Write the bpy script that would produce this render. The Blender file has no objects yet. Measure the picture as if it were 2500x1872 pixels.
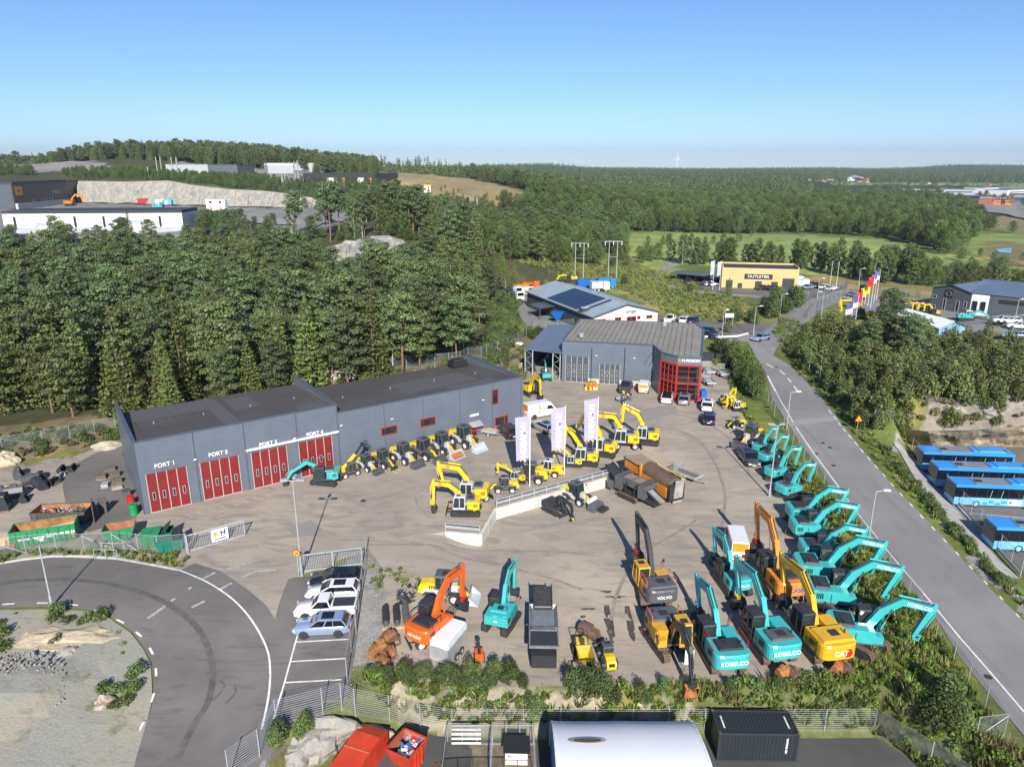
import bpy,bmesh,math,random
import numpy as np
from mathutils import Vector,Matrix,Euler
from mathutils.geometry import delaunay_2d_cdt
R=math.radians
rnd=random.Random(7)
S=bpy.context.scene
COL=S.collection
CH,PITCH,FPX=38.0,R(16.9),1736.0
cam=bpy.data.cameras.new('camera');camo=bpy.data.objects.new('camera',cam);COL.objects.link(camo)
camo.location=(0,0,CH);camo.rotation_euler=(R(90)-PITCH,0,0)
cam.sensor_width=36;cam.lens=FPX/2500*36;cam.clip_start=0.5;cam.clip_end=30000
S.camera=camo
SUN_EL,SUN_AZ=R(31),R(5.5)
w=bpy.data.worlds.new('World');S.world=w;w.use_nodes=True
nt=w.node_tree
sky=nt.nodes.new('ShaderNodeTexSky');sky.sky_type='NISHITA';sky.sun_disc=False
sky.sun_elevation=SUN_EL;sky.sun_rotation=R(180)-SUN_AZ
sky.altitude=0;sky.air_density=0.75;sky.dust_density=0.05;sky.ozone_density=7.0
nt.links.new(sky.outputs[0],nt.nodes['Background'].inputs[0])
nt.nodes['Background'].inputs[1].default_value=0.104
sl=bpy.data.lights.new('sun','SUN');so=bpy.data.objects.new('sun',sl);COL.objects.link(so)
sl.energy=5.0;sl.angle=R(0.5);sl.color=(1.0,0.94,0.85)
sd=Vector((math.sin(SUN_AZ)*math.cos(SUN_EL),-math.cos(SUN_AZ)*math.cos(SUN_EL),math.sin(SUN_EL)))
so.rotation_euler=sd.to_track_quat('Z','Y').to_euler()
S.view_settings.view_transform='Standard';S.view_settings.look='None'
S.view_settings.exposure=0.50;S.view_settings.gamma=1.0
S.cycles.max_bounces=6;S.cycles.transparent_max_bounces=12;S.cycles.diffuse_bounces=2
S.cycles.glossy_bounces=3;S.cycles.transmission_bounces=4;S.cycles.caustics_reflective=False
S.cycles.caustics_refractive=False
SP,CP=math.sin(PITCH),math.cos(PITCH)
def ray(px,py):
 u=px-1250;v=py-936
 return np.array([u,FPX*CP-v*SP,-(FPX*SP+v*CP)])
def U(px,py,z=0.0):
 d=ray(px,py);t=(z-CH)/d[2]
 return Vector((d[0]*t,d[1]*t,z))
def T(px,py,t):
 d=ray(px,py);return(d[0]*t,d[1]*t,CH+d[2]*t)
def sstep(x):
 x=np.clip(x,0,1);return x*x*(3-2*x)
_perm=np.random.RandomState(3).rand(256,256)
def vnoise(x,y):
 xi=np.floor(x).astype(int);yi=np.floor(y).astype(int)
 xf=sstep(x-xi);yf=sstep(y-yi)
 a=_perm[xi%256,yi%256];b=_perm[(xi+1)%256,yi%256]
 c=_perm[xi%256,(yi+1)%256];d=_perm[(xi+1)%256,(yi+1)%256]
 return(a*(1-xf)+b*xf)*(1-yf)+(c*(1-xf)+d*xf)*yf
def fbm(x,y,o=4):
 s=0;a=0.5
 for k in range(o):
  s=s+a*(vnoise(x*2**k+17*k,y*2**k+31*k)-0.5);a*=0.5
 return s*2
def inpoly(poly,x,y):
 c=np.zeros(np.shape(x),bool);n=len(poly)
 for i in range(n):
  x0,y0=poly[i][:2];x1,y1=poly[(i+1)%n][:2]
  if y0==y1:continue
  c^=((y0>y)!=(y1>y))&(x<(x1-x0)*(y-y0)/(y1-y0)+x0)
 return c
def segdist(poly,x,y,closed=True):
 d=np.full(np.shape(x),1e9);n=len(poly)
 for i in range(n if closed else n-1):
  x0,y0=poly[i][:2];x1,y1=poly[(i+1)%n][:2]
  dx,dy=x1-x0,y1-y0;L=dx*dx+dy*dy+1e-9
  t=np.clip(((x-x0)*dx+(y-y0)*dy)/L,0,1)
  d=np.minimum(d,np.hypot(x-x0-t*dx,y-y0-t*dy))
 return d
def pmask(poly,x,y,fade):
 d=segdist(poly,x,y);return np.where(inpoly(poly,x,y),1.0,sstep(1-d/fade))
FAR=[(20,571,.13),(250,571,.13),(450,571,.13),(0,500,.19),(200,510,.2),(500,520,.19),(760,510,.2),(700,545,.161),
(780,500,.24),(150,540,.16),(350,540,.16),(520,545,.16),(-200,571,.13),(-200,505,.19),
(230,497,.24),(500,503,.22),(780,508,.21),(100,497,.25),(230,441,.25),(360,445,.24),(500,455,.232),(640,472,.222),(780,492,.215),(100,440,.26),
(200,430,.27),(560,432,.3),(850,452,.27),(640,440,.28),(720,445,.275),(70,425,.3),(70,402,.35),(-200,420,.3),(-200,405,.4),
(160,398,.33),(440,408,.33),(900,440,.3),(940,425,.3),(1100,460,.29),(1250,485,.28),(1390,505,.27),
(420,384,.4),(280,395,.4),(170,412,.4),(80,440,.4),(560,387,.4),(730,403,.4),(900,426,.4),(1000,427,.41),(1070,430,.42),(1160,437,.45),
(420,425,.7),(100,430,.7),(800,440,.7),(1180,450,.6),(1350,457,.6),(1500,475,.6),
(1000,480,.25),(1000,530,.2),(1150,520,.24),(1250,540,.24),(1400,560,.24)]
FAR=[T(*p)for p in FAR]
RID=[(900,408,1.4),(1000,408,1.4),(1120,408,1.4),(1175,404,1.4),(1250,402,1.4),(1340,399,1.4),(1400,405,1.4),(1450,416,1.45),(1520,409,2.3),(1574,407,2.4),(1640,409,2.4),(1722,414,2.2),
(1800,412,1.9),(1938,411,1.9),(2040,409,1.9),(2120,415,2.4),(2213,413,2.4),(2270,407,1.9),(2331,402,1.9),(2420,403,1.9),(2500,406,1.9),(2650,404,1.9)]
for px,py,t in RID:
 x,y,z=T(px,py+17/(.957*t),t);FAR.append((x,y,z))
 x,y,z=T(px,py,t*0.80);FAR.append((x,y,2.0+3*((px//7)%3)))
 x,y,z=T(px,py,t*1.5);FAR.append((x,y,15))
for x,y,z in[(-150,60,4),(-100,60,2.5),(-71,92,1.6),(-62,100,2),(-57,97,1.2),(-53,100,2.5),(-110,110,4),(-160,150,5),(-100,150,4.5),(-60,130,4),(-60,170,6),
(-100,195,7),(-160,195,7),(-100,214,9),(-150,214,9),(-60,215,10),(-200,100,5),(-30,120,4),(-18,125,4),(-5,128,4),(-6,140,3),(-15,160,4),(-40,175,7),(-40,196,10),(-20,205,8),(0,215,4),(-8,190,4),
(15,260,3),(45,300,1),(10,320,5),(-30,260,15),(-60,243,16),(-5,250,9),(60,360,0),(60,430,0),
(120,250,0),(200,300,0),(150,420,0),(300,420,0),(250,550,0),(120,560,1),(300,700,0),(150,800,0),(450,700,0),(600,900,0),(400,1100,0),(100,1100,2),(800,1200,0),
(600,500,0),(400,200,1),(600,100,2),(300,100,1),(900,800,0),(200,1500,4),(700,1600,4),(1200,1500,4),(-100,1400,10),(-600,1200,25),(-600,300,22),(-400,100,15),(-300,0,8),(300,-50,0),(0,-60,-6),(-100,0,2)]:
 FAR.append((float(x),float(y),float(z)))
_c=np.array(FAR);_A=np.hypot(_c[:,0,None]-_c[None,:,0],_c[:,1,None]-_c[None,:,1])
_NC=len(_c);_M=np.zeros((_NC+3,_NC+3));_M[:_NC,:_NC]=-_A-np.eye(_NC)*0.5
_M[:_NC,_NC]=1;_M[_NC,:_NC]=1;_M[:_NC,_NC+1]=_c[:,0]/1000;_M[_NC+1,:_NC]=_c[:,0]/1000
_M[:_NC,_NC+2]=_c[:,1]/1000;_M[_NC+2,:_NC]=_c[:,1]/1000
_w=np.linalg.solve(_M,np.concatenate([_c[:,2],[0,0,0]]))
P_FLAT=[(-80,25),(-74,80),(-69,86),(-57.5,95.5),(-50.5,86.5),(-22,105),(-6,114),(-1,122),(3,133),(6,158),(1,185),(1,222),(11,238),(39,268),(58,330),(66,420),(75,470),(110,480),(700,600),(700,60),(80,20),(36,38),(33,47.2),(-9,47.2),(-11.3,45.6),(-13,44.4),(-17.8,43.2),(-18.4,40),(-20,35),(-22,28)]
P_Q=[T(-200,575,.13),T(450,571,.13),T(560,560,.145),T(690,560,.155),T(800,520,.19),T(795,508,.216),T(600,503,.230),T(450,500,.238),T(400,500,.243),T(230,497,.254),T(150,497,.25),T(60,500,.22),T(-200,505,.2)]
P_LOT=[(-13.2,43.2),(-10.8,45.0),(-7.5,46.4),(29.5,46.6),(33,41),(38,20),(20,0),(-18,0),(-16.5,36),(-15.5,41.5)]
P_BUS=[U(2217,1088,-3),U(2290,1190,-3),U(2400,1310,-3),U(2520,1440,-3),U(2700,1500,-3),U(2900,1100,-3),U(2500,1085,-3),U(2330,1090,-3)]
P_HILL=[U(2010,800),U(2035,880),U(2095,985),U(2170,1050),U(2235,1062),U(2350,1064),U(2500,1050),U(2800,1050),U(2800,800),U(2500,792),U(2400,800),U(2300,812),U(2120,790)]
P_WALL=[U(1088,1298),U(1174,1306),U(1210,1243),U(1480,1167)]
def hgt(x,y,rough=True):
 x=np.asarray(x,float);y=np.asarray(y,float);sh=x.shape;xf=x.ravel();yf=y.ravel()
 z=np.zeros(len(xf))
 for k in range(0,len(xf),20000):
  s=slice(k,k+20000)
  z[s]=-np.hypot(xf[s,None]-_c[:,0],yf[s,None]-_c[:,1])@_w[:_NC]
 z=(z+_w[_NC]+_w[_NC+1]*xf/1000+_w[_NC+2]*yf/1000).reshape(sh)
 D=np.hypot(x,y)
 q=pmask(P_Q,x,y,4.0);z=z+fbm(x/22,y/22,5)*(1.3+np.clip((D-500)/250,0,5))*(1-.8*q)
 lo=-1.3-1.0*sstep((66-y)/16)
 fx=sstep((x+9.3)/5);lo=lo*fx*(1-sstep((y-86)/12))-(1-fx)*2.5*sstep((60-y)/27)
 lo2=-2.3*np.clip((110-y)/60,0,1.1)
 k=sstep((x-17)/9);flat=lo*(1-k)+lo2*k
 flat=flat+1.5*sstep((y-128)/30)*sstep((x-12)/12)*(1-sstep((y-235)/60))
 z=z*(1-q)+(18+fbm(x/9,y/9,3)*.8)*q
 m=pmask(P_FLAT,x,y,9.0)
 m=np.where((y<47.2)&(x>-9)&(x<33),m*sstep((y-46.2)/1.0),m)
 z=z*(1-m)+flat*m
 mh=pmask(P_HILL,x,y,5.0);z=z*(1-mh)+(2.6+fbm(x/9,y/9,4)*2.2)*mh
 mb=pmask(P_BUS,x,y,4.0);z=z*(1-mb)+(-3.0)*mb
 ml=pmask(P_LOT,x,y,1.6);z=z*(1-ml)+(-5.8+1.3*np.clip((-3-x)/8,0,1))*ml
 return z
def h1(x,y):return float(hgt(np.array([x]),np.array([y]))[0])
_ts=np.concatenate([np.linspace(.02,.3,400),np.geomspace(.3,4,200)[1:]])
def W(px,py,up=0.0):
 """the place on the ground that shows at a pixel of the photograph"""
 d=ray(px,py);X=d[0]*_ts;Y=d[1]*_ts;Z=CH+d[2]*_ts-up
 g=hgt(X,Y);b=np.nonzero(Z<=g)[0]
 if len(b)==0:return Vector((X[-1],Y[-1],g[-1]+up))
 i=max(b[0],1);f0=Z[i-1]-g[i-1];f1=Z[i]-g[i];k=f0/(f0-f1+1e-9)
 t=_ts[i-1]+k*(_ts[i]-_ts[i-1]);x,y=d[0]*t,d[1]*t
 return Vector((x,y,h1(x,y)+up))
TERR=[(p.x,p.y)for p in P_WALL]+[(14,88),(10,99),(-10,99),(-18,80),(-17,66)]
def on_apron(x,y):return bool(inpoly(TERR,np.array([x]),np.array([y]))[0])
def G(px,py):
 """like W, but the raised apron behind the wall counts as ground"""
 p=U(px,py,0.0)
 if on_apron(p.x,p.y):return p
 return W(px,py)
def gz(x,y):return 0.0 if on_apron(x,y)else h1(x,y)
MATS={}
def mat(name,rgb,rough=0.6,metal=0.0,dirt=0.12,scale=1.5,rgb2=None,bump=0.0,bscale=None,coat=0.0,sheen=None,stretch=None):
 if name in MATS:return MATS[name]
 m=bpy.data.materials.new(name);m.use_nodes=True;n=m.node_tree;b=n.nodes['Principled BSDF']
 b.inputs['Roughness'].default_value=rough;b.inputs['Metallic'].default_value=metal
 if coat:b.inputs['Coat Weight'].default_value=coat;b.inputs['Coat Roughness'].default_value=0.08
 tc=n.nodes.new('ShaderNodeTexCoord');src=tc.outputs['Object']
 if stretch:
  mp=n.nodes.new('ShaderNodeMapping');mp.inputs['Scale'].default_value=stretch;n.links.new(src,mp.inputs[0]);src=mp.outputs[0]
 nz=n.nodes.new('ShaderNodeTexNoise');nz.inputs['Scale'].default_value=scale;nz.inputs['Detail'].default_value=6;nz.inputs['Roughness'].default_value=0.65
 n.links.new(src,nz.inputs['Vector'])
 cr=n.nodes.new('ShaderNodeValToRGB');cr.color_ramp.elements[0].position=0.35;cr.color_ramp.elements[1].position=0.65
 c2=rgb2 if rgb2 else tuple(c*(1-dirt)for c in rgb)
 c1=rgb if rgb2 else tuple(min(1,c*(1+dirt*0.5))for c in rgb)
 cr.color_ramp.elements[0].color=(*c2,1);cr.color_ramp.elements[1].color=(*c1,1)
 n.links.new(nz.outputs['Fac'],cr.inputs[0]);n.links.new(cr.outputs[0],b.inputs['Base Color'])
 if bump:
  n2=n.nodes.new('ShaderNodeTexNoise');n2.inputs['Scale'].default_value=bscale or scale*6;n2.inputs['Detail'].default_value=4
  n.links.new(src,n2.inputs['Vector'])
  bp=n.nodes.new('ShaderNodeBump');bp.inputs['Strength'].default_value=0.8;bp.inputs['Distance'].default_value=bump
  n.links.new(n2.outputs['Fac'],bp.inputs['Height']);n.links.new(bp.outputs[0],b.inputs['Normal'])
 MATS[name]=m;return m
def glassy(name,rgb,rough=0.05):
 if name in MATS:return MATS[name]
 m=bpy.data.materials.new(name);m.use_nodes=True;b=m.node_tree.nodes['Principled BSDF']
 b.inputs['Base Color'].default_value=(*rgb,1);b.inputs['Roughness'].default_value=rough
 b.inputs['Specular IOR Level'].default_value=0.7;MATS[name]=m;return m
def leafmat(name,rgb,var=0.35,transl=0.25):
 if name in MATS:return MATS[name]
 m=bpy.data.materials.new(name);m.use_nodes=True;n=m.node_tree;b=n.nodes['Principled BSDF']
 b.inputs['Roughness'].default_value=0.55;b.inputs['Specular IOR Level'].default_value=0.3
 g=n.nodes.new('ShaderNodeNewGeometry');oi=n.nodes.new('ShaderNodeObjectInfo')
 hs=n.nodes.new('ShaderNodeHueSaturation');hs.inputs['Color'].default_value=(*rgb,1)
 mr=n.nodes.new('ShaderNodeMapRange');mr.inputs['To Min'].default_value=1-var;mr.inputs['To Max'].default_value=1+var
 n.links.new(g.outputs['Random Per Island'],mr.inputs['Value'])
 m2=n.nodes.new('ShaderNodeMapRange');m2.inputs['To Min'].default_value=0.66;m2.inputs['To Max'].default_value=1.36
 n.links.new(oi.outputs['Random'],m2.inputs['Value'])
 mu=n.nodes.new('ShaderNodeMath');mu.operation='MULTIPLY';n.links.new(mr.outputs[0],mu.inputs[0]);n.links.new(m2.outputs[0],mu.inputs[1])
 n.links.new(mu.outputs[0],hs.inputs['Value'])
 m3=n.nodes.new('ShaderNodeMapRange');m3.inputs['To Min'].default_value=0.485;m3.inputs['To Max'].default_value=0.52
 n.links.new(oi.outputs['Random'],m3.inputs['Value']);n.links.new(m3.outputs[0],hs.inputs['Hue'])
 n.links.new(hs.outputs[0],b.inputs['Base Color'])
 if transl:
  tr=n.nodes.new('ShaderNodeBsdfTranslucent');mx=n.nodes.new('ShaderNodeMixShader');mx.inputs[0].default_value=transl
  n.links.new(hs.outputs[0],tr.inputs[0]);n.links.new(b.outputs[0],mx.inputs[1]);n.links.new(tr.outputs[0],mx.inputs[2])
  n.links.new(mx.outputs[0],n.nodes['Material Output'].inputs[0])
 MATS[name]=m;return m
def groundmat(name,layers,rough=0.9,bump=0.02,vcol=False,bscale=8.0):
 """layers: base colour, then (colour, noise scale, low, high, strength, stretch, distortion)"""
 if name in MATS:return MATS[name]
 m=bpy.data.materials.new(name);m.use_nodes=True;n=m.node_tree;b=n.nodes['Principled BSDF']
 b.inputs['Roughness'].default_value=rough;b.inputs['Specular IOR Level'].default_value=0.25
 tc=n.nodes.new('ShaderNodeTexCoord')
 if vcol:
  at=n.nodes.new('ShaderNodeVertexColor');at.layer_name='ground';cur=at.outputs['Color']
 else:
  rg=n.nodes.new('ShaderNodeRGB');rg.outputs[0].default_value=(*layers[0],1);cur=rg.outputs[0]
 for L in layers[1:]:
  colr,sc,lo,hi,st=L[:5];strt=L[5]if len(L)>5 else None;dist=L[6]if len(L)>6 else 0
  src=tc.outputs['Object']
  if strt:
   mp=n.nodes.new('ShaderNodeMapping');mp.inputs['Scale'].default_value=strt[:3]
   mp.inputs['Rotation'].default_value=(0,0,strt[3]if len(strt)>3 else 0);n.links.new(src,mp.inputs[0]);src=mp.outputs[0]
  nz=n.nodes.new('ShaderNodeTexNoise');nz.inputs['Scale'].default_value=sc;nz.inputs['Detail'].default_value=8
  nz.inputs['Roughness'].default_value=0.6;nz.inputs['Distortion'].default_value=dist
  n.links.new(src,nz.inputs['Vector'])
  mr=n.nodes.new('ShaderNodeMapRange');mr.inputs['From Min'].default_value=lo;mr.inputs['From Max'].default_value=hi;mr.inputs['To Max'].default_value=st
  n.links.new(nz.outputs['Fac'],mr.inputs['Value'])
  mx=n.nodes.new('ShaderNodeMix');mx.data_type='RGBA'
  if isinstance(colr,(int,float)):
   mx.blend_type='MULTIPLY';mx.inputs['B'].default_value=(colr,colr,colr,1)
  else:mx.inputs['B'].default_value=(*colr,1)
  n.links.new(mr.outputs[0],mx.inputs['Factor']);n.links.new(cur,mx.inputs['A']);cur=mx.outputs['Result']
 n.links.new(cur,b.inputs['Base Color'])
 if bump:
  n2=n.nodes.new('ShaderNodeTexNoise');n2.inputs['Scale'].default_value=bscale;n2.inputs['Detail'].default_value=8
  n.links.new(tc.outputs['Object'],n2.inputs['Vector'])
  bp=n.nodes.new('ShaderNodeBump');bp.inputs['Strength'].default_value=0.7;bp.inputs['Distance'].default_value=bump
  n.links.new(n2.outputs['Fac'],bp.inputs['Height']);n.links.new(bp.outputs[0],b.inputs['Normal'])
 MATS[name]=m;return m
I4=Matrix.Identity(4)
def TR(x=0,y=0,z=0,rz=0,ry=0,rx=0,s=1):
 return Matrix.Translation((x,y,z))@Euler((rx,ry,rz)).to_matrix().to_4x4()@Matrix.Scale(s,4)
class MB:
 def __init__(s):s.v=[];s.f=[];s.m=[];s.sm=[];s.mats=[];s.M=I4
 def mi(s,m):
  if m not in s.mats:s.mats.append(m)
  return s.mats.index(m)
 def add(s,vs,fs,m,smooth=False):
  o=len(s.v);k=s.mi(m);s.v+=[s.M@Vector(p)for p in vs]
  for f in fs:s.f.append([i+o for i in f]);s.m.append(k);s.sm.append(smooth)
  return s
 def box(s,c,d,m,rz=0,ry=0,rx=0,taper=1.0,tapery=None):
  x,y,z=d[0]/2,d[1]/2,d[2]/2;ty=taper if tapery is None else tapery
  vs=[(-x,-y,-z),(x,-y,-z),(x,y,-z),(-x,y,-z),(-x*taper,-y*ty,z),(x*taper,-y*ty,z),(x*taper,y*ty,z),(-x*taper,y*ty,z)]
  if rz or ry or rx:
   E=Euler((rx,ry,rz)).to_matrix();vs=[E@Vector(p)for p in vs]
  vs=[(p[0]+c[0],p[1]+c[1],p[2]+c[2])for p in vs]
  return s.add(vs,[(0,3,2,1),(4,5,6,7),(0,1,5,4),(1,2,6,5),(2,3,7,6),(3,0,4,7)],m)
 def prism(s,poly,y0,y1,m,y2=None,bevel=0):
  """extrude an XZ outline along Y"""
  n=len(poly);a=sum(poly[i][0]*poly[(i+1)%n][1]-poly[(i+1)%n][0]*poly[i][1]for i in range(n))
  if a<0:poly=poly[::-1]
  if bevel:
   cx=sum(p[0]for p in poly)/n;cz=sum(p[1]for p in poly)/n
   def inn(p):
    dx,dz=cx-p[0],cz-p[1];L=math.hypot(dx,dz)+1e-6;return(p[0]+dx/L*bevel,p[1]+dz/L*bevel)
   q=[inn(p)for p in poly]
   rings=[[(x,y0,z)for x,z in q],[(x,y0+bevel,z)for x,z in poly],[(x,y1-bevel,z)for x,z in poly],[(x,y1,z)for x,z in q]]
  else:rings=[[(x,y0,z)for x,z in poly],[(x,y1,z)for x,z in poly]]
  vs=[p for r in rings for p in r];fs=[]
  for k in range(len(rings)-1):
   for i in range(n):j=(i+1)%n;fs.append((k*n+i,k*n+n+i,k*n+n+j,k*n+j))
  fs.append(tuple(range(n)));fs.append(tuple(range((len(rings)-1)*n,len(rings)*n))[::-1])
  fs[-2]=tuple(range(n))
  return s.add(vs,fs,m)
 def slab(s,poly,z0,z1,m):
  """extrude an XY outline along Z"""
  n=len(poly);a=sum(poly[i][0]*poly[(i+1)%n][1]-poly[(i+1)%n][0]*poly[i][1]for i in range(n))
  if a<0:poly=poly[::-1]
  vs=[(p[0],p[1],z0)for p in poly]+[(p[0],p[1],z1)for p in poly]
  return s.add(vs,[tuple(range(n))[::-1],tuple(range(n,2*n))]+[(i,(i+1)%n,(i+1)%n+n,i+n)for i in range(n)],m)
 def cyl(s,a,b,r,m,r2=None,n=10,cap=True,smooth=True):
  a=Vector(a);b=Vector(b);d=b-a;L=d.length
  if L<1e-6:return s
  q=d.to_track_quat('Z','Y');r2=r if r2 is None else r2;vs=[]
  for k,(p,rr)in enumerate(((a,r),(b,r2))):
   for i in range(n):
    t=2*math.pi*i/n;vs.append(p+q@Vector((rr*math.cos(t),rr*math.sin(t),0)))
  s.add(vs,[(i,(i+1)%n,(i+1)%n+n,i+n)for i in range(n)],m,smooth)
  if cap:
   s.add(vs[:n],[tuple(range(n))[::-1]],m);s.add(vs[n:],[tuple(range(n))],m)
  return s
 def tube(s,pts,r,m,n=6):
  for a,b in zip(pts[:-1],pts[1:]):s.cyl(a,b,r,m,n=n)
  return s
 def bar(s,a,b,w,h,m):
  """rectangular bar from a to b"""
  a=Vector(a);b=Vector(b);d=b-a;L=d.length;q=d.to_track_quat('X','Z')
  vs=[]
  for x in(0,L):
   for y,z in((-w/2,-h/2),(w/2,-h/2),(w/2,h/2),(-w/2,h/2)):vs.append(a+q@Vector((x,y,z)))
  return s.add(vs,[(0,1,2,3)[::-1],(4,5,6,7),(0,1,5,4),(1,2,6,5),(2,3,7,6),(3,0,4,7)],m)
 def loft(s,rings,m,cap=True,smooth=False,closed=True):
  n=len(rings[0]);vs=[p for r in rings for p in r];fs=[]
  for k in range(len(rings)-1):
   for i in range(n if closed else n-1):j=(i+1)%n;fs.append((k*n+i,k*n+j,k*n+n+j,k*n+n+i))
  s.add(vs,fs,m,smooth)
  if cap and closed:
   s.add(rings[0],[tuple(range(n))[::-1]],m);s.add(rings[-1],[tuple(range(n))],m)
  return s
 def quad(s,a,b,c,d,m):return s.add([a,b,c,d],[(0,1,2,3)],m)
 def mesh(s,name):
  me=bpy.data.meshes.new(name);me.from_pydata([tuple(p)for p in s.v],[],s.f)
  for m in s.mats:me.materials.append(m)
  me.polygons.foreach_set('material_index',s.m);me.polygons.foreach_set('use_smooth',s.sm)
  me.update();return me
def link(name,me,parent=None,M=None):
 o=bpy.data.objects.new(name,me);COL.objects.link(o)
 if parent is not None:o.parent=parent
 if M is not None:o.matrix_local=M
 return o
def tag(o,label=None,cat=None,group=None,kind=None):
 if label:o['label']=label
 if cat:o['category']=cat
 if group:o['group']=group
 if kind:o['kind']=kind
 return o
def thing(name,label,cat,loc=(0,0,0),rz=0,s=1,group=None):
 o=bpy.data.objects.new(name,None);COL.objects.link(o);o.empty_display_size=0.2
 o.location=loc;o.rotation_euler=(0,0,rz);o.scale=(s,s,s)
 return tag(o,label,cat,group)
def part(name,mb,parent,label=None,M=None):
 o=link(name,mb.mesh(name),parent,M)
 if label:o['label']=label
 return o
def single(name,mb,label,cat,loc=(0,0,0),rz=0,group=None):
 o=link(name,mb.mesh(name));o.location=loc;o.rotation_euler=(0,0,rz);return tag(o,label,cat,group)
def struct(name,mb):
 o=link(name,mb.mesh(name));o['kind']='structure';return o
KIDS={}
def dup(root,loc=None,rz=None,s=None,label=None,group=None):
 if not KIDS:
  pass
 r=root.copy();COL.objects.link(r)
 if loc is not None:r.location=loc
 if rz is not None:r.rotation_euler=(0,0,rz)
 if s is not None:r.scale=(s,s,s)
 if label:r['label']=label
 if group:r['group']=group
 def kids(a,b):
  for ch in list(a.children):
   c=ch.copy();COL.objects.link(c);c.parent=b;kids(ch,c)
 kids(root,r);return r
def text_mesh(txt,size,m,extr=0.01,bold=0.0,italic=0.0,mirror=False,font_sx=1.0):
 cu=bpy.data.curves.new('t','FONT');cu.body=txt;cu.size=size;cu.extrude=extr;cu.offset=bold
 cu.align_x='CENTER';cu.align_y='CENTER';cu.shear=italic
 to=bpy.data.objects.new('t',cu)
 me=bpy.data.meshes.new_from_object(to);bpy.data.objects.remove(to);bpy.data.curves.remove(cu)
 me.materials.clear();me.materials.append(m)
 sx=(-1 if mirror else 1)*font_sx
 me.transform(Matrix.Diagonal((sx,1,1,1)))
 if mirror:me.flip_normals()
 return me
def text(parent,txt,size,m,M,name='lettering',**k):
 """text lies in local XY facing +Z before M is applied"""
 o=link(name,text_mesh(txt,size,m,**k),parent);o.matrix_local=M;return o
def face_y(x,y,z,rz=0):
 """stand lettering upright, read from -Y"""
 return Matrix.Translation((x,y,z))@Euler((R(90),0,rz)).to_matrix().to_4x4()
def densify(poly,step):
 out=[]
 for i,p in enumerate(poly):
  q=poly[(i+1)%len(poly)];n=max(1,int(math.hypot(q[0]-p[0],q[1]-p[1])/step))
  for k in range(n):out.append((p[0]+(q[0]-p[0])*k/n,p[1]+(q[1]-p[1])*k/n))
 return out
def drape(name,poly,m,off,step=3.0,kind='structure',hf=None,wob=0.0):
 """a sheet laid over the land inside an XY outline"""
 b=densify([(p[0],p[1])for p in poly],step)
 if wob:b=[(x+wob*float(fbm(np.array([x*.7]),np.array([y*.7]))[0])*2,y+wob*float(fbm(np.array([x*.7+50]),np.array([y*.7]))[0])*2)for x,y in b]
 xs=[p[0]for p in b];ys=[p[1]for p in b]
 gx,gy=np.meshgrid(np.arange(min(xs),max(xs),step),np.arange(min(ys),max(ys),step))
 gx=gx.ravel();gy=gy.ravel();ok=inpoly(b,gx,gy)&(segdist(b,gx,gy)>step*0.4)
 pts=[Vector(p)for p in b]+[Vector((x,y))for x,y in zip(gx[ok],gy[ok])]
 v,e,f,*_=delaunay_2d_cdt(pts,[],[list(range(len(b)))],1,1e-5)
 z=(hf or hgt)(np.array([p.x for p in v]),np.array([p.y for p in v]))+off
 me=bpy.data.meshes.new(name);me.from_pydata([(p.x,p.y,float(q))for p,q in zip(v,z)],[],f)
 me.materials.append(m);me.update();o=link(name,me);o['kind']=kind;return o
def strip(mb,pts,wd,m,off,hf=None):
 """a painted line along world points"""
 P=[Vector(p[:2])for p in pts]
 P2=[]
 for a,b in zip(P[:-1],P[1:]):
  n=max(1,int((b-a).length/2.5))
  P2+=[a+(b-a)*k/n for k in range(n)]
 P2.append(P[-1]);vs=[]
 for i,p in enumerate(P2):
  d=(P2[min(i+1,len(P2)-1)]-P2[max(i-1,0)]).normalized();nrm=Vector((-d.y,d.x))*wd/2
  for q in(p+nrm,p-nrm):vs.append((q.x,q.y,(h1(q.x,q.y)if hf is None else hf)+off))
 mb.add(vs,[(2*i+1,2*i+3,2*i+2,2*i)for i in range(len(P2)-1)],m)
def smooth_line(pts,n=8):
 """Catmull-Rom through the points"""
 P=[Vector(p)for p in pts];out=[]
 for i in range(len(P)-1):
  a=P[max(i-1,0)];b=P[i];c=P[i+1];d=P[min(i+2,len(P)-1)]
  for k in range(n):
   t=k/n;out.append(0.5*((2*b)+(c-a)*t+(2*a-5*b+4*c-d)*t*t+(3*b-a-3*c+d)*t*t*t))
 out.append(P[-1]);return out
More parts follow.
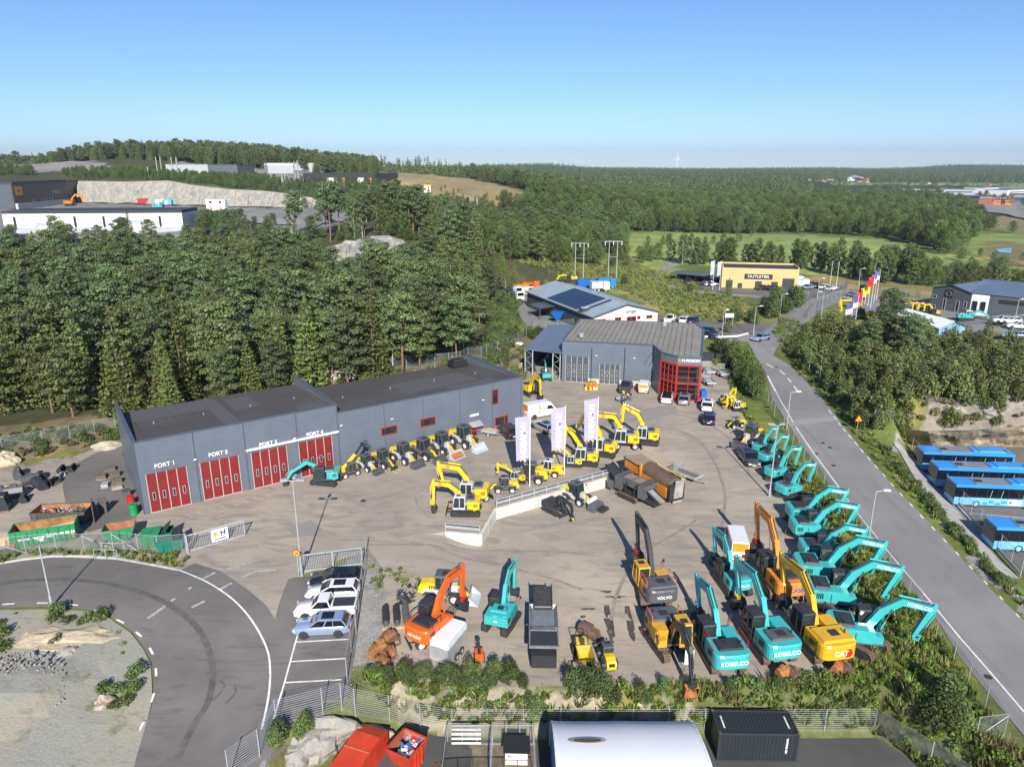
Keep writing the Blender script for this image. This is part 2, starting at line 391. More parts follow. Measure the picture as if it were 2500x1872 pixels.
# ================================================================ ground
def D(*a):
 """pixels read off the 2212-wide view"""
 return[(x*1.1302,y*1.1302)for x,y in a]
def WP(pts):return[tuple(W(px,py))for px,py in pts]
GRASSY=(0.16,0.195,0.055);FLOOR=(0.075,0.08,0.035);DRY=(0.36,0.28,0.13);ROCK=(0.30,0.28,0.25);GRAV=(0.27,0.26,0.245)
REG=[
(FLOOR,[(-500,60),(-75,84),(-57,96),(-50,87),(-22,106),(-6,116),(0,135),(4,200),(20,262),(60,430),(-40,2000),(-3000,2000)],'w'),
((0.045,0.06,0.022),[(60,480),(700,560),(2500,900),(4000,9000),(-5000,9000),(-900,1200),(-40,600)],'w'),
(GRAV,[(-150,575),(-150,480),(150,497),(230,497),(500,506),(780,510),(850,508),(870,530),(800,560),(700,572),(640,600),(560,590),(480,560),(450,600),(0,590)],'p'),
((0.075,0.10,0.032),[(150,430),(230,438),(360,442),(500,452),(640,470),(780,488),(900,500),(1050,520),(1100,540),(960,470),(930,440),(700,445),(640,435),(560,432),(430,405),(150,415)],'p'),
(GRAV,D((380,352),(450,353),(560,366),(800,372),(815,368),(828,395),(850,425),(820,440),(770,405),(650,395),(560,383),(450,383),(400,365)),'p'),
(ROCK,D((60,352),(120,340),(215,350),(255,360),(230,372),(90,372),(0,368),(-60,365)),'p'),
(DRY,D((812,368),(900,372),(1000,385),(1120,410),(1235,440),(1190,447),(1000,440),(900,432),(850,420),(825,395)),'p'),
((0.28,0.36,0.10),D((1290,500),(1450,498),(1720,508),(1900,518),(2010,535),(2110,570),(2180,600),(2000,612),(1850,600),(1480,570),(1430,605),(1385,600),(1395,570),(1360,545),(1310,520)),'p'),
((0.25,0.31,0.09),D((2090,505),(2212,505),(2300,600),(2300,640),(2150,600),(2110,570),(2080,545)),'p'),
((0.26,0.225,0.09),D((2085,462),(2250,475),(2250,505),(2160,498),(2110,485)),'p'),
((0.24,0.21,0.085),D((2130,520),(2250,530),(2300,600),(2210,585),(2120,555)),'p'),
((0.29,0.25,0.10),D((1725,600),(1850,592),(2010,618),(2300,640),(2300,665),(2010,650),(1830,632),(1725,625)),'p'),
((0.27,0.275,0.09),D((1240,600),(1400,600),(1440,640),(1720,668),(1715,690),(1640,712),(1430,694),(1400,660),(1290,620)),'p'),
((0.20,0.24,0.07),D((1740,700),(1870,620),(1880,700),(1850,720),(1760,710)),'p'),
((0.24,0.29,0.10),[(2010,438),(2100,444),(2300,447),(2600,447),(2600,456),(2300,453),(2040,450)],'p'),
(GRAV,[(2205,466),(2300,460),(2600,455),(2600,545),(2400,520),(2250,490)],'p'),
((0.23,0.185,0.105),[(-75,80),(-69,86),(-57.5,95.5),(-50,86),(-47,92),(-56,104),(-72,98),(-82,90)],'w'),
((0.25,0.21,0.14),[(-30,99),(-8,112),(0,121),(4,133),(7,158),(0,158),(-6,133),(-16,124),(-34,112)],'w'),
((0.32,0.31,0.285),[(-17.5,38),(-12,38),(-9.6,47),(-13,63),(-17,66),(-18,62)],'w'),
((0.17,0.21,0.05),[(22,96),(27,128),(36,150),(44,140),(60,95),(40,42),(34,41),(28,47),(25,60),(26,75)],'w'),
((0.15,0.17,0.06),[(-16,47.5),(-16,41),(-19,34),(-12,30),(40,30),(45,40),(34,49),(-5,49.2)],'w'),
((0.36,0.32,0.23),[(-10,48.5),(-10,46.4),(4,46.4),(13,46.4),(14,48.5)],'w'),
((0.36,0.345,0.315),[U(2140,1020),U(2225,1090),U(2330,1240),U(2440,1380),U(2560,1500),U(2620,1470),U(2420,1320),U(2300,1190),U(2215,1075)],'v'),
((.40,.39,.36),[(2180+a/4.872,1060+b/4.872)for a,b in((0,90),(200,430),(450,770),(730,1120),(1050,1440),(1340,1700),(1620,1700),(1330,1440),(1150,1240),(900,960),(700,740),(420,420),(230,240),(130,110))],'p'),
((0.15,0.16,0.07),[U(2130,800),U(2500,790),U(2800,790),U(2800,1050),U(2500,1050),U(2235,1062)],'v'),
((0.26,0.23,0.20),[U(2300,880),U(2500,900),U(2800,900),U(2800,1050),U(2500,1055),U(2235,1062)],'v'),
]
YDW=[(-77,62),(-70,84),(-58,93),(-42,74),(1,104),(3,128),(29,124),(29,110),(25,90),(25,62),(27,50),(-9,48.8),(-13,62),(-18,64),(-30,66)]
REG.append(((0.30,0.27,0.24),YDW,'w'))
na,nr=640,760
az=np.linspace(R(-56),R(56),na);rr=np.geomspace(16,9500,nr)
AZ,RR=np.meshgrid(az,rr);X=RR*np.sin(AZ);Y=RR*np.cos(AZ);Z=hgt(X,Y)
colr=np.empty((nr,na,3));colr[:]=GRASSY
jx=X+fbm(X/6,Y/6,4)*(2+RR*.02);jy=Y+fbm(X/6+90,Y/6,4)*(2+RR*.02)
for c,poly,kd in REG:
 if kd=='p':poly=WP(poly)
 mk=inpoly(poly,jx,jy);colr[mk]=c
pat=fbm(X/9+5,Y/9,5)[...,None]
colr=colr*(1+0.35*pat)
fall=(RR<400)[...,None]&(pat>0.18)&(colr[...,1:2]>colr[...,2:3]*1.5)
colr=np.where(fall,colr*np.array([1.35,1.1,1.0]),colr);colr=np.clip(colr,0.01,0.9)
vs=np.stack([X,Y,Z],-1).reshape(-1,3)
ii=(np.arange(nr-1)[:,None]*na+np.arange(na-1)[None,:]).ravel()
fc=np.stack([ii,ii+1,ii+na+1,ii+na],-1)
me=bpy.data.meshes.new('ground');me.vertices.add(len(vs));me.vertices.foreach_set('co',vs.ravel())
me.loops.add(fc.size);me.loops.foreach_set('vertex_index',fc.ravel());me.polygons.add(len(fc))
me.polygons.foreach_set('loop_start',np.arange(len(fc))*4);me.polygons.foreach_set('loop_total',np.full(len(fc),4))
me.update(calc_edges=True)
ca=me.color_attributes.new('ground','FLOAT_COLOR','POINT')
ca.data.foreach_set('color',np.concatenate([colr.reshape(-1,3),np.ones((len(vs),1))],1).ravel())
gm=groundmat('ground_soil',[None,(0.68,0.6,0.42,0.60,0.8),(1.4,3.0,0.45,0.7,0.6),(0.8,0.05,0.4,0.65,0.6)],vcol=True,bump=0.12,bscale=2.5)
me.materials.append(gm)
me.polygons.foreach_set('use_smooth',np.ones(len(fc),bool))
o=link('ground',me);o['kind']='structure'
yard=groundmat('yard_grit',[(0.36,0.308,0.25),((0.45,0.385,0.30),0.09,.45,.62,.8),((0.24,0.215,0.195),0.16,.48,.66,.75,(1,2.6,1,0.35),1.5),
((0.19,0.175,0.165),0.5,.56,.70,.55,(0.25,2.2,1,0.5),2.5),((0.45,0.38,0.29),0.8,.6,.72,.5,(0.4,1.6,1,-0.4),1.2),(0.7,5.0,.5,.75,.45),((0.36,0.24,0.14),0.22,.63,.74,.55)],bump=0.015,bscale=9)
asph=groundmat('asphalt_dark',[(0.155,0.143,0.134),((0.20,0.183,0.17),0.12,.42,.6,.9),((0.10,0.095,0.095),0.3,.55,.7,.7,(0.4,2.5,1,0.8),2.0),((0.20,0.18,0.16),1.2,.58,.75,.4,(0.5,2,1,0.2),1.0),(0.75,14.0,.5,.8,.5)],bump=0.006,bscale=25)
asph2=groundmat('asphalt_road',[(0.225,0.218,0.215),((0.27,0.262,0.255),0.1,.42,.6,.9),((0.18,0.176,0.172),0.22,.52,.7,.6,(2.2,0.25,1,0.62),0.8),((0.13,0.128,0.125),0.5,.64,.78,.6,(2.6,0.35,1,0.62),1.0),(0.78,12.0,.5,.8,.4)],bump=0.006,bscale=25)
asph3=groundmat('asphalt_new',[(0.085,0.083,0.083),((0.11,0.105,0.10),0.2,.42,.6,.8),(0.8,12.0,.5,.8,.4)],bump=0.006,bscale=25)
gravel=groundmat('gravel_grey',[(0.31,0.30,0.28),((0.22,0.21,0.20),0.7,.48,.62,.7),((0.42,0.41,0.385),2.5,.5,.64,.8),(0.5,9.0,.5,.7,.7)],bump=0.08,bscale=5)
sand=groundmat('island_sand',[(0.315,0.31,0.265),((0.37,0.33,0.25),0.15,.45,.6,.9),((0.25,0.24,0.21),0.5,.52,.66,.7,(1,2.5,1,0.4),1.5),(0.62,6.0,.5,.7,.6),((0.13,0.15,0.05),0.35,.60,.68,.7)],bump=0.06,bscale=4)
white=mat('paint_white',(0.78,0.77,0.74),rough=0.7,dirt=0.25,scale=2.0)
worn=mat('paint_worn',(0.44,0.42,0.39),rough=0.8,dirt=0.4,scale=3.0)
scuff=mat('tyre_scuff',(0.125,0.116,0.11),rough=0.8,dirt=0.3,scale=1.2)
scuff2=mat('tyre_scuff_light',(0.29,0.25,0.21),rough=0.8,dirt=0.25,scale=0.8)
conc=mat('concrete',(0.52,0.50,0.45),rough=0.85,dirt=0.3,scale=0.8,bump=0.01)
concw=mat('concrete_pale',(0.66,0.64,0.57),rough=0.85,dirt=0.28,scale=0.7,bump=0.01,stretch=(1,1,0.15))
AS=[(-100,1385),(0,1378),(127,1361),(285,1366),(400,1385),(437,1394),(475,1376),(538,1395),(601,1437),(649,1475),(671,1506),(686,1465),(704,1414),(752,1408),(888,1394),(886,1440),(870,1550),(848,1664),(838,1712),(700,1750),(650,1800),(600,1880)]
ASin=[(283,1872),(310,1820),(345,1730),(370,1670),(370,1600),(350,1565),(320,1530),(260,1495),(210,1483),(130,1478),(0,1480),(-100,1490)]
asp=[tuple(U(*p)[:2])for p in AS]+[(-19,37),(-24,28),(-34,22)]+[tuple(U(*p)[:2])for p in ASin]
YD=[(-100,1385),(-150,1160),(0,1143),(68,1141),(147,1130),(186,1113),(243,1091),(290,1076),(420,1075),(1240,985),(1262,920),(1290,880),(1340,850),(1500,850),(1700,870),(1745,890),(1779,927),(1801,960),(1812,1012),(1838,1050),(1873,1090),(1915,1150),(1952,1225),(1990,1300),(2050,1390),(2115,1470),(2180,1540)]
yp=[tuple(W(*p)[:2])for p in YD]+[(26.6,49.5),(20,48.6),(10,48.2),(0,48.0),(-8,48.1),(-9.6,48.2),(-10.6,52.5),(-12.9,62.2),(-14.9,65.8)]+[tuple(U(*p)[:2])for p in[(735,1407),(704,1414),(680,1475),(671,1506),(649,1475),(601,1437),(538,1395),(475,1376),(437,1394),(285,1366),(0,1378)]]
drape('yard',yp,yard,0.05,step=1.1)
drape('asphalt_circle',asp,asph,0.075,step=1.3)
drape('old_asphalt',[tuple(U(*p)[:2])for p in[(150,1150),(290,1078),(300,1075),(352,1240),(330,1265),(250,1290),(215,1300),(170,1270),(155,1200)]],asph,0.055,step=2.0)
drape('gravel_island',[tuple(U(*p)[:2])for p in[(288,1880),(313,1820),(346,1730),(366,1672),(365,1600),(347,1568),(316,1533),(258,1499),(209,1488),(130,1484),(0,1486),(-200,1500)]]+[(-60,15),(-34,18)],sand,0.075,step=2.0,hf=lambda x,y:hgt(x,y)+np.clip(segdist([tuple(U(*p)[:2])for p in ASin],x,y,False)/9,0,1)*(0.5+0.9*np.clip(fbm(x/5,y/5,4)+.3,0,2)))
ap=MB();P=[tuple(p[:2])for p in P_WALL]+TERR[4:]
ap.slab(P,-1.6,0.046,yard);struct('yard_apron',ap)
RL=[(1826,836),(1850,880),(1873,920),(1885,977),(1923,1034),(1952,1082),(1990,1130),(2021,1180),(2078,1240),(2131,1325),(2186,1405),(2235,1462),(2293,1521),(2342,1604),(2397,1673),(2463,1752),(2560,1870)]
RRt=[(2720,1760),(2500,1514),(2432,1452),(2359,1376),(2293,1300),(2237,1243),(2195,1205),(2148,1148),(2104,1097),(2069,1053),(2021,990),(1977,926),(1930,893),(1887,868),(1898,846),(1920,827),(1952,808),(1971,788),(1996,766),(2028,747),(2069,731),(2110,745),(2280,765),(2280,740),(2094,714),(2060,708),(1990,726),(1955,743),(1933,753),(1904,775),(1879,800),(1850,817),(1780,815),(1780,832)]
drape('main_road',[tuple(W(*p)[:2])for p in RL+RRt],asph2,0.05,step=4)
drape('side_road',[tuple(W(*p)[:2])for p in[(1608,770),(1660,774),(1700,779),(1780,788),(1892,792),(1868,818),(1700,818),(1650,850),(1610,820)]],asph,0.04,step=5)
drape('car_lot',[tuple(W(*p)[:2])for p in[(1655,668),(1760,668),(1990,700),(2070,690),(2068,712),(1990,728),(1955,748),(1800,722),(1700,706),(1640,690)]],asph,0.045,step=5)
drape('machine_lot',[tuple(W(*p)[:2])for p in[(2110,742),(2290,760),(2500,800),(2700,830),(2700,760),(2300,735),(2130,720)]],gravel,0.04,step=6)
drape('machine_lot',[tuple(W(*p)[:2])for p in[(2070,760),(2110,742),(2300,735),(2700,760),(2700,850),(2300,815),(2080,830)]],asph2,0.06,step=6)
drape('hall_forecourt',[tuple(W(*p)[:2])for p in[(1258,700),(1290,700),(1330,735),(1400,800),(1330,800),(1285,795),(1262,760)]],asph2,0.04,step=4)
drape('gravel_path',[tuple(W(*p)[:2])for p in[(1619,637),(1660,647),(1625,660),(1610,672),(1622,690),(1680,705),(1760,716),(1868,725),(1862,727),(1750,722),(1660,709),(1600,690),(1588,672),(1600,660),(1632,650)]],gravel,0.10,step=4)
drape('bus_lot',[tuple(U(*p,-3)[:2])for p in[(2232,1098),(2300,1180),(2400,1295),(2540,1440),(2800,1500),(2900,1120),(2500,1092),(2330,1094)]],asph,0.03,step=4,hf=lambda x,y:np.full(np.shape(x),-3.0))
drape('service_lot',[(-12.8,42.8),(-10.4,44.6),(-7.3,46.0),(29.3,46.3),(31.8,42.9),(37,22),(20,5),(-16,5),(-15.5,36)],asph3,0.03,step=2)
drape('quarry_road',[tuple(W(*p)[:2])for p in[(640,585),(690,560),(760,545),(800,530),(850,522),(862,530),(810,545),(760,562),(720,580),(690,598),(660,600)]],asph2,0.5,step=5)
drape('hill_road',[tuple(W(*p)[:2])for p in[(880,490),(930,500),(985,478),(1000,500),(1000,530),(960,540),(905,510)]],gravel,0.5,step=6)
drape('quarry_track',[tuple(W(*p)[:2])for p in[(210,520),(600,532),(780,545),(770,552),(600,545),(210,527)]],gravel,0.45,step=6)
drape('motorway',[tuple(W(*p)[:2])for p in[(2330,503),(2400,512),(2520,527),(2600,540),(2600,550),(2500,536),(2400,520),(2330,508)]],asph2,1.0,step=12)
drape('pond',[tuple(W(*p)[:2])for p in[(2428,610),(2470,606),(2468,620),(2440,618)]],glassy('water',(0.12,0.22,0.35),0.12),0.3,step=6)
gq=[(2180+a/4.872,1060+b/4.872)for a,b in((0,90),(90,230),(200,430),(330,640),(450,770),(600,960),(730,1120),(900,1310),(1050,1440),(1200,1570),(1340,1700),(1500,1720),(1250,1480),(1090,1290),(950,1130),(800,950),(640,790),(500,620),(380,480),(230,320),(120,190),(60,115))]
drape('gravel_slope',[tuple(W(*p)[:2])for p in gq],groundmat('gravel_pale',[(.42,.41,.385),((.32,.31,.29),.7,.48,.62,.7),(.6,7,.5,.7,.6)],bump=.1,bscale=4),.10,step=1.0)
kb=MB();kp=[W(*p)for p in((-60,1384),(0,1377),(63,1366),(127,1360),(175,1359),(221,1360),(285,1365),(364,1379),(437,1393))]
for a,b in zip(kp[:-1],kp[1:]):kb.bar(a+Vector((0,0,.1)),b+Vector((0,0,.1)),.22,.2,conc)
struct('kerb',kb)
mk=MB()
def lane(pts,wd,m=white,off=0.075,mb=None):strip(mb or mk,[W(*p)[:2]for p in pts],wd,m,off)
lane([(1874,918),(1884,938),(1893,955)],.3);lane([(1893,955),(1912,990),(1936,1031)],.16)
lane([(1942,1042),(1980,1098),(2020,1152),(2059,1205),(2100,1262),(2131,1300),(2172,1352),(2245,1438),(2280,1480),(2342,1556),(2432,1659),(2500,1739)],.17)
for x,y in[(2026,1006),(2039,1021),(2049,1036),(2061,1050),(2075,1066),(2090,1084),(2104,1101),(2121,1120),(2139,1140),(2158,1161),(2178,1184),(2200,1208),(2224,1233),(2306,1320),(2337,1352),(2370,1386),(2406,1423),(2444,1461),(2484,1503),(2250,1262),(2278,1291),(1983,937),(1975,928),(1966,917),(1955,908)]:
 lane([(x-4,y-4.6),(x+4,y+4.6)],.18)
for a in[((1871,889),(1888,898)),((1903,905),(1916,915)),((1923,924),(1932,934)),((1938,943),(1946,954))]:lane(a,.3)
def q2(*a):return[(x/3.16,1348+y/3.16)for x,y in a]
arc=q2((1380,140),(1600,235),(1800,370),(1950,540),(2060,750),(2085,930),(2070,1130),(2020,1370))
strip(mk,[p[:2]for p in smooth_line([W(*p)for p in arc],5)],.16,white,.09)
for a in([(20,408),(115,402)],[(287,397),(375,397)],[(537,407),(605,415)],[(730,450),(793,472)],[(900,523),(957,552)],[(1050,620),(1095,658)],[(1155,742),(1182,792)],[(1203,900),(1207,962)],[(1190,1092),(1168,1162)],[(1110,1315),(1072,1388)],[(975,1560),(912,1650)]):
 lane(q2(*a),.18,white,.1)
def q3(*a):return[(600+x/3.16,1348+y/3.16)for x,y in a]
lane(q3((398,650),(300,1010),(215,1290)),.13,white,.085)
for a in([(390,697),(795,675)],[(345,848),(770,823)],[(300,1010),(738,987)]):lane(q3(*a),.12,white,.085)
for a in([(1560,212),(1660,160)],[(1690,295),(1790,240)],[(1320,380),(1480,272)],[(1480,430),(1580,380)],[(1140,515),(1280,415)],[(1860,200),(1980,150)],[(1980,150),(2130,140)],[(1740,140),(1980,70)]):lane(q2(*a),.3,worn,.08)
for i in range(9):
 x=427+i*27;y=1264-i*7.2;lane([(x,y),(x+20,y+8)],.14,worn,.08)
for dx in(0,1):lane([(2375+dx*70,1228+dx*4),(2620,1250+dx*14)]if dx==0 else[(2365,1253),(2620,1275)],.12,white,.06)
o=struct('road_marking',mk)
tm=MB()
for pts,wd in((q2((0,250),(200,222),(500,215),(800,240),(1050,300),(1250,380),(1450,510),(1570,660),(1630,830),(1640,1000),(1600,1170),(1500,1330),(1370,1600)),.5),
(q2((1690,990),(1730,1030),(1690,1100),(1610,1170),(1560,1230)),.18),(q2((1810,1030),(1815,1090),(1740,1170)),.18)):
 strip(tm,[p[:2]for p in smooth_line([W(*p)for p in pts],5)],wd,scuff,.085)
def q6(*a):return[(780+x/5.52,1000+y/5.52)for x,y in a]
for pts in(q6((0,1420),(250,1380),(600,1290),(900,1180),(1200,1080),(1500,1000)),q6((0,1490),(300,1450),(620,1370),(900,1260),(1120,1190)),q6((1290,1200),(1320,1120),(1450,1060)),q6((1300,1200),(1330,1310),(1450,1370),(1600,1400))):
 strip(tm,[p[:2]for p in smooth_line([U(*p)for p in pts],5)],.16,scuff2,.06,hf=0.0)
for pts in([(1640,1010),(1720,1030),(1800,1090),(1830,1160)],[(1560,1035),(1680,1060),(1740,1120),(1770,1210),(1760,1290)],[(1500,1350),(1600,1330),(1700,1270)],[(1080,1325),(1250,1345),(1420,1350)],[(1540,1380),(1500,1470),(1490,1560)],[(900,1330),(1100,1350),(1300,1400),(1420,1440)]):
 strip(tm,[p[:2]for p in smooth_line([W(*p)for p in pts],6)],.35,scuff2,.075)
struct('tyre_marks',tm)
st=MB();stm=mat('oil_stain',(0.10,0.085,0.07),rough=0.7,dirt=0.5,scale=2)
for x,y,a,b in[(1480,1478,.3,2.0),(1484,1510,.35,2.4),(1490,1540,.3,1.5),(1531,1480,.3,2),(1536,1515,.35,2.3),(1543,1545,.3,1),(1436,1485,.8,.3),(1500,1456,.9,.3),(1480,1443,.6,.3),(1424,1503,.3,.4),(1510,1456,.6,.15),(1290,1190,.3,.2),(1960,1545/1.0,.1,.1)]:
 p=W(x,y);n=12
 st.add([(p.x+a*(1+.3*math.sin(k*2.3+x))*math.cos(k/n*6.283),p.y+b*(1+.3*math.sin(k*1.7+y))*math.sin(k/n*6.283),h1(p.x,p.y)+.052)for k in range(n)],[tuple(range(n))],stm)
struct('oil_stains',st)
drape('asphalt_patch',[W(1923,1028)[:2],W(2034,1017)[:2],W(2045,1027)[:2],W(1927,1041)[:2]],groundmat('asphalt_pale',[(.30,.29,.28),(.8,8,.5,.7,.5)],bump=.004),.065,step=2)
for pts_ in([(1255,1115),(1300,1105),(1330,1120),(1280,1132)],[(1560,1005),(1640,985),(1660,1005),(1575,1030)],[(700,1290),(760,1270),(790,1295),(720,1312)]):drape('asphalt_patch',[U(*p)[:2]for p in pts_],groundmat('yard_patch',[(.285,.26,.235),(.8,6,.5,.7,.5)],bump=.004),.058,step=2,hf=lambda x,y:np.where(inpoly(TERR,x,y),.0,hgt(x,y)))
mh=MB();mhm=mat('manhole',(.05,.042,.036),rough=.7)
for x,y in((2009,1082),(2026,1093),(2035,1137),(1896,896),(1993,1108),(887,1223),(2412,1653),(1740,1350),(1100,1235)):
 p=W(x,y);mh.add([(p.x+.33*math.cos(k*.785),p.y+.33*math.sin(k*.785),gz(p.x,p.y)+.072)for k in range(8)],[tuple(range(8))],mhm)
struct('manhole_covers',mh)
# ================================================================ buildings
class Fr:
 """a wall's own frame: x along the wall, y into the building, z up; px() puts a photograph pixel on the wall plane"""
 def __init__(s,A,B):
  s.A=Vector((A[0],A[1],A[2]if len(A)>2 else 0));d=Vector((B[0]-A[0],B[1]-A[1],0));s.L=d.length;s.d=d.normalized();s.n=Vector((-s.d.y,s.d.x,0))
  s.rz=math.atan2(s.d.y,s.d.x)
 def px(s,x,y,off=0.0):
  r=Vector(ray(x,y));o=Vector((0,0,CH));t=(s.A+s.n*off-o).dot(s.n)/r.dot(s.n);p=o+r*t-s.A
  return p.dot(s.d),p.z
 def rect(s,bl,tr):
  a=s.px(*bl);b=s.px(*tr);return a[0],a[1],b[0],b[1]
def cladding(name,rgb,pitch=0.25,horiz=True,rough=0.45,dirt=0.1,depth=0.006):
 """sheet-metal panels: ribs as bump and faint joints"""
 if name in MATS:return MATS[name]
 m=mat(name,rgb,rough=rough,dirt=dirt,scale=0.35);n=m.node_tree;b=n.nodes['Principled BSDF']
 tc=n.nodes.new('ShaderNodeTexCoord');wv=n.nodes.new('ShaderNodeTexWave');wv.wave_type='BANDS';wv.bands_direction='Z' if horiz else 'X'
 wv.inputs['Scale'].default_value=0.314/pitch;n.links.new(tc.outputs['Object'],wv.inputs[0])
 bp=n.nodes.new('ShaderNodeBump');bp.inputs['Distance'].default_value=depth;n.links.new(wv.outputs['Fac'],bp.inputs['Height']);n.links.new(bp.outputs[0],b.inputs['Normal'])
 return m
M_WALL=cladding('wall_slate',(0.125,0.148,0.185),0.6)
M_TRIM=mat('trim_slate',(0.085,0.10,0.125),rough=0.4)
M_RED=mat('door_red',(0.215,0.02,0.018),rough=0.42,dirt=0.12,scale=0.8)
M_RFR=mat('frame_red',(0.42,0.03,0.022),rough=0.4)
M_ALU=mat('aluminium',(0.62,0.62,0.62),rough=0.35,metal=0.5)
M_GAL=mat('galvanised',(0.50,0.53,0.56),rough=0.45,metal=0.35,dirt=0.2,scale=3)
M_GLS=glassy('glass_dark',(0.02,0.025,0.03))
M_WHT=mat('white_paint',(0.80,0.80,0.78),rough=0.45,dirt=0.08)
M_BLK=mat('black_plastic',(0.022,0.022,0.024),rough=0.5)
M_ORG=mat('letter_orange',(0.80,0.30,0.02),rough=0.5)
M_ROOF=groundmat('roof_felt',[(0.085,0.078,0.076),((0.105,0.097,0.092),0.15,.45,.6,.8),(0.8,6,.5,.8,.4)],rough=0.85,bump=0.004,bscale=20)
M_ROOF2=groundmat('roof_felt_new',[(0.112,0.108,0.112),(0.85,6,.5,.8,.4)],rough=0.85,bump=0.004,bscale=20)
M_SEAM=mat('roof_seam',(0.055,0.052,0.052),rough=0.8)
M_ROOFK=groundmat('roof_brown',[(0.25,0.23,0.20),((0.29,0.265,0.235),0.2,.45,.6,.8),((0.15,0.14,0.13),0.8,.55,.7,.5,(3,.3,1,.28)),(0.8,7,.5,.8,.4)],rough=0.8,bump=0.006,bscale=12)
def wall_light(parent,M,x,z,name='wall_light'):
 b=MB();b.box((0,-.18,0),(.34,.26,.10),M_WHT,rx=R(-25));b.box((0,-.04,-.05),(.08,.08,.22),M_ALU)
 return part(name,b,parent,M=M@Matrix.Translation((x,0,z)))
def port_door(parent,x0,z0,x1,z1,n,mat_panel,rows=1,wicket=None,lab=None):
 """folding industrial door: panels, light seams, a small window in each leaf"""
 b=MB();w_=(x1-x0)/n
 for i in range(n):
  b.box((x0+(i+.5)*w_,-.05,(z0+z1)/2),(w_-.09,.07,z1-z0-.06),mat_panel)
 d=part('door',b,parent,lab)
 s=MB()
 for i in range(n+1):s.box((x0+i*w_,-.07,(z0+z1)/2),(.10,.05,z1-z0),M_ALU)
 s.box(((x0+x1)/2,-.07,z0+.04),(x1-x0,.06,.10),M_ALU)
 part('door_frame',s,d)
 for i in range(n):
  for r in range(rows):
   if rows==1:zc=z0+(z1-z0)*(.42 if i!=99 else.5);hh=.95
   else:zc=z0+(z1-z0)*(.30+.28*r);hh=.95
   wd=MB();c=x0+(i+.5)*w_
   wd.box((c,-.10,zc),(.32,.04,hh),M_ALU);p=part('door_window',wd,d)
   g=MB();g.box((c,-.125,zc),(.21,.02,hh-.14),M_GLS);part('pane',g,p)
 if wicket is not None:
  k=MB();c=x0+(wicket+.5)*w_;hw=w_/2-.02
  for xx in(-hw,hw):k.box((c+xx,-.11,z0+1.1),(.07,.04,2.1),M_ALU)
  k.box((c,-.11,z0+2.15),(2*hw,.04,.07),M_ALU);part('wicket_door',k,d)
 return d
def window(parent,x0,z0,x1,z1,frame=M_RFR,split=None,pane=M_GLS,w_=.10):
 b=MB();cx,cz=(x0+x1)/2,(z0+z1)/2
 for xx in(x0,x1):b.box((xx,-.05,cz),(w_,.12,z1-z0+w_),frame)
 for zz in(z0,z1):b.box((cx,-.05,zz),(x1-x0-w_,.12,w_),frame)
 if split:b.box((x0+(x1-x0)*split,-.05,cz),(w_,.12,z1-z0-w_),frame)
 p=part('window',b,parent);g=MB();g.box((cx,-.012,cz),(x1-x0,.02,z1-z0),pane);part('pane',g,p);return p
A1=(-42.0,73.4);B1=(1.7,103.1);F1=Fr(A1,B1);LM=22.8
ws=thing('workshop_hall','long slate grey workshop with four red folding doors under two flat dark roofs','building',(*A1,0),F1.rz)
def q5(*a):return[(x/3.16,824+y/3.16)for x,y in a]
def q6b(*a):return[(600+x/3.16,824+y/3.16)for x,y in a]
LM=F1.px(*q6b((705,560))[0])[0];L1=F1.L;H1,H2,DP=8.8,7.7,16.4
wb=MB();wb.box((LM/2,DP/2,3.6),(LM-.2,DP-.2,7.2),M_WALL);wb.box(((LM+L1)/2,DP/2,3.1),(L1-LM-.02,DP-.2,6.2),M_WALL)
wb.box((LM/2,.15,H1/2),(LM,.3,H1),M_WALL);wb.box(((LM+L1)/2+.01,.17,H2/2),(L1-LM,.3,H2),M_WALL)
wb.box((.151,DP/2+.3,H1/2),(.3,DP,H1),M_WALL);wb.box((LM-.15,DP/2+.3,H1/2),(.3,DP,H1),M_WALL);wb.box((L1-.16,DP/2+.32,H2/2),(.3,DP,H2),M_WALL)
part('wall',wb,ws)
def sloped(b,x0,x1,y0,y1,z0,z1,m,th=.12):
 b.add([(x0,y0,z0),(x1,y0,z0),(x1,y1,z1),(x0,y1,z1),(x0,y0,z0-th),(x1,y0,z0-th),(x1,y1,z1-th),(x0,y1,z1-th)],[(0,1,2,3),(7,6,5,4),(0,4,5,1),(1,5,6,2),(2,6,7,3),(3,7,4,0)],m)
for k,(xa,xb,zf)in enumerate(((.3,LM-.3,H1),(LM,L1-.31,H2))):
 rf=MB();sloped(rf,xa,xb,.3,DP+.2,zf-.1,zf-1.35,M_ROOF);r=part('roof',rf,ws)
 zz=lambda y,zf=zf:zf-.1-1.25*(y-.3)/(DP-.1)
 sm=MB();n=int((xb-xa)/1.05)
 for i in range(1,n):
  x=xa+(xb-xa)*i/n;sm.bar((x,.3,zz(.3)+.004),(x,DP+.2,zz(DP+.2)+.004),.04,.012,M_SEAM)
 part('roof_seam',sm,r)
 pa=MB();patches=[(.02,.42,.62,1.0),(.42,.50,.05,1.0),(.54,.68,.42,.85),(.82,.97,0,.2)]if k==0 else[(.40,.82,.18,.62),(.60,.88,0,.2)]
 for a,b_,c,d in patches:
  x0,x1=xa+(xb-xa)*a,xa+(xb-xa)*b_;y0,y1=.35+(DP-.4)*c,.35+(DP-.4)*d
  sloped(pa,x0,x1,y0,y1,zz(y0)+.008,zz(y1)+.008,M_ROOF2,.006)
 part('roof_patch',pa,r)
 for i in range(4):
  vp=MB();x=xa+(xb-xa)*(i+.5)/4;vp.cyl((x,7.5,zz(7.5)),(x,7.5,zz(7.5)+.3),.06,M_ALU);part('vent_pipe',vp,r)
tb=MB()
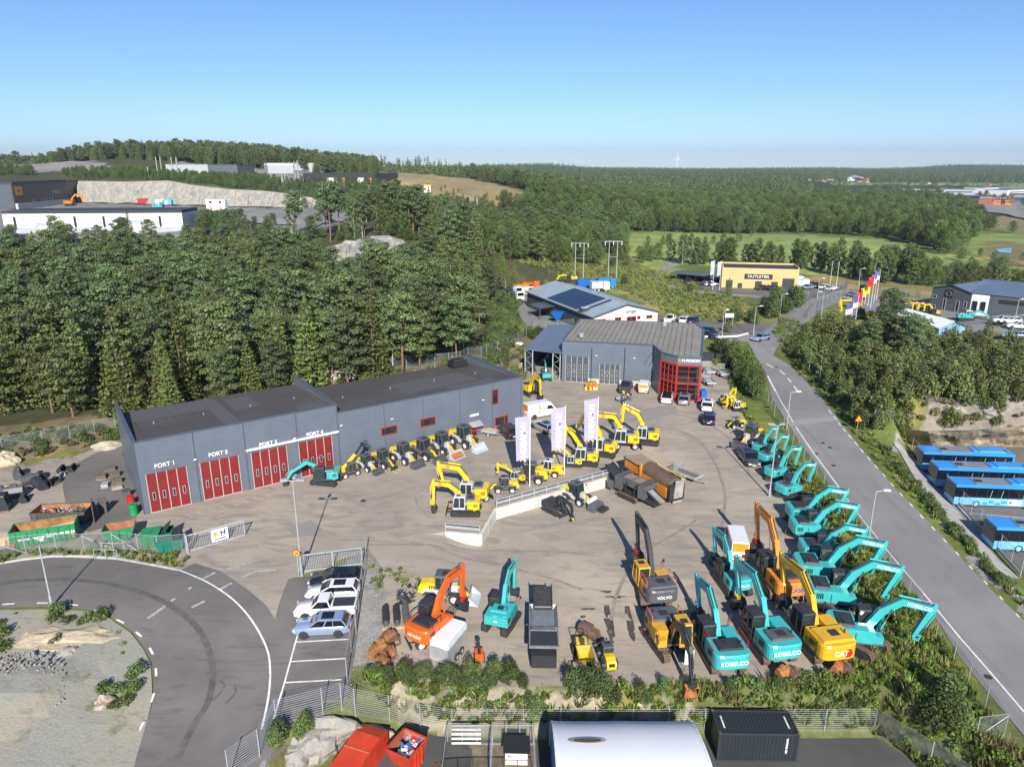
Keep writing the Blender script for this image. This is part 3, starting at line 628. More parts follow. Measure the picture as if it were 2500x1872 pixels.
tb.box((LM/2,.12,H1+.04),(LM+.1,.42,.10),M_TRIM);tb.box(((LM+L1)/2,.14,H2+.04),(L1-LM-.06,.42,.10),M_TRIM)
for x,hh in((.12,H1),(LM-.15,H1),(L1-.16,H2)):tb.box((x,DP/2+.5,hh+.055),(.42,DP-.3,.10),M_TRIM)
for x in(0,.26,.5,.77,1):tb.box((LM*x if x<1 else LM-.1,-.03,H1/2),(.10,.05,H1),M_TRIM)
for x in(.22,.42,.62,.81,.985):tb.box((LM+(L1-LM)*x,-.01,H2/2),(.06,.04,H2),M_TRIM)
part('trim',tb,ws)
vb=MB();vb.box((L1-3.2,DP-2.2,H2-.5),(2.9,1.9,.9),M_BLK,taper=.92);vb.box((L1-3.2,DP-2.2,H2+.1),(2.2,1.3,.35),M_BLK,taper=.8);part('roof_ventilator',vb,ws)
DOORS=[(q5((1170,1352))[0],q5((1435,990))[0],None),(q5((1578,1250))[0],q5((1835,905))[0],None),
(q5((1965,1165))[0],(600+310/3.16,824+830/3.16),None),((600+425/3.16,824+1038/3.16),(600+660/3.16,824+757/3.16),2)]
for i,(bl,tr,wk)in enumerate(DOORS):
 x0,z0,x1,z1=F1.rect(bl,tr);port_door(ws,x0,.05,x1,z1,4,M_RED,wicket=wk)
for i,(x,y)in enumerate(q5((1270,977),(1682,893))+[(600+172/3.16,824+815/3.16),(600+532/3.16,824+738/3.16)]):
 X_,Z_=F1.px(x,y);text(ws,'PORT %d'%(i+1),.66,M_WHT,face_y(X_,-.06,Z_),bold=.012,extr=.03)
gx0,gz0=F1.px(600,824+868/3.16);gx1,gz1=F1.px(600+712/3.16,824+722/3.16);gx0=F1.px(*q5((1895,870))[0])[0]
rb=MB();rb.box(((gx0+gx1)/2,-.14,gz1),(gx1-gx0,.24,.22),M_WHT);part('rail_cover',rb,ws)
for px,py in q5((1502,938))+q6b((372,775),(1123,625),(1825,480),(732,676)):
 X_,Z_=F1.px(px,py);wall_light(ws,I4,X_,Z_)
for(bl,tr,sp)in(((1048,755),(1162,675),None),((1350,688),(1458,608),None),((1898,515),(1943,398),None),((1925,680),(2020,597),.72)):
 x0,z0,x1,z1=F1.rect(q6b(bl)[0],q6b(tr)[0]);window(ws,x0,z0,x1,z1,split=sp)
x0,z0,x1,z1=F1.rect(q6b((1738,768))[0],q6b((1785,668))[0]);d=MB();d.box(((x0+x1)/2,-.04,1.1),(x1-x0,.08,2.2),M_RFR)
dd=part('entrance_door',d,ws);g=MB();g.box(((x0+x1)/2,-.09,1.55),(x1-x0-.3,.03,.85),M_GLS);g.box(((x0+x1)/2,-.09,.55),(x1-x0-.3,.03,.6),M_GLS);part('pane',g,dd)
cn=MB();sloped(cn,x0-.4,x1+.5,-1.1,-.01,z1+.1,z1+.55,M_ALU,.06);part('canopy',cn,ws)
X_,Z_=F1.px(*q6b((1762,596))[0]);sg=MB();sg.box((X_,-.05,Z_),(1.5,.06,.32),M_WHT);part('sign_panel',sg,ws)
MG=bpy.data.materials.new('glass_clear');MG.use_nodes=True;n_=MG.node_tree;b_=n_.nodes['Principled BSDF']
b_.inputs['Base Color'].default_value=(.02,.025,.03,1);b_.inputs['Roughness'].default_value=.04
tr_=n_.nodes.new('ShaderNodeBsdfTransparent');tr_.inputs[0].default_value=(.75,.8,.8,1);mx_=n_.nodes.new('ShaderNodeMixShader');mx_.inputs[0].default_value=.62
n_.links.new(b_.outputs[0],mx_.inputs[1]);n_.links.new(tr_.outputs[0],mx_.inputs[2]);n_.links.new(mx_.outputs[0],n_.nodes['Material Output'].inputs[0])
A2,B2=(9.2,126.4),(25.2,123.1);F2=Fr(A2,B2)
P2=[(9.2,126.4),(25.2,123.1),(25.7,118.3),(27.8,115.3),(31.6,114.6),(37.0,134.2),(36.8,139.5),(14.0,143.8)]
def zr2(x,y):return 7.62+max(0,(y+.2*x-121))*.020
sh=thing('showroom_hall','grey machine showroom with red framed glass corner and lettered fascia','building',(0,0,0))
wb=MB()
for i in(0,1,4,5,6,7):
 a,b2=P2[i],P2[(i+1)%8];f=Fr(a,b2);wb.M=Matrix.Translation((a[0],a[1],0))@Matrix.Rotation(f.rz,4,'Z')
 z0_,z1_=zr2(*a),zr2(*b2);L=f.L
 wb.add([(0,0,0),(L,0,0),(L,0,z1_),(0,0,z0_),(0,.25,0),(L,.25,0),(L,.25,z1_),(0,.25,z0_)],[(0,1,2,3),(7,6,5,4),(3,2,6,7),(0,3,7,4),(1,5,6,2)],M_WALL)
part('wall',wb,sh)
rf=MB();rf.add([(x,y,zr2(x,y)-.06)for x,y in P2],[tuple(range(8))],M_ROOFK);rf.add([(x,y,zr2(x,y)-.25)for x,y in P2],[tuple(range(8))[::-1]],M_TRIM)
r2=part('roof',rf,sh);sm=MB();d2=Vector((4.8,17.2,0)).normalized();dx=Vector((.982,-.19,0))
for i in range(1,27):
 s_=i;a=Vector((9.2,126.4,0))+dx*s_;
 if s_>16.4:a=a-Vector(d2)*(7.2+min(0,s_-19)*.5)
 b2=Vector((14,143.6,0))+dx*s_*.98;b2.y-=0
 if b2.x>36.6:continue
 sm.bar((a.x+.1,a.y+.4,zr2(a.x,a.y)-.05),(b2.x,b2.y-.5,zr2(b2.x,b2.y-.5)-.05),.07,.05,M_SEAM)
part('roof_seam',sm,r2)
tb=MB()
for i in range(8):
 a,b2=P2[i],P2[(i+1)%8];hgt_=.12 if i!=4 else.25
 tb.bar((a[0],a[1],zr2(*a)),(b2[0],b2[1],zr2(*b2)),.32 if i not in(2,3)else.3,hgt_,M_TRIM)
part('trim',tb,sh)
M2=Matrix.Translation((*A2,0))@Matrix.Rotation(F2.rz,4,'Z');hd=bpy.data.objects.new('front_wall',None)
def q7(*a):return[(1200+x/3.16,724+y/3.16)for x,y in a]
M_DGD=mat('door_slate',(0.075,0.09,0.10),rough=0.4)
def onwall(bm_objs):
 for o in bm_objs:o.matrix_local=M2@o.matrix_local
for bl,tr,wk in(((570,648),(750,465),1),((830,668),(993,527),1)):
 x0,z0,x1,z1=F2.rect(q7(bl)[0],q7(tr)[0]);d=port_door(sh,x0,.05,x1,z1,4,M_DGD,rows=2,wicket=wk);onwall([d])
for px,py in q7((810,455),(1102,475)):
 X_,Z_=F2.px(px,py);wall_light(sh,M2,X_,Z_)
for px in(775,1032):
 pb=MB();X_,Z_=F2.px(*q7((px,395))[0]);pb.M=M2;pb.cyl((X_,-.12,0),(X_,-.12,Z_),.06,M_BLK);part('downpipe',pb,sh)
pl=MB();pl.M=M2;pl.box((10.6,-.03,.45),(11.5,.05,.9),conc);part('plinth',pl,sh)
for k,(a,b2,nx)in enumerate((((25.7,118.3),(27.8,115.3),4),((27.8,115.3),(31.6,114.6),2))):
 f=Fr(a,b2);M=Matrix.Translation((a[0],a[1],0))@Matrix.Rotation(f.rz,4,'Z');L=f.L
 fb=MB();fb.box((L/2,.1,7.05),(L,.3,1.5),M_WALL);part('fascia',fb,sh,M=M)
 fr=MB()
 for i in range(nx+1):fr.box((L*i/nx,-.04,3.1),((.28 if i in(0,nx)else.08),.18,6.2),M_RFR)
 for z in(.12,3.05,6.2):fr.box((L/2,-.10,z),(L,.16,.30 if z>1 else.2),M_RFR)
 for z in(1.25,2.1,4.1,5.15):fr.box((L/2,-.06,z),(L,.10,.07),M_RFR)
 p=part('window_frame',fr,sh,M=M);g=MB();g.box((L/2,.08,3.1),(L,.02,6.1),MG);part('pane',g,p)
 if k==1:
  bl=MB();bl.box((L-.35,.35,4.7),(.5,.05,2.6),M_WHT);bl.box((L-.35,.35,1.5),(.5,.05,2.5),M_WHT);part('blind',bl,sh,M=M)
  text(sh,'K',.66,M_ORG,M@face_y(L/2-1.62,-.08,7.05),bold=.02,extr=.03,italic=.15);text(sh,'H-MASKIN',.64,M_WHT,M@face_y(L/2+.22,-.08,7.05),bold=.015,extr=.03,italic=.15)
fl=MB();ip=[(26.1,118.6),(27.9,115.6),(31.3,114.95),(33,121),(27,123)];fl.slab(ip,0.04,.10,conc);fl.slab(ip,3.0,3.2,M_WHT);fl.slab([(27,122.8),(33,120.8),(33,121),(27,123)],0.1,6.5,M_DGD);part('showroom_floor',fl,sh)
for px,py in((1419,819),(1622,792)):
 v=MB();f=Fr((9.2,131),(30,127));p=U(px,py,8.2);v.cyl((0,0,-.2),(0,0,.25),.45,M_ALU,n=16);v.cyl((0,0,.25),(0,0,.45),.6,M_ALU,r2=.35,n=16);part('roof_ventilator',v,sh,M=Matrix.Translation(p))
os_=thing('open_shed','open fronted storage shed with blue grey mono pitch roof beside the showroom','building',(0,0,0))
rb=MB();Q=[(2.3,131.2,5.0),(9.2,126.7,5.35),(14.0,143.6,7.0),(7.6,145.0,6.7)]
M_BLR=cladding('roof_blue_grey',(0.13,0.165,0.23),0.3,False);rb.add(Q+[(x,y,z-.18)for x,y,z in Q],[(0,1,2,3),(7,6,5,4),(0,4,5,1),(1,5,6,2),(2,6,7,3),(3,7,4,0)],M_BLR);part('roof',rb,os_)
wl=MB();wl.bar((2.6,131.2,2.4),(7.7,144.8,3.1),.12,4.9,M_TRIM);wl.bar((7.7,144.8,3.1),(13.9,143.4,3.3),.12,6.2,M_TRIM);part('wall',wl,os_)
for a,b2 in(((2.5,131.2),(3.9,130.2)),((7.6,127.9),(8.9,127.1))):
 lg=MB();
 for p in(a,b2):lg.bar((p[0],p[1],0),(p[0],p[1],4.95),.16,.16,M_GAL)
 for k in range(5):
  s0,s1=(a,b2)if k%2 else(b2,a);lg.bar((s0[0],s0[1],k*.98+.05),(s1[0],s1[1],k*.98+.98),.07,.07,M_GAL)
 part('lattice_post',lg,os_)
hs=thing('solar_hall','white gabled hall with grey roof, solar panels and red window frames','building',(0,0,0))
LF,RF_,LB=Vector((19.1,164.3,0)),Vector((35.6,171.3,0)),Vector((4.3,200.2,0));RB=RF_+LB-LF;EZ,RZ=4.4,6.75
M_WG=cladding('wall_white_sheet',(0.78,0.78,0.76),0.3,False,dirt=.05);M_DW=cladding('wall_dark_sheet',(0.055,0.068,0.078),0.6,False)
M_RG=cladding('roof_light_grey',(0.34,0.40,0.43),0.4,False,rough=.4,depth=.02)
mf,mb2=(LF+RF_)/2,(LB+RB)/2
def z_(v,z):return(v.x,v.y,z)
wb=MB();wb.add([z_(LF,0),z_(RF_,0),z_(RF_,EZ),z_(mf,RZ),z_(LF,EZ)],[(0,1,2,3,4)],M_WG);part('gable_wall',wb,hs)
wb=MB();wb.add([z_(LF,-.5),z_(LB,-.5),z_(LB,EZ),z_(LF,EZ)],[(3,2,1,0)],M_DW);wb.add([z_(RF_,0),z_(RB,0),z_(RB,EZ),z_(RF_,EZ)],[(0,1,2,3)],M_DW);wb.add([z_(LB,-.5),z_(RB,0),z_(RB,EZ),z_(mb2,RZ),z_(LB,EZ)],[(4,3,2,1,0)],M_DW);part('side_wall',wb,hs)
rf=MB();ax=(RF_-LF).normalized();ay=(LB-LF).normalized();o1=.5;sl_=(RZ-EZ)/((RF_-LF).length/2)
e0=LF-ax*o1-ay*o1;e1=LB-ax*o1+ay*o1;r0=mf-ay*o1;r1=mb2+ay*o1;g0=RF_+ax*o1-ay*o1;g1=RB+ax*o1+ay*o1;ez=EZ-sl_*o1
rf.add([z_(e0,ez+.12),z_(r0,RZ+.12),z_(r1,RZ+.12),z_(e1,ez+.12),z_(g0,ez+.12),z_(g1,ez+.12)],[(0,1,2,3),(1,4,5,2)],M_RG)
rf.add([z_(e0,ez-.1),z_(r0,RZ-.1),z_(r1,RZ-.1),z_(e1,ez-.1),z_(g0,ez-.1),z_(g1,ez-.1)],[(3,2,1,0),(2,5,4,1)],M_RG);roofo=part('roof',rf,hs)
tb=MB();tb.bar(z_(e0,ez+.02),z_(r0,RZ+.02),.12,.30,M_TRIM);tb.bar(z_(r0,RZ+.02),z_(g0,ez+.02),.12,.30,M_TRIM);tb.bar(z_(e0,ez),z_(e1,ez),.16,.28,M_TRIM);part('verge_trim',tb,hs)
M_PV=glassy('solar_cell',(0.012,0.022,0.055),.12);half=(r0-e0).dot(ax)
def rp(s,t):p=e0+ay*s+ax*(half*t);return(p.x,p.y,ez+(RZ-ez)*t+.20)
for j in range(6):
 for i in range(14):
  s0=9.3+j*2.9;t0=.06+i*.063
  if j==0 and False:continue
  pv=MB();
  pv.add([rp(s0,t0),rp(s0,t0+.054),rp(s0+1.38,t0+.054),rp(s0+1.38,t0),rp(s0+1.45,t0),rp(s0+1.45,t0+.054),rp(s0+2.76,t0+.054),rp(s0+2.76,t0)],[(0,1,2,3),(4,5,6,7)],M_PV)
  part('solar_panel',pv,roofo)
pv=MB();pv.add([rp(6.4,.22),rp(6.4,.95),rp(7.6,.95),rp(7.6,.22)],[(0,1,2,3)],M_PV);part('solar_panel',pv,roofo)
v=MB();p=rp(6.3,.14);v.M=Matrix.Translation(p)@Matrix.Rotation(F1.rz,4,'Z');v.box((0,0,.35),(2.6,1.5,.7),M_DW);v.box((0,0,.8),(2.0,1.1,.3),M_GAL,taper=.7);part('roof_ventilator',v,hs)
F3=Fr(LF,RF_);M3=Matrix.Translation(LF)@Matrix.Rotation(F3.rz,4,'Z')
for bl,tr,sp in(((952,1527),(998,1500),.5),((1043,1532),(1113,1492),.5),((1125,1512),(1146,1490),None),((1195,1507),(1238,1483),.5),((832,1535),(876,1512),None)):
 x0,z0,x1,z1=F3.rect(*[(1200+x/3.16,300+y/3.16)for x,y in(bl,tr)]);o=window(hs,x0,z0,x1,z1,split=sp,w_=.16);onw=o;o.matrix_local=M3@o.matrix_local
X_,Z_=F3.px(1200+1052/3.16,300+1453/3.16);text(hs,'Ströman',1.35,M_TRIM,M3@face_y(X_,-.05,Z_-.1,R(-3)),bold=.02)
sn=MB();M_LB=mat('letter_blue',(0.16,0.42,0.72));X_,Z_=F3.px(1200+990/3.16,300+1457/3.16)
for k in range(8):
 a=k*math.pi/4;sn.bar((X_+.12*math.cos(a),-.05,Z_+.12*math.sin(a)),(X_+.55*math.cos(a),-.05,Z_+.55*math.sin(a)),.10,.04,M_LB)
part('emblem',sn,hs,M=M3)
cn=MB();c0=LF+ay*23.5;M4=Matrix.Translation((c0.x,c0.y,0))@Matrix.Rotation(math.atan2(ay.y,ay.x),4,'Z')
cn.M=M4;cn.box((0,2.4,3.3),(6.5,4.6,.15),M_TRIM,rx=R(-4))
for x in(-3,3):cn.box((x,4.4,1.5),(.15,.15,3.1),M_TRIM)
part('canopy',cn,hs)
a,b2=W(1760,702),W(1946,708);F4=Fr((a.x,a.y,a.z),(b2.x,b2.y,b2.z))
M_TAN=cladding('wall_tan',(0.62,0.46,0.20),0.9,True,dirt=.05);L=F4.L
ob=thing('car_dealer_hall','pale yellow flat roofed car dealer hall with a long black name sign','building',(a.x,a.y,min(a.z,b2.z)-.1),F4.rz)
hz=F4.px(1765,653)[1]+.1;wb=MB();wb.box((L/2,4.5,hz/2),(L,9,hz),M_TAN)
wb.box((L/2,9,hz+.3),(L,.3,.7),M_TAN)
wb.box((.15,4.5,hz+.25),(.3,8.6,.6),M_TAN);wb.box((L-.15,4.5,hz+.25),(.3,8.6,.6),M_TAN);part('wall',wb,ob)
rf=MB();rf.box((L/2,4.5,hz+.12),(L-.62,8.6,.12),M_BLK);part('roof',rf,ob)
def q3b(*a):return[(1200+x/3.16,300+y/3.16)for x,y in a]
def q4(*a):return[(1800+x/3.16,300+y/3.16)for x,y in a]
M_DK=mat('door_dark',(0.045,0.047,0.05),rough=.5)
for k,(bl,tr)in enumerate(((q3b((1805,1265))[0],q3b((1862,1210))[0]),(q3b((1897,1272))[0],q3b((1935,1234))[0]),(q3b((2030,1277))[0],q3b((2087,1220))[0]),(q3b((2125,1280))[0],q3b((2140,1245))[0]),(q4((258,1280))[0],q4((315,1225))[0]),(q4((342,1285))[0],q4((443,1200))[0]))):
 x0,z0,x1,z1=F4.rect(bl,tr);d=MB();d.box(((x0+x1)/2,-.05,z1/2),(x1-x0,.10,z1),M_DK);part('door',d,ob)
x0,z0,x1,z1=F4.rect(q3b((1952,1195))[0],q3b((2170,1172))[0]);sg=MB();sg.box(((x0+x1)/2,-.12,(z0+z1)/2),(x1-x0,.2,abs(z1-z0)+.3),M_BLK);s_=part('sign_panel',sg,ob)
text(ob,'OUTLETBIL',1.15,M_WHT,face_y((x0+x1)/2,-.24,(z0+z1)/2),bold=.015,font_sx=1.15)
def hall(name,lab,A,B,depth,hw,ridge,mw,mr,s=1):
 """gabled hall, gable side A-B facing out"""
 f=Fr(A,B);t=thing(name,lab,'building',(A[0],A[1],A[2]),f.rz);L=f.L;o=.3
 b=MB();b.add([(0,0,-1),(L,0,-1),(L,0,hw),(L/2,0,ridge),(0,0,hw),(0,depth,-1),(L,depth,-1),(L,depth,hw),(L/2,depth,ridge),(0,depth,hw)],[(0,1,2,3,4),(9,8,7,6,5),(1,6,7,2),(5,0,4,9)],mw);part('wall',b,t)
 r=MB();r.add([(-o,-o,hw),(L/2,-o,ridge+.15),(L+o,-o,hw),(L+o,depth+o,hw),(L/2,depth+o,ridge+.15),(-o,depth+o,hw)],[(0,1,4,5),(1,2,3,4)],mr)
 r.add([(-o,-o,hw-.2),(L/2,-o,ridge-.05),(L+o,-o,hw-.2),(L+o,depth+o,hw-.2),(L/2,depth+o,ridge-.05),(-o,depth+o,hw-.2)],[(5,4,1,0),(4,3,2,1),(0,1,7,6)if False else(5,4,1,0)],mr);part('roof',r,t);return t,f
M_GH=cladding('wall_grey_hall',(0.085,0.095,0.11),.5)
a,b2=W(2269,752),W(2364,768)
gt,gf=hall('machine_dealer_hall','dark grey machine dealer hall with a black round emblem board on its gable',(a.x,a.y,a.z),(b2.x,b2.y,b2.z),14,5.6,6.9,M_GH,M_BLR)
x0,z0,x1,z1=gf.rect((2307,725),(2328,712));sg=MB();sg.box(((x0+x1)/2,-.1,(z0+z1)/2+.2),(x1-x0,.15,2.0),M_BLK);part('sign_panel',sg,gt)
em=MB();c=((x0+x1)/2,(z0+z1)/2+.2)
for k in range(16):
 a0,a1=k*math.pi/8,(k+1)*math.pi/8;em.bar((c[0]+.62*math.cos(a0),-.2,c[1]+.62*math.sin(a0)),(c[0]+.62*math.cos(a1),-.2,c[1]+.62*math.sin(a1)),.14,.05,M_ALU)
for sx in(-1,1):em.bar((c[0]+sx*.7,-.2,c[1]),(c[0]+sx*1.15,-.2,c[1]-.1),.14,.05,M_ALU)
part('emblem',em,gt)
for bl,tr in(((2277,727),(2287,720)),((2276,752),(2284,744)),((2299,757),(2311,728)),((2330,762),(2343,736)),((2351,753),(2361,737))):
 x0,z0,x1,z1=gf.rect(bl,tr);window(gt,x0,max(z0,.2),x1,z1,frame=M_ALU,w_=.12)
lb=MB();fl_=Fr((b2.x,b2.y),(b2.x+9,b2.y-7.5));Mx=Matrix.Translation((b2.x,b2.y,b2.z))@Matrix.Rotation(fl_.rz,4,'Z')
lw=thing('hall_wing','long low grey wing of the machine dealer with white office corner','building',(b2.x,b2.y,b2.z),fl_.rz)
lb.box((24,9,2.2),(40,18,6.4),M_GH);part('wall',lb,lw);wb=MB();wb.box((2,1.2,2.6),(3.9,2.2,5.6),M_WHT);part('office_wall',wb,lw)
rb=MB();rb.add([(-.3,-.3,5.9),(45,-.3,5.3),(45,19,7),(-.3,19,7),(-.3,-.3,5.7),(45,-.3,5.1)],[(0,1,2,3),(4,5,1,0)],M_BLR);part('roof',rb,lw)
for x in(1.0,2.8):window(lw,x-.5,1.2,x+.5,3.6,frame=M_BLK,w_=.1)
ub=MB();
for x in(17.5,20):ub.box((x,4,6.6),(2.2,1.6,.9),M_BLK,taper=.85)
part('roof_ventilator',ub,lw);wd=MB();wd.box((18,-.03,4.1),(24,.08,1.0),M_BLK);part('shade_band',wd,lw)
a,b2=W(2287,838),W(2352,836)
M_TENT=mat('tent_white',(0.84,0.85,0.86),rough=.5,dirt=.05);M_TB=mat('tent_blue',(0.24,0.42,0.55),rough=.6)
tt,tf=hall('storage_tent','white roofed storage tent with light blue walls among the pines',(a.x,a.y,a.z),(b2.x,b2.y,b2.z),14,3.3,4.6,M_TB,M_TENT)
TB=thing('storage_tent','large white barrel roofed storage tent, nearest building at the bottom edge','tent',(0,0,0));
TX0,TX1,TY1=3.0,13.3,45.6;arc_=[]
M_TW=mat('tent_sheet',(0.86,0.87,0.88),rough=.5,dirt=.02,scale=.3);M_TS=mat('tent_side',(0.10,0.20,0.42),rough=.5)
for k in range(25):
 a=math.pi*k/24;arc_.append((38.2+7.4*math.cos(a)*(1),-5.8+5.6*math.sin(a)**.8))
tb=MB();tb.M=I4;rows=[]
nx=24
for i in range(nx+1):
 x=TX0+(TX1-TX0)*i/nx;sag=.10*abs(math.sin(math.pi*i/nx*2));rows.append([(x,y,z-sag*max(0,(z+5.8)/5.6)**2)for y,z in arc_])
tb.loft(rows,M_TW,cap=False,smooth=True,closed=False);part('roof_sheet',tb,TB)
for x in(TX0,TX1):
 e=MB();e.add([(x,y,z-.05)for y,z in arc_],[tuple(range(25))],M_TS);part('end_wall',e,TB)
hp=MB()
for i in range(0,7):
 x=TX0+(TX1-TX0)*i/6
 for(y0,z0),(y1,z1)in zip(arc_[:-1],arc_[1:]):
  if i in(0,6):hp.bar((x,y0,z0+.02),(x,y1,z1+.02),.14,.05,M_TW)
part('sheet_seam',hp,TB)
pd=MB();p=U(1434,1805,-.35);n=24
for s_,dz,m in((1.0,.0,mat('puddle_rim',(0.42,0.36,0.30),rough=.6,dirt=.3,scale=4)),(.74,.012,mat('puddle_leaves',(0.13,0.095,0.055),rough=.5,dirt=.6,scale=9))):
 pts_=[]
 for k in range(n):
  a=6.283*k/n;x=p.x+1.35*s_*math.cos(a);y=p.y+.30*s_*math.sin(a)
  yy=(y-38.2)/7.4;zz_=-5.8+5.6*(math.sin(math.acos(max(-1,min(1,yy)))))**.8;pts_.append((x,y,zz_+.03+dz))
 pd.add(pts_,[tuple(range(n))],m)
part('rain_puddle',pd,TB)
ct=thing('shipping_container','black corrugated steel shipping container on the asphalt beside the white tent','container',(18.85,45.2,-5.77),R(-1.0))
M_CT=cladding('container_black',(0.028,0.034,0.042),.28,False,rough=.5,depth=.05)
b=MB();b.box((0,0,1.35),(5.95,2.36,2.36),M_CT)
for i in range(21):
 x=-2.8+i*.28;b.box((x,-1.19,1.35),(.15,.05,2.25),M_CT);b.box((x,0,2.545),(.15,2.2,.04),M_CT);b.box((x,1.19,1.35),(.15,.05,2.25),M_CT)
part('body',b,ct);fr=MB();M_CF=mat('container_frame',(0.035,0.04,0.048),rough=.5)
for x in(-2.98,2.98):
 for y in(-1.17,1.17):fr.box((x,y,1.3),(.16,.16,2.6),M_CF)
 for z in(.08,2.54):fr.box((x,0,z),(.12,2.2,.14),M_CF)
for y in(-1.18,1.18):
 for z in(.08,2.54):fr.box((0,y,z),(5.85,.12,.15),M_CF)
part('frame',fr,ct);M_RST=mat('rust',(0.22,0.085,0.03),rough=.85,dirt=.4,scale=4)
for x in(-2.98,2.98):
 for y in(-1.17,1.17):cc=MB();cc.box((x,y,2.62),(.18,.18,.05),M_RST);part('corner_casting',cc,ct)
text(ct,'CMA CU 207318 1',.16,M_WHT,Matrix.Translation((2.45,0,2.585))@Matrix.Rotation(R(-90),4,'Z'),bold=.01);text(ct,'CMA CU 207318 5',.16,M_WHT,Matrix.Translation((-2.5,0,2.585))@Matrix.Rotation(R(-90),4,'Z'),bold=.01)
o=text(ct,'WITTPURE 4051',.20,M_WHT,face_y(2.15,-1.24,1.5)@Matrix.Rotation(R(-90),4,'Z'),bold=.01)
def block(name,lab,pl,pr,ytop,depth,mw,mr,roof=.4,group=None,cat='building',roof_over=.2,bands=None,sink=2.0):
 """plain hall: pl, pr are pixels of its front foot, ytop the pixel row of its front eave"""
 a,b=W(*pl),W(*pr);f=Fr((a.x,a.y,a.z),(b.x,b.y,b.z));L=f.L;h=max(2.0,f.px((pl[0]+pr[0])/2,ytop)[1])
 t=thing(name,lab,cat,(a.x,a.y,a.z),f.rz,group=group);dz=b.z-a.z;h+=0
 m=MB();m.box((L/2,depth/2,(h-sink)/2),(L,depth,h+sink),mw);part('wall',m,t)
 r=MB();r.box((L/2,depth/2,h+roof/2+.01),(L+roof_over,depth+roof_over,roof),mr);part('roof',r,t)
 return t,f,L,h
M_BRD=cladding('wall_brown_black',(0.035,0.03,0.03),.5);M_LG=cladding('wall_light_grey',(0.42,0.44,0.46),.5);M_RD=mat('roof_dark',(0.035,0.037,0.042),rough=.6)
t,f,L,h=block('warehouse','long white warehouse with dark roof and loading doors behind the pine forest',(14,571),(449,563),521,16,M_WG,M_RD,.9)
bs=MB();bs.box((L/2,-.04,.8),(L,.1,2.2),M_LG);part('base_course',bs,t)
for x0,x1,yt in((294,425,770),(975,1095,750)):
 a0,z0,a1,z1=f.rect((x0/3.16,562),(x1/3.16,300+yt/3.16));d=MB();d.box(((a0+a1)/2,-.5,z1/2),(a1-a0,1.0,z1),M_GAL);dr=part('dock_frame',d,t)
 g=MB();g.box(((a0+a1)/2+.2,-1.03,z1/2-.5),(a1-a0-1.0,.05,z1-1),M_WHT);part('door',g,dr)
for x in(117,582,805,1238):
 a0,z0=f.px(x/3.16,545);w1=MB();w1.box((a0,-.04,h*.55),(.75,.08,h*.6),M_BLK);part('window',w1,t)
t,f,L,h=block('warehouse','dark brown warehouse with an orange sign at the quarry edge',(41,511),(171,497),447,40,M_BRD,M_RD,1.2)
bs=MB();bs.box((L/2,-.6,1.0),(L+1,1.2,3.4),conc);part('loading_ramp',bs,t);le=MB();le.box((-.1,20,h/2+.2),(.3,39,h-.4),M_GH);part('end_wall',le,t)
a0,z0,a1,z1=f.rect((35.5,470),(50,455));a0+=.6;a1+=.6
sg=MB();sg.box(((a0+a1)/2,-.1,h-3.2),(a1-a0,.1,4.2),M_ORG);part('sign_panel',sg,t);text(t,'LME',1.7,M_BRD,face_y((a0+a1)/2,-.2,h-3.2),bold=.04)
for x,z in((.28,.2),(.33,.2),(.44,.2),(.5,.2),(.55,.2),(.6,.2),(.66,.2),(.7,.5),(.74,.5),(.78,.5),(.82,.5)):w1=MB();w1.box((L*x,-.05,h*z+1),(.8,.1,1.6),M_LG);part('window',w1,t)
block('warehouse','low black annexe behind the dark brown warehouse',(172,496),(199,490),442,30,M_BRD,M_RD,.5)
t,f,L,h=block('warehouse','light grey box shaped warehouse below the wooded ridge',(510,433),(581,432),403,30,M_LG,M_LG,.3)
block('warehouse','dark grey half of the box shaped warehouse below the ridge',(582,432),(622,425),404,30,M_GH,M_RD,.3)
block('warehouse','small pale arched store hall under the wooded ridge',(655,424),(717,423),404,18,M_LG,M_TENT,1.6)
t,f,L,h=block('warehouse','grey striped warehouse with blue letters on the hilltop',(794,424),(891,424),399,30,M_LG,M_RD,.6)
for z in(.3,.5,.7,.9):w1=MB();w1.box((L/2,-.06,h*z),(L,.1,.5),M_GH);part('wall_band',w1,t)
for i in range(6):w1=MB();w1.box((L*(.66+i*.03),-.2,h*.8),(L*.02,.1,1.6),M_LB);part('letter',w1,t)
t,f,L,h=block('warehouse','low wide warehouse with dark roof and white gates on the hill',(742,446),(917,453),434,40,M_BRD,M_RD,3.0)
for x,m,w1_ in((.4,M_WHT,8),(.55,M_ORG,3),(.8,M_WHT,5),(.92,M_ORG,3)):w1=MB();w1.box((L*x,-.1,1.6),(w1_,.2,3.2),m);part('gate',w1,t)
M_ORB=mat('wall_orange',(0.75,0.20,0.03),rough=.6);M_DBG=mat('wall_blue_grey',(0.10,0.14,0.19),rough=.6);M_BRK=mat('wall_brick',(0.28,0.11,0.07),rough=.8);M_RFO=mat('roof_tile_orange',(0.55,0.17,0.07),rough=.8)
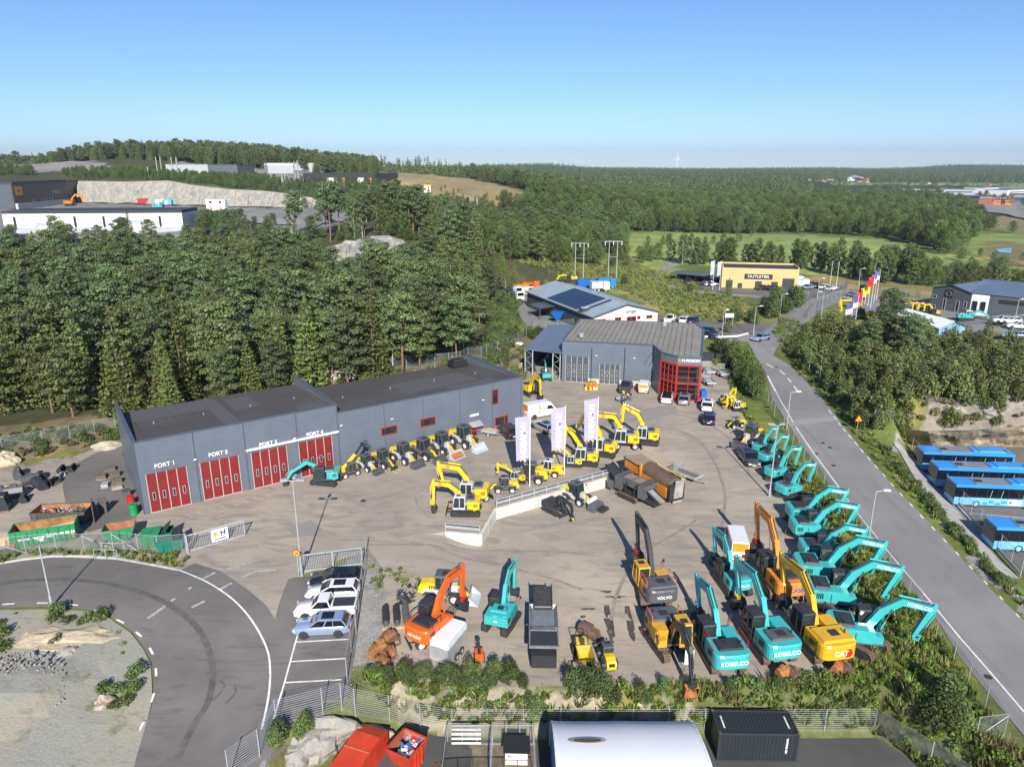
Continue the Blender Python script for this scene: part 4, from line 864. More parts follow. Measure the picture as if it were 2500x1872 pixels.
FARB=[(1275,1420,518,562,M_DBG,'blue grey factory at the left end of the far estate'),(1340,1585,541,586,M_WHT,'long white factory nearest the wood in the far estate'),(1515,1615,567,603,M_LG,'pale grey unit beside the white factory'),(1620,1690,575,612,M_DBG,'small blue grey unit in the far estate'),(1692,1790,583,622,M_WHT,'small white unit left of the brown shed'),
(1590,1830,516,556,M_LG,'pale factory with blue roof at the back of the far estate'),(1790,1858,592,632,M_BRK,'brown shed beside the orange building'),(1862,1960,575,630,M_ORB,'tall orange building with dark top in the far estate'),(1975,2120,598,632,M_ORB,'long low orange building by the motorway'),(1965,2075,578,596,M_WHT,'white strip building behind the orange one'),
(1905,2010,502,548,M_WHT,'white silo building in the far estate'),(2080,2290,517,560,M_WHT,'white office block with window row at the far right'),(2090,2290,552,580,M_BRK,'brick hall right of the orange building'),(2125,2290,572,612,M_DBG,'grey hall nearest the motorway trees'),(1960,2100,519,532,M_DBG,'low grey hall behind the silo building')]
for x0,x1,yt,yb,m,lab in FARB:
 p0,p1=(1800+x0/3.16,300+yb/3.16),(1800+x1/3.16,300+yb/3.16);t,f,L,h=block('factory',lab,p0,p1,300+yt/3.16,30,m,M_DBG if m is not M_DBG else M_LG,.8,group='factories of the far estate')
 w1=MB();w1.box((L/2,-.1,h*.6),(L*.85,.2,h*.14),M_GLS);part('window',w1,t)
for x0,x1,yt,yb,lab in((550,568,433,446,'small house left of the church village'),(604,642,437,460,'red roofed farmhouse left of the church'),(688,745,432,446,'long farmhouse with orange roof near the church'),(970,1006,440,458,'white house right of the church'),(1425,1460,456,468,'white farmhouse alone in the far green fields'),(1870,1945,469,481,'orange roofed farm buildings at the far right')):
 p0,p1=(1800+x0/3.16,300+yb/3.16),(1800+x1/3.16,300+yb/3.16);a,b=W(*p0),W(*p1);f=Fr((a.x,a.y,a.z),(b.x,b.y,b.z));hh=f.px((p0[0]+p1[0])/2,300+yt/3.16)[1]
 L=f.L;t=thing('farmhouse',lab,'house',(a.x,a.y,a.z),f.rz);m=MB();m.box((L/2,6,hh*.25-1),(L,12,hh*.5+2),M_WHT);part('wall',m,t)
 m=MB();m.M=Matrix.Rotation(R(0),4,'Z');m.add([(-.5,-.5,hh*.5),(L+.5,-.5,hh*.5),(L+.5,12.5,hh*.5),(-.5,12.5,hh*.5),(-.5,6,hh),(L+.5,6,hh)],[(0,1,5,4),(2,3,4,5),(0,4,3),(1,2,5),(0,3,2,1)],M_RFO);part('roof',m,t)
a=W(2080.7,442.5);b=W(2107,444);f=Fr((a.x,a.y,a.z),(b.x,b.y,b.z));t=thing('church','white country church with spire and orange roof before the far hills','church',(a.x,a.y,a.z),f.rz);h1_=f.px(2090,436)[1];L=f.L
tw=L*.42;m=MB();m.box((L*.62,6,h1_*.3),(L*.8,12,h1_*.8),M_WHT);part('nave',m,t);m=MB();m.prism([(L*.2,h1_*.66),(L*1.04,h1_*.66),(L*.98,h1_*1.25),(L*.26,h1_*1.25)],-.5,12.5,M_RFO);part('roof',m,t)
ht=f.px(2084,434)[1];m=MB();m.box((2.5,4,ht*.5),(tw*.45,tw*.45,ht*1.1),M_WHT);m2=part('tower',m,t);m=MB();m.cyl((2.5,4,ht),(2.5,4,f.px(2085,428)[1]),tw*.28,M_GAL,r2=.2,n=8);part('spire',m,m2)
p=Vector(T(1652,410,2.6));tp=Vector(T(1653.5,387,2.6));t=thing('wind_turbine','white wind turbine turning above the far hills','wind turbine',p);hh=tp.z-p.z
m=MB();m.cyl((0,0,-60),(0,0,hh),4.2,M_WHT,r2=2.6,n=10);part('tower',m,t);m=MB();m.box((0,1,hh),(4,9,4),M_WHT);part('nacelle',m,t)
for k,a in enumerate((88,208,328)):
 m=MB();c,s_=math.cos(R(a)),math.sin(R(a));m.add([(0,-4,hh),(3.2*-s_+10*c*.2,-4,hh+3.2*c),(44*c,-4.3,hh+44*s_),(44*c,-3.7,hh+44*s_),(0,-3,hh)],[(0,1,2,3,4),(4,3,2,1,0)],M_WHT);m.cyl((0,-4,hh),(44*c,-4,hh+44*s_),1.9,M_WHT,r2=.4,n=6);part('blade',m,t)
for(x,y0,y1,tt_,lab)in((1366,404,392,1.6,'slender steel radio mast on the left wooded hill'),(2150,411,393,2.6,'tall thin radio mast on the right far hill')):
 p=Vector(T(x,y0,tt_));q=Vector(T(x,y1,tt_));m=MB();m.cyl((0,0,-20),(0,0,q.z-p.z),1.1,M_GAL,r2=.7,n=6);m.tube([(0,0,(q.z-p.z)*.6),(2.5,0,(q.z-p.z)*.6)],.3,M_GAL);single('radio_mast',m,lab,'mast',p)
# ================================================================ machines
TEAL=mat('paint_teal',(0.05,0.44,0.43),rough=.32,coat=.4,dirt=.10,scale=.9);YEL=mat('paint_yellow',(0.80,0.56,0.015),rough=.32,coat=.4,dirt=.08,scale=.9)
CATY=mat('paint_cat',(0.72,0.40,0.02),rough=.36,dirt=.15,scale=.9);ORA=mat('paint_orange',(0.78,0.27,0.03),rough=.38,dirt=.2,scale=.9);HIT=mat('paint_hitachi',(0.72,0.13,0.015),rough=.35,dirt=.12,scale=.9)
VOY=mat('paint_volvo',(0.68,0.36,0.03),rough=.4,dirt=.2,scale=.9);GRY=mat('paint_grey',(0.10,0.105,0.115),rough=.4,dirt=.2);LGR=mat('paint_light_grey',(0.52,0.55,0.60),rough=.4,dirt=.1)
DGR=mat('paint_dark',(0.035,0.037,0.042),rough=.45,dirt=.2);RUB=mat('rubber',(0.022,0.021,0.021),rough=.85,dirt=.4,scale=2,rgb2=(0.05,0.045,0.04));STL=mat('track_steel',(0.16,0.10,0.07),rough=.75,dirt=.4,scale=3)
TRD=mat('track_dark',(0.045,0.042,0.042),rough=.75,dirt=.4,scale=3);CHR=mat('cylinder_rod',(0.6,0.62,0.65),rough=.2,metal=.9);RED=mat('paint_red',(0.55,0.02,0.02),rough=.4);BLU=mat('paint_blue',(0.02,0.14,0.50),rough=.4)
RST2=mat('rust_bright',(0.42,0.16,0.05),rough=.85,dirt=.45,scale=2.5);SAFE=mat('rail_orange',(0.80,0.12,0.03),rough=.5);CABG=glassy('cab_glass',(0.025,0.04,0.04),.06)
def armp(mb,pts,wd,th,m):
 P=[Vector((x,z))for x,z in pts];up,dn=[],[]
 for i,p in enumerate(P):
  d=(P[min(i+1,len(P)-1)]-P[max(i-1,0)]).normalized();n=Vector((-d.y,d.x))*wd[i]/2;up.append(tuple(p+n));dn.append(tuple(p-n))
 for i in range(len(P)-1):mb.prism([dn[i],dn[i+1],up[i+1],up[i]],-th/2+(.004 if i%2 else 0),th/2-(.004 if i%2 else 0),m)
def ram(parent,name,a,b,r,mbody,y=0.0,frac=.55):
 m=MB();a=Vector((a[0],y,a[1]));b=Vector((b[0],y,b[1]));c=a+(b-a)*frac;m.cyl(a,c,r,mbody,n=8);o=part(name,m,parent);m=MB();m.cyl(c,b,r*.55,CHR,n=8);part('piston_rod',m,o)
TRK={}
def track_mesh(Lk,H,wd,msh):
 k=(round(Lk,2),round(H,2),round(wd,2),msh.name)
 if k in TRK:return TRK[k]
 b=MB();r=H/2;st=Lk/2-r;per=4*st+2*math.pi*r;n=int(per/.19)
 for i in range(n):
  s=per*i/n
  if s<2*st:x,z,a=-st+s,H,0
  elif s<2*st+math.pi*r:q=(s-2*st)/r;x,z,a=st+r*math.sin(q),r+r*math.cos(q),q
  elif s<4*st+math.pi*r:x,z,a=st-(s-2*st-math.pi*r),0,math.pi
  else:q=(s-4*st-math.pi*r)/r;x,z,a=-st-r*math.sin(q),r-r*math.cos(q),math.pi+q
  cx,cz=x-.03*math.sin(a),z-.03*math.cos(a);b.box((cx,0,cz),(.16,wd,.06),msh,ry=a)
 out=[(-st,.1)]+[(st,.1)]+[(st+(r-.1)*math.sin(q),r-(r-.1)*math.cos(q))for q in(.6,1.2,1.9,2.5)]+[(st,H-.1),(-st,H-.1)]+[(-st-(r-.1)*math.sin(q),r-(r-.1)*math.cos(q))for q in(2.5,1.9,1.2,.6)]
 b.prism(out,-wd*.42,wd*.42,DGR);b.prism([(x*.8,z*.55+H*.22)for x,z in out],-wd*.5,wd*.5,DGR)
 for i in range(5):b.cyl((-st+2*st*i/4,-wd*.47,.16),(-st+2*st*i/4,wd*.47,.16),.12,DGR,n=8)
 TRK[k]=b.mesh('track');return TRK[k]
WHL={}
def wheel(parent,x,y,r,wd,rim,name='wheel',turn=0):
 k=(round(r,2),round(wd,2),rim.name)
 if k not in WHL:
  b=MB();prof=[(-wd/2,r*.62),(-wd/2,r*.92),(-wd*.38,r),(wd*.38,r),(wd/2,r*.92),(wd/2,r*.62)];n=18;rings=[]
  for yy,rr_ in prof:rings.append([(rr_*math.cos(6.283*i/n),yy,rr_*math.sin(6.283*i/n))for i in range(n)])
  b.loft(rings,RUB,cap=False,smooth=True)
  t=b.mesh('tyre');b=MB();b.cyl((0,-wd*.36,0),(0,wd*.36,0),r*.63,rim,n=16);b.cyl((0,-wd*.46,0),(0,wd*.46,0),r*.2,rim,n=10);WHL[k]=(t,b.mesh('rim'))
 t,rm=WHL[k];o=link(name,t,parent);o.location=(x,y,r);o.rotation_euler=(0,0,turn);link('rim',rm,o);return o
def bucket(mb,x,z,s,wd,m,ang=0.0,teeth=True):
 """curved digging bucket hung at (x, z)"""
 pr=[(.15,.05),(-.35,-.05),(-.62,-.45),(-.5,-.9),(-.1,-1.15),(.55,-1.1)];c,sn=math.cos(ang),math.sin(ang)
 P=[(x+s*(a*c-b*sn),z+s*(a*sn+b*c))for a,b in pr];t=.05*s
 for i in range(len(P)-1):
  a,b=Vector(P[i]),Vector(P[i+1]);d=(b-a).normalized();n=Vector((-d.y,d.x))*t;mb.prism([tuple(a),tuple(b),tuple(b+n),tuple(a+n)],-wd/2,wd/2,m)
 for sy in(-1,1):mb.prism(P,sy*wd/2-.02,sy*wd/2+.02,m)
 if teeth:
  e=Vector(P[-1]);d=(e-Vector(P[-2])).normalized()
  for k in range(5):yy=-wd*.42+wd*.84*k/4;mb.bar((e.x,yy,e.y),(e.x+d.x*.2*s,yy,e.y+d.y*.2*s),.09*s,.05*s,m)
def cab(parent,x0,x1,y0,y1,z0,z1,frame,roof,slope=.25,name='cab',skyl=True):
 c=MB();t=.09;mid=z0+(z1-z0)*.32
 for yy in(y0,y1):
  c.bar((x0,yy,z0),(x0,yy,z1),t,t,frame);c.bar((x1,yy,z0),(x1,yy,mid),t,t,frame);c.bar((x1,yy,mid),(x1-slope,yy,z1),t,t,frame)
  c.bar(((x0+x1)/2-.1,yy,z0),((x0+x1)/2-.1,yy,z1),t,t,frame);c.bar((x0,yy,z0+.1),(x1,yy,z0+.1),t,.28,frame);c.bar((x0,yy,z1-.04),(x1-slope,yy,z1-.04),t,t,frame)
 for xx,zz in((x0,z0+.2),(x1,z0+.12)):c.bar((xx,y0,zz),(xx,y1,zz),t,.3,frame)
 o=part(name,c,parent)
 g=MB();i=.02;g.prism([(x0+i,z0+.1),(x1-i,z0+.1),(x1-i,mid),(x1-slope-i,z1-.05),(x0+i,z1-.05)],y0+i,y1-i,CABG);part('window',g,o)
 r=MB();r.box(((x0+x1-slope)/2,(y0+y1)/2,z1+.05),(x1-x0-slope+.2,y1-y0+.12,.12),roof,taper=.93)
 ro=part('cab_roof',r,o)
 if skyl:k=MB();k.box(((x0+x1-slope)/2+.2,(y0+y1)/2,z1+.12),((x1-x0)*.35,(y1-y0)*.6,.03),DGR);part('skylight',k,ro)
 return o
def excavator(label,loc,yaw,s=1.0,tyaw=0.0,body=TEAL,cw=None,boomc=None,cabf=DGR,cabr=DGR,hood=GRY,wheels=False,blade=False,pose=None,tool='link',brand=None,arm_brand=None,
shoe=None,rail=None,bs=None,rim=LGR,name='excavator',group=None,tail=2.75,two=False,deck=False,cabside=1,chassis=None,bk=DGR,width=2.7,toolc=None):
 cw=cw or body;boomc=boomc or body;bs=bs or[(.5,1.75),(1.5,3.6),(3.0,4.85),(5.5,4.35)];st=pose or(4.4,1.7);chassis=chassis or DGR
 t=thing(name,label,'excavator',loc,yaw,s,group);tw=TR(rz=tyaw)
 if wheels:
  for sx in(-1.35,1.35):
   for sy in(-1.0,1.0):
    p=tw@Vector((sx,sy,0));wheel(t,p.x,p.y,.52,.42,rim,turn=tyaw)
  u=MB();u.M=tw;u.box((0,0,.75),(3.0,.75,.4),chassis);u.box((1.35,0,.6),(.3,1.7,.25),DGR);u.box((-1.35,0,.6),(.3,1.7,.25),DGR);u.box((0,0,.98),(1.3,1.5,.16),chassis);part('undercarriage',u,t)
  b=MB();b.M=tw;b.box((-2.35,0,.45),(.12,2.5,.6),bk,ry=R(8));b.box((-2.0,.4,.55),(.7,.15,.15),bk);b.box((-2.0,-.4,.55),(.7,.15,.15),bk);part('dozer_blade',b,t)
  zb=1.12
 else:
  me=track_mesh(4.3,.92,.6,shoe or TRD)
  for sy in(-1.15,1.15):o=link('track',me,t);o.matrix_local=tw@TR(0,sy,0)
  u=MB();u.M=tw;u.box((0,0,.6),(1.6,1.8,.42),DGR);u.box((.9,0,.5),(.5,1.9,.25),DGR,rz=R(20));u.box((-.9,0,.5),(.5,1.9,.25),DGR,rz=R(-20));u.cyl((0,0,.75),(0,0,1.06),.62,DGR,n=16);part('undercarriage',u,t)
  if blade:
   b=MB();b.M=tw;b.box((2.75,0,.42),(.12,2.7,.75),bk,ry=R(-6));
   for yy in(-.45,.45):b.bar((1.2,yy,.55),(2.7,yy,.4),.16,.16,bk)
   part('dozer_blade',b,t)
  zb=1.05
 w2=width/2
 u=MB();u.slab([(-tail+.75,-w2),(1.75,-w2+.05),(1.85,-.55),(1.3,-.42),(1.3,.42),(1.85,.55),(1.75,w2-.05),(-tail+.75,w2)],zb,zb+.16,GRY)
 u.box((-.55,-w2+.62,zb+.70),(2.9,1.2,1.1),body,tapery=.94);u.box((1.25,-w2+.45,zb+.50),(.7,.75,.68),body);u.box((-1.15,w2-.55,zb+.70),(1.7,1.05,1.1),body,tapery=.94);part('upper_body',u,t)
 for yy in(-w2-.005,w2+.005):
  pv=MB();[pv.box((-1.7+k*.16,yy,zb+.75),(.09,.03,.5),DGR)for k in range(4)];pv.box((-.5,yy,zb+.55),(.04,.02,.9),DGR);part('side_vent',pv,t)
 c=MB();n=10;rear=[]
 for i in range(n+1):
  a=math.pi/2+math.pi*i/n;rear.append((-tail+.85+.85*math.copysign(abs(math.cos(a))**.75,math.cos(a)),w2*math.copysign(abs(math.sin(a))**.45,math.sin(a))))
 def rg(z,k,kx):return[(-tail+.85+(x+tail-.85)*kx,y*k,z)for x,y in rear]
 c.loft([rg(zb-.06,.97,.85),rg(zb+.08,1,1),rg(zb+1.12,1,1),rg(zb+1.27,.96,.88)],cw,smooth=False);part('counterweight',c,t)
 h=MB();h.box((-tail+1.35,-.05,zb+1.34),(1.35 if not deck else 1.9,width*(.72 if not deck else.93),.26),hood,taper=.90);h.box((-tail+1.35,-.1,zb+1.49),(.7,width*.25,.05),DGR);part('engine_hood',h,t)
 m=MB();m.cyl((-tail+1.2,-w2*.62,zb+1.3),(-tail+1.2,-w2*.62,zb+1.8),.06,DGR,n=8);part('exhaust',m,t)
 cs=cabside;ya,yb=(.42,w2-.02)if cs>0 else(-w2+.02,-.42)
 cab(t,.05,1.72,ya,yb,zb+.17,zb+2.02,cabf,cabr)
 if rail:
  m=MB()
  for yy in(-w2+.08,w2-.08):m.tube([(-tail+.9,yy,zb+1.2),(-tail+.9,yy,zb+1.9),(-.2,yy,zb+1.9),(-.2,yy,zb+1.2)],.035,rail)
  m.tube([(1.7,-w2+.1,zb+.6),(1.7,-w2+.1,zb+1.5),(.8,-w2+.1,zb+1.5)],.035,rail);part('handrail',m,t)
 m=MB();m.tube([(1.7,-w2,zb+.7),(1.85,-w2-.15,zb+1.4)],.02,DGR);m.box((1.87,-w2-.18,zb+1.5),(.06,.22,.34),DGR);part('mirror',m,t);m=MB();m.box((1.75,yb+.14*cs,zb+1.3),(.06,.3,.34),DGR);part('mirror',m,t)
 b=MB();wd=[.62,.66,.62,.40]if len(bs)==4 else[.5]*len(bs);armp(b,bs,wd,.42,boomc)
 if two:armp(b,[bs[1],bs[2]],[.75,.7],.5,boomc)
 bo=part('boom',b,t);tipx,tipz=bs[-1];kx,kz=bs[2]
 hs=MB();off=[(x-.15,.14,z+.42)for x,z in bs[1:]];hs.tube(off,.035,DGR);hs.tube([(x,-.14,z)for x,_,z in off],.035,DGR);part('hose',hs,bo)
 for yy in(-.30,.30):ram(t,'boom_cylinder',(1.35,1.35),((bs[1][0]+bs[2][0])/2,(bs[1][1]+bs[2][1])/2-.1),.09,boomc,yy)
 dx,dz=st[0]-tipx,st[1]-tipz;L=math.hypot(dx,dz);ux,uz=dx/L,dz/L
 hx,hz_=tipx-ux*.55,tipz-uz*.55;ram(t,'arm_cylinder',(kx-.3,kz+.50),(hx,hz_),.085,boomc)
 b=MB();armp(b,[(hx,hz_),(tipx,tipz),(tipx+dx*.5,tipz+dz*.5),st],[.22,.52,.40,.24],.30,boomc);sk=part('stick',b,t)
 sx_=-1 if(uz<0 and ux<=0)or uz<0 else 1
 nx_,nz_=(uz,-ux);
 if nx_<0:nx_,nz_=-nx_,-nz_
 ram(t,'bucket_cylinder',(tipx+dx*.12+nx_*.42,tipz+dz*.12+nz_*.42),(st[0]-ux*.42+nx_*.42,st[1]-uz*.42+nz_*.42),.07,boomc,frac=.62)
 lk=MB();e=(st[0]+ux*.05-nx_*.0,st[1]+uz*.05)
 for yy in(-.16,.16):
  lk.bar((st[0]-ux*.42+nx_*.42,yy,st[1]-uz*.42+nz_*.42),(st[0]-ux*.3,yy,st[1]-uz*.3),.06,.12,boomc);lk.bar((st[0]-ux*.42+nx_*.42,yy,st[1]-uz*.42+nz_*.42),(st[0]+ux*.1+nx_*.45,yy,st[1]+uz*.1+nz_*.45),.06,.12,boomc)
 lk.bar((st[0],0,st[1]),(st[0]+ux*.1+nx_*.45,0,st[1]+uz*.1+nz_*.45),.38,.14,boomc);part('bucket_linkage',lk,sk)
 if tool in('bucket','tilt','plan'):
  k=MB();bx,bz=st[0]+nx_*.2,st[1]+uz*.1
  if tool=='tilt':k.cyl((bx,0,bz-.05),(bx,0,bz-.5),.32,toolc or DGR,n=12);k.box((bx,0,bz-.3),(.5,.7,.25),DGR);part('tiltrotator',k,t);k=MB();bz-=.5
  if tool!='tilt' or pose is None or True:
   bw=1.1 if tool!='plan' else 1.9;bucket(k,bx+.1,bz,.85,bw,bk,ang=R(-30 if uz<-.5 else 10));part('bucket',k,t)
 if brand:
  txt,col,sz=brand;text(t,txt,sz,col,Matrix.Translation((-tail-.015,0,zb+.58))@Euler((R(90),0,R(-90))).to_matrix().to_4x4(),bold=.008,extr=.02)
 if arm_brand:
  txt,col,sz=arm_brand;a_,b_2=bs[2],bs[3];an=math.atan2(b_2[1]-a_[1],b_2[0]-a_[0]);cx_,cz_=a_[0]*.45+b_2[0]*.55,a_[1]*.45+b_2[1]*.55
  text(t,txt,sz,col,Matrix.Translation((cx_,-.225,cz_))@Euler((R(90),-an,0)).to_matrix().to_4x4(),bold=.004)
  text(t,txt,sz,col,Matrix.Translation((cx_,.225,cz_))@Euler((R(90),0,R(180))).to_matrix().to_4x4()@Matrix.Rotation(-an,4,'Z'),bold=.015)
 return t
def at(px,py,up=0.0):
 """ground spot under a point that shows at (px, py) and stands `up` metres above the ground"""
 z=0
 for _ in range(6):p=U(px,py,z+up);z=gz(p.x,p.y)
 return Vector((p.x,p.y,z))
def yawto(a,b):return math.atan2(b.y-a.y,b.x-a.x)
KB=('KOBELCO',M_WHT,.50);KA=('KOBELCO',M_WHT,.42)
def q8(x,y):return(1700+x/3.68,1248+y/3.68)
def q9(x,y):return(1800+x/3.16,724+y/3.16)
HI=[(.5,1.75),(1.3,3.9),(2.6,5.6),(4.6,6.3)]
for(x,y,s,yw,ty,lab)in((1450,1080,.98,-12,-44,'nearest of the teal excavators along the bank, boom reaching over the grass'),
(1225,740,.98,-9,-44,'second nearest teal excavator along the bank with black engine cover'),(1120,520,.98,-7,-44,'third teal excavator along the bank, boom over the fence'),
(1090,350,.80,-5,-44,'small teal excavator with grey blade in the middle of the bank row'),(1010,150,.86,-4,-46,'teal excavator on grey tracks, fifth along the bank'),(965,10,.82,0,-46,'teal excavator at the far end of the near bank row, mostly hidden')):
 s*=1.08;p=at(*q8(x,y),1.3*s);excavator(lab,p,R(yw),s,R(ty),brand=None,arm_brand=KA,shoe=STL,group='teal excavators along the grassy bank',blade=(s<.9),tail=2.2 if s<1.0 else 2.5,bs=[(.5,1.75),(1.5,3.5),(2.9,4.6),(5.2,4.2)],pose=(4.1,1.5),hood=DGR)
for(x,y,s,yw,lab)in((400,1478,.66,28,'nearest small teal excavator of the four beside the grey estate car'),(310,1350,.66,32,'second small teal excavator of the upper bank group'),
(245,1235,.60,34,'third small teal excavator of the upper bank group'),(190,1160,.56,38,'farthest small teal excavator of the upper bank group with dark cab roof')):
 s*=1.16;p=at(*q9(x,y),1.3*s);excavator(lab,p,R(yw),s,R(yw-78),arm_brand=KA,group='small teal excavators on the gravel by the upper bank',tail=2.3,blade=True)
p=at(*q8(205,1225),1.0);excavator('teal excavator seen from behind with dark rear box, left of the two in front',p,R(97),1.05,0,brand=KB,shoe=STL,hood=DGR,width=2.95,tool='tilt',tail=2.85,rail=RED,bs=[(.5,1.75),(1.4,3.4),(2.9,4.5),(5.4,3.9)],pose=(4.5,1.8))
p=at(*q8(640,1140),1.0);excavator('teal excavator seen from behind between a teal and a yellow one',p,R(100),1.07,0,brand=KB,shoe=STL,width=2.95,tool='tilt',toolc=YEL,tail=2.85,bs=[(.5,1.75),(1.4,3.6),(3.0,4.9),(6.0,4.5)],pose=(5.0,1.9))
p=at(*q8(1085,1130),1.0);t=excavator('deep yellow excavator with grey cab seen from behind',p,R(100),1.10,0,body=CATY,brand=('CAT',M_WHT,.58),shoe=STL,hood=CATY,deck=True,width=2.95,tool='tilt',tail=3.0,bs=[(.5,1.75),(1.4,3.6),(3.0,4.8),(6.0,4.5)],pose=(5.0,1.9))
hx=MB();hx.slab([(.34*math.cos(k*math.pi/3),.40*math.sin(k*math.pi/3))for k in range(6)],0,.012,RED);o=part('emblem',hx,t,M=Matrix.Translation((-3.006,-.62,1.62))@Euler((R(90),0,R(-90))).to_matrix().to_4x4())
p=at(*q8(325,590),1.2);excavator('small teal excavator with black cab parked in front of the white van',p,R(100),.88,0,brand=('KOBELCO',M_WHT,.36),tool='tilt',tail=2.3,bs=[(.5,1.75),(1.4,3.6),(2.8,4.7),(5.2,4.4)],pose=(4.4,2.0))
p=at(*q8(745,590),1.2);excavator('orange excavator with black engine cover and boom raised high',p,R(97),1.10,R(-8),width=3.1,body=ORA,brand=('CASE',BLU,.55),shoe=STL,hood=DGR,tool='tilt',tail=3.0,bs=[(.5,1.75),(1.3,3.8),(2.7,5.3),(5.4,5.3)],pose=(4.6,2.4),toolc=RED)
def qv(x,y):return(1200+x/3.68,1248+y/3.68)
p=at(*qv(1455,640),1.5);excavator('grey and yellow excavator with dark boom raised above the yard',p,R(100),1.02,R(-12),body=VOY,cw=GRY,boomc=DGR,cabf=VOY,cabr=VOY,brand=('VOLVO',M_WHT,.42),shoe=STL,rail=SAFE,tool='tilt',tail=2.75,width=2.95,deck=True,hood=GRY,bs=[(.5,1.75),(1.3,3.9),(2.6,5.5),(5.2,5.7)],pose=(4.4,2.6),toolc=RED)
p=at(*qv(1585,1100),1.3);excavator('yellow excavator facing the viewer with rusty bucket on the verge',p,R(-83),1.02,R(10),body=VOY,cw=GRY,boomc=DGR,cabf=VOY,cabr=VOY,shoe=STL,rail=SAFE,tool='tilt',bk=RST2,tail=2.6,width=2.95,deck=True,bs=[(.5,1.75),(1.6,3.2),(3.0,4.0),(5.0,3.2)],pose=(5.6,1.3),hood=GRY)
def qz(x,y):return(600+x/3.16,1348+y/3.16)
p=at(*qz(1430,560),1.4);excavator('orange wheeled excavator behind the white box trailer',p,R(58),.98,R(-30),body=HIT,wheels=True,brand=('HITACHI',M_WHT,.36),hood=DGR,tool='tilt',toolc=RED,tail=2.3,bs=[(.5,1.75),(1.4,3.5),(2.6,4.6),(4.8,4.6)],pose=(4.6,1.8),rail=DGR)
p=at(*qz(1975,470),1.2);excavator('teal midi excavator alone on the open lower yard',p,R(72),.84,R(-6),brand=('KOBELCO',M_WHT,.22),hood=TEAL,tool='bucket',tail=1.9,shoe=TRD,bs=[(.5,1.75),(1.4,3.9),(2.6,5.0),(4.8,4.9)],pose=(4.4,1.9))
p=at(600+620/3.16,824+1070/3.16,.9);excavator('teal excavator with black cab parked in front of the fourth red door',p,R(187),.80,R(-18),tail=1.95,tool='bucket',bk=DGR,bs=[(.5,1.75),(1.5,3.0),(2.8,3.7),(5.2,2.2)],pose=(6.2,.6))
WN=dict(body=YEL,cabf=LGR,cabr=LGR,hood=GRY,bk=DGR)
W_=('W',RED,.5)
def qw(x,y):return(1000+x/5.52,1100+y/5.52)
p=at(*qw(760,720),1.1);excavator('yellow crawler excavator with light grey cab beside the barrier',p,R(178),.80,R(0),tail=1.95,tool='tilt',toolc=YEL,blade=True,arm_brand=W_,bs=[(.4,1.6),(1.0,3.2),(2.4,4.4),(4.6,4.6)],pose=(4.6,1.6),**WN)
p=at(*qw(860,560),1.2);excavator('yellow wheeled excavator with light grey cab behind the crawler one',p,R(175),.88,R(40),tail=2.0,wheels=True,tool='link',arm_brand=W_,bs=[(.4,1.6),(.9,3.4),(1.9,4.8),(4.6,5.2)],pose=(4.0,2.6),**WN)
def qy(x,y):return(1140+x/6.9,960+y/6.9)
def q7_(x,y):return(1200+x/3.16,724+y/3.16)
for(x,y,s,yw,wh,lab,kw)in((1140+2010/6.9,960+1060/6.9,.80,168,False,'yellow excavator with light cab behind the middle flagpole',dict(bs=[(.4,1.6),(1.0,3.2),(2.2,5.0),(3.6,6.4)],pose=(3.6,3.2))),
(1140+1810/6.9,960+1130/6.9,.52,170,False,'smallest yellow excavator close to the middle flagpole',dict(bs=[(.4,1.6),(1.2,3.0),(2.6,4.4),(4.9,4.9)],pose=(5.0,2.3))),
(*q7_(870,1160),.84,160,False,'yellow excavator with light cab behind the right flagpole',dict(bs=[(.4,1.6),(.8,3.6),(1.5,5.2),(3.5,6.4)],pose=(4.4,4.2))),
(*q7_(1035,1100),.92,172,True,'yellow wheeled excavator with red chassis near the right flagpole',dict(chassis=RED,bs=[(.4,1.6),(.9,3.4),(1.9,4.9),(5.0,5.1)],pose=(4.8,2.6))),
(*q7_(1200,1070),.84,165,False,'yellow excavator farthest right in the flagpole row',dict(bs=[(.4,1.6),(.9,3.4),(1.7,5.0),(4.2,6.2)],pose=(4.3,3.4)))):
 p=at(x,y,1.1*s+.2);excavator(lab,p,R(yw),s,R(0 if not wh else 6),wheels=wh,tail=1.95,arm_brand=W_,group='yellow excavators lined up behind the railing',**kw,**WN)
p=at(*qy(870,1400),.7);excavator('tiny yellow excavator beside the small loader at the railing end',p,R(165),.50,0,tail=1.8,blade=True,bs=[(.4,1.6),(1.4,2.4),(3.2,3.6),(5.4,4.2)],pose=(5.3,1.8),**WN)
p=at(1240+290/5.52,800+830/5.52,.9);excavator('dark yellow excavator with folded boom near the open shed',p,R(-60),.80,R(0),body=YEL,cabf=DGR,cabr=DGR,cw=DGR,hood=DGR,tool='bucket',tail=1.9,bs=[(.4,1.6),(.9,3.2),(2.0,4.6),(4.2,4.0)],pose=(4.4,1.2))
p=at(1240+515/5.52,800+660/5.52,.6);excavator('small teal excavator standing in the open shed doorway',p,R(95),.62,0,tail=1.9,bs=[(.4,1.6),(1.0,3.2),(2.0,4.4),(3.6,4.6)],pose=(3.6,2.2),blade=True)
for(x,y,yw,lab)in((1600+975/5.52,800+985/5.52,40,'small yellow excavator with white cab, left of the pair by the bank'),(1600+1105/5.52,800+1045/5.52,200,'small yellow excavator with white cab, right of the pair by the bank')):
 p=at(x,y,.8);excavator(lab,p,R(yw),.55,R(yw-25),tail=1.85,blade=True,body=YEL,cabf=M_WHT,cabr=M_WHT,hood=GRY,bs=[(.4,1.6),(1.0,3.4),(1.9,4.6),(3.8,4.4)],pose=(3.6,1.6))
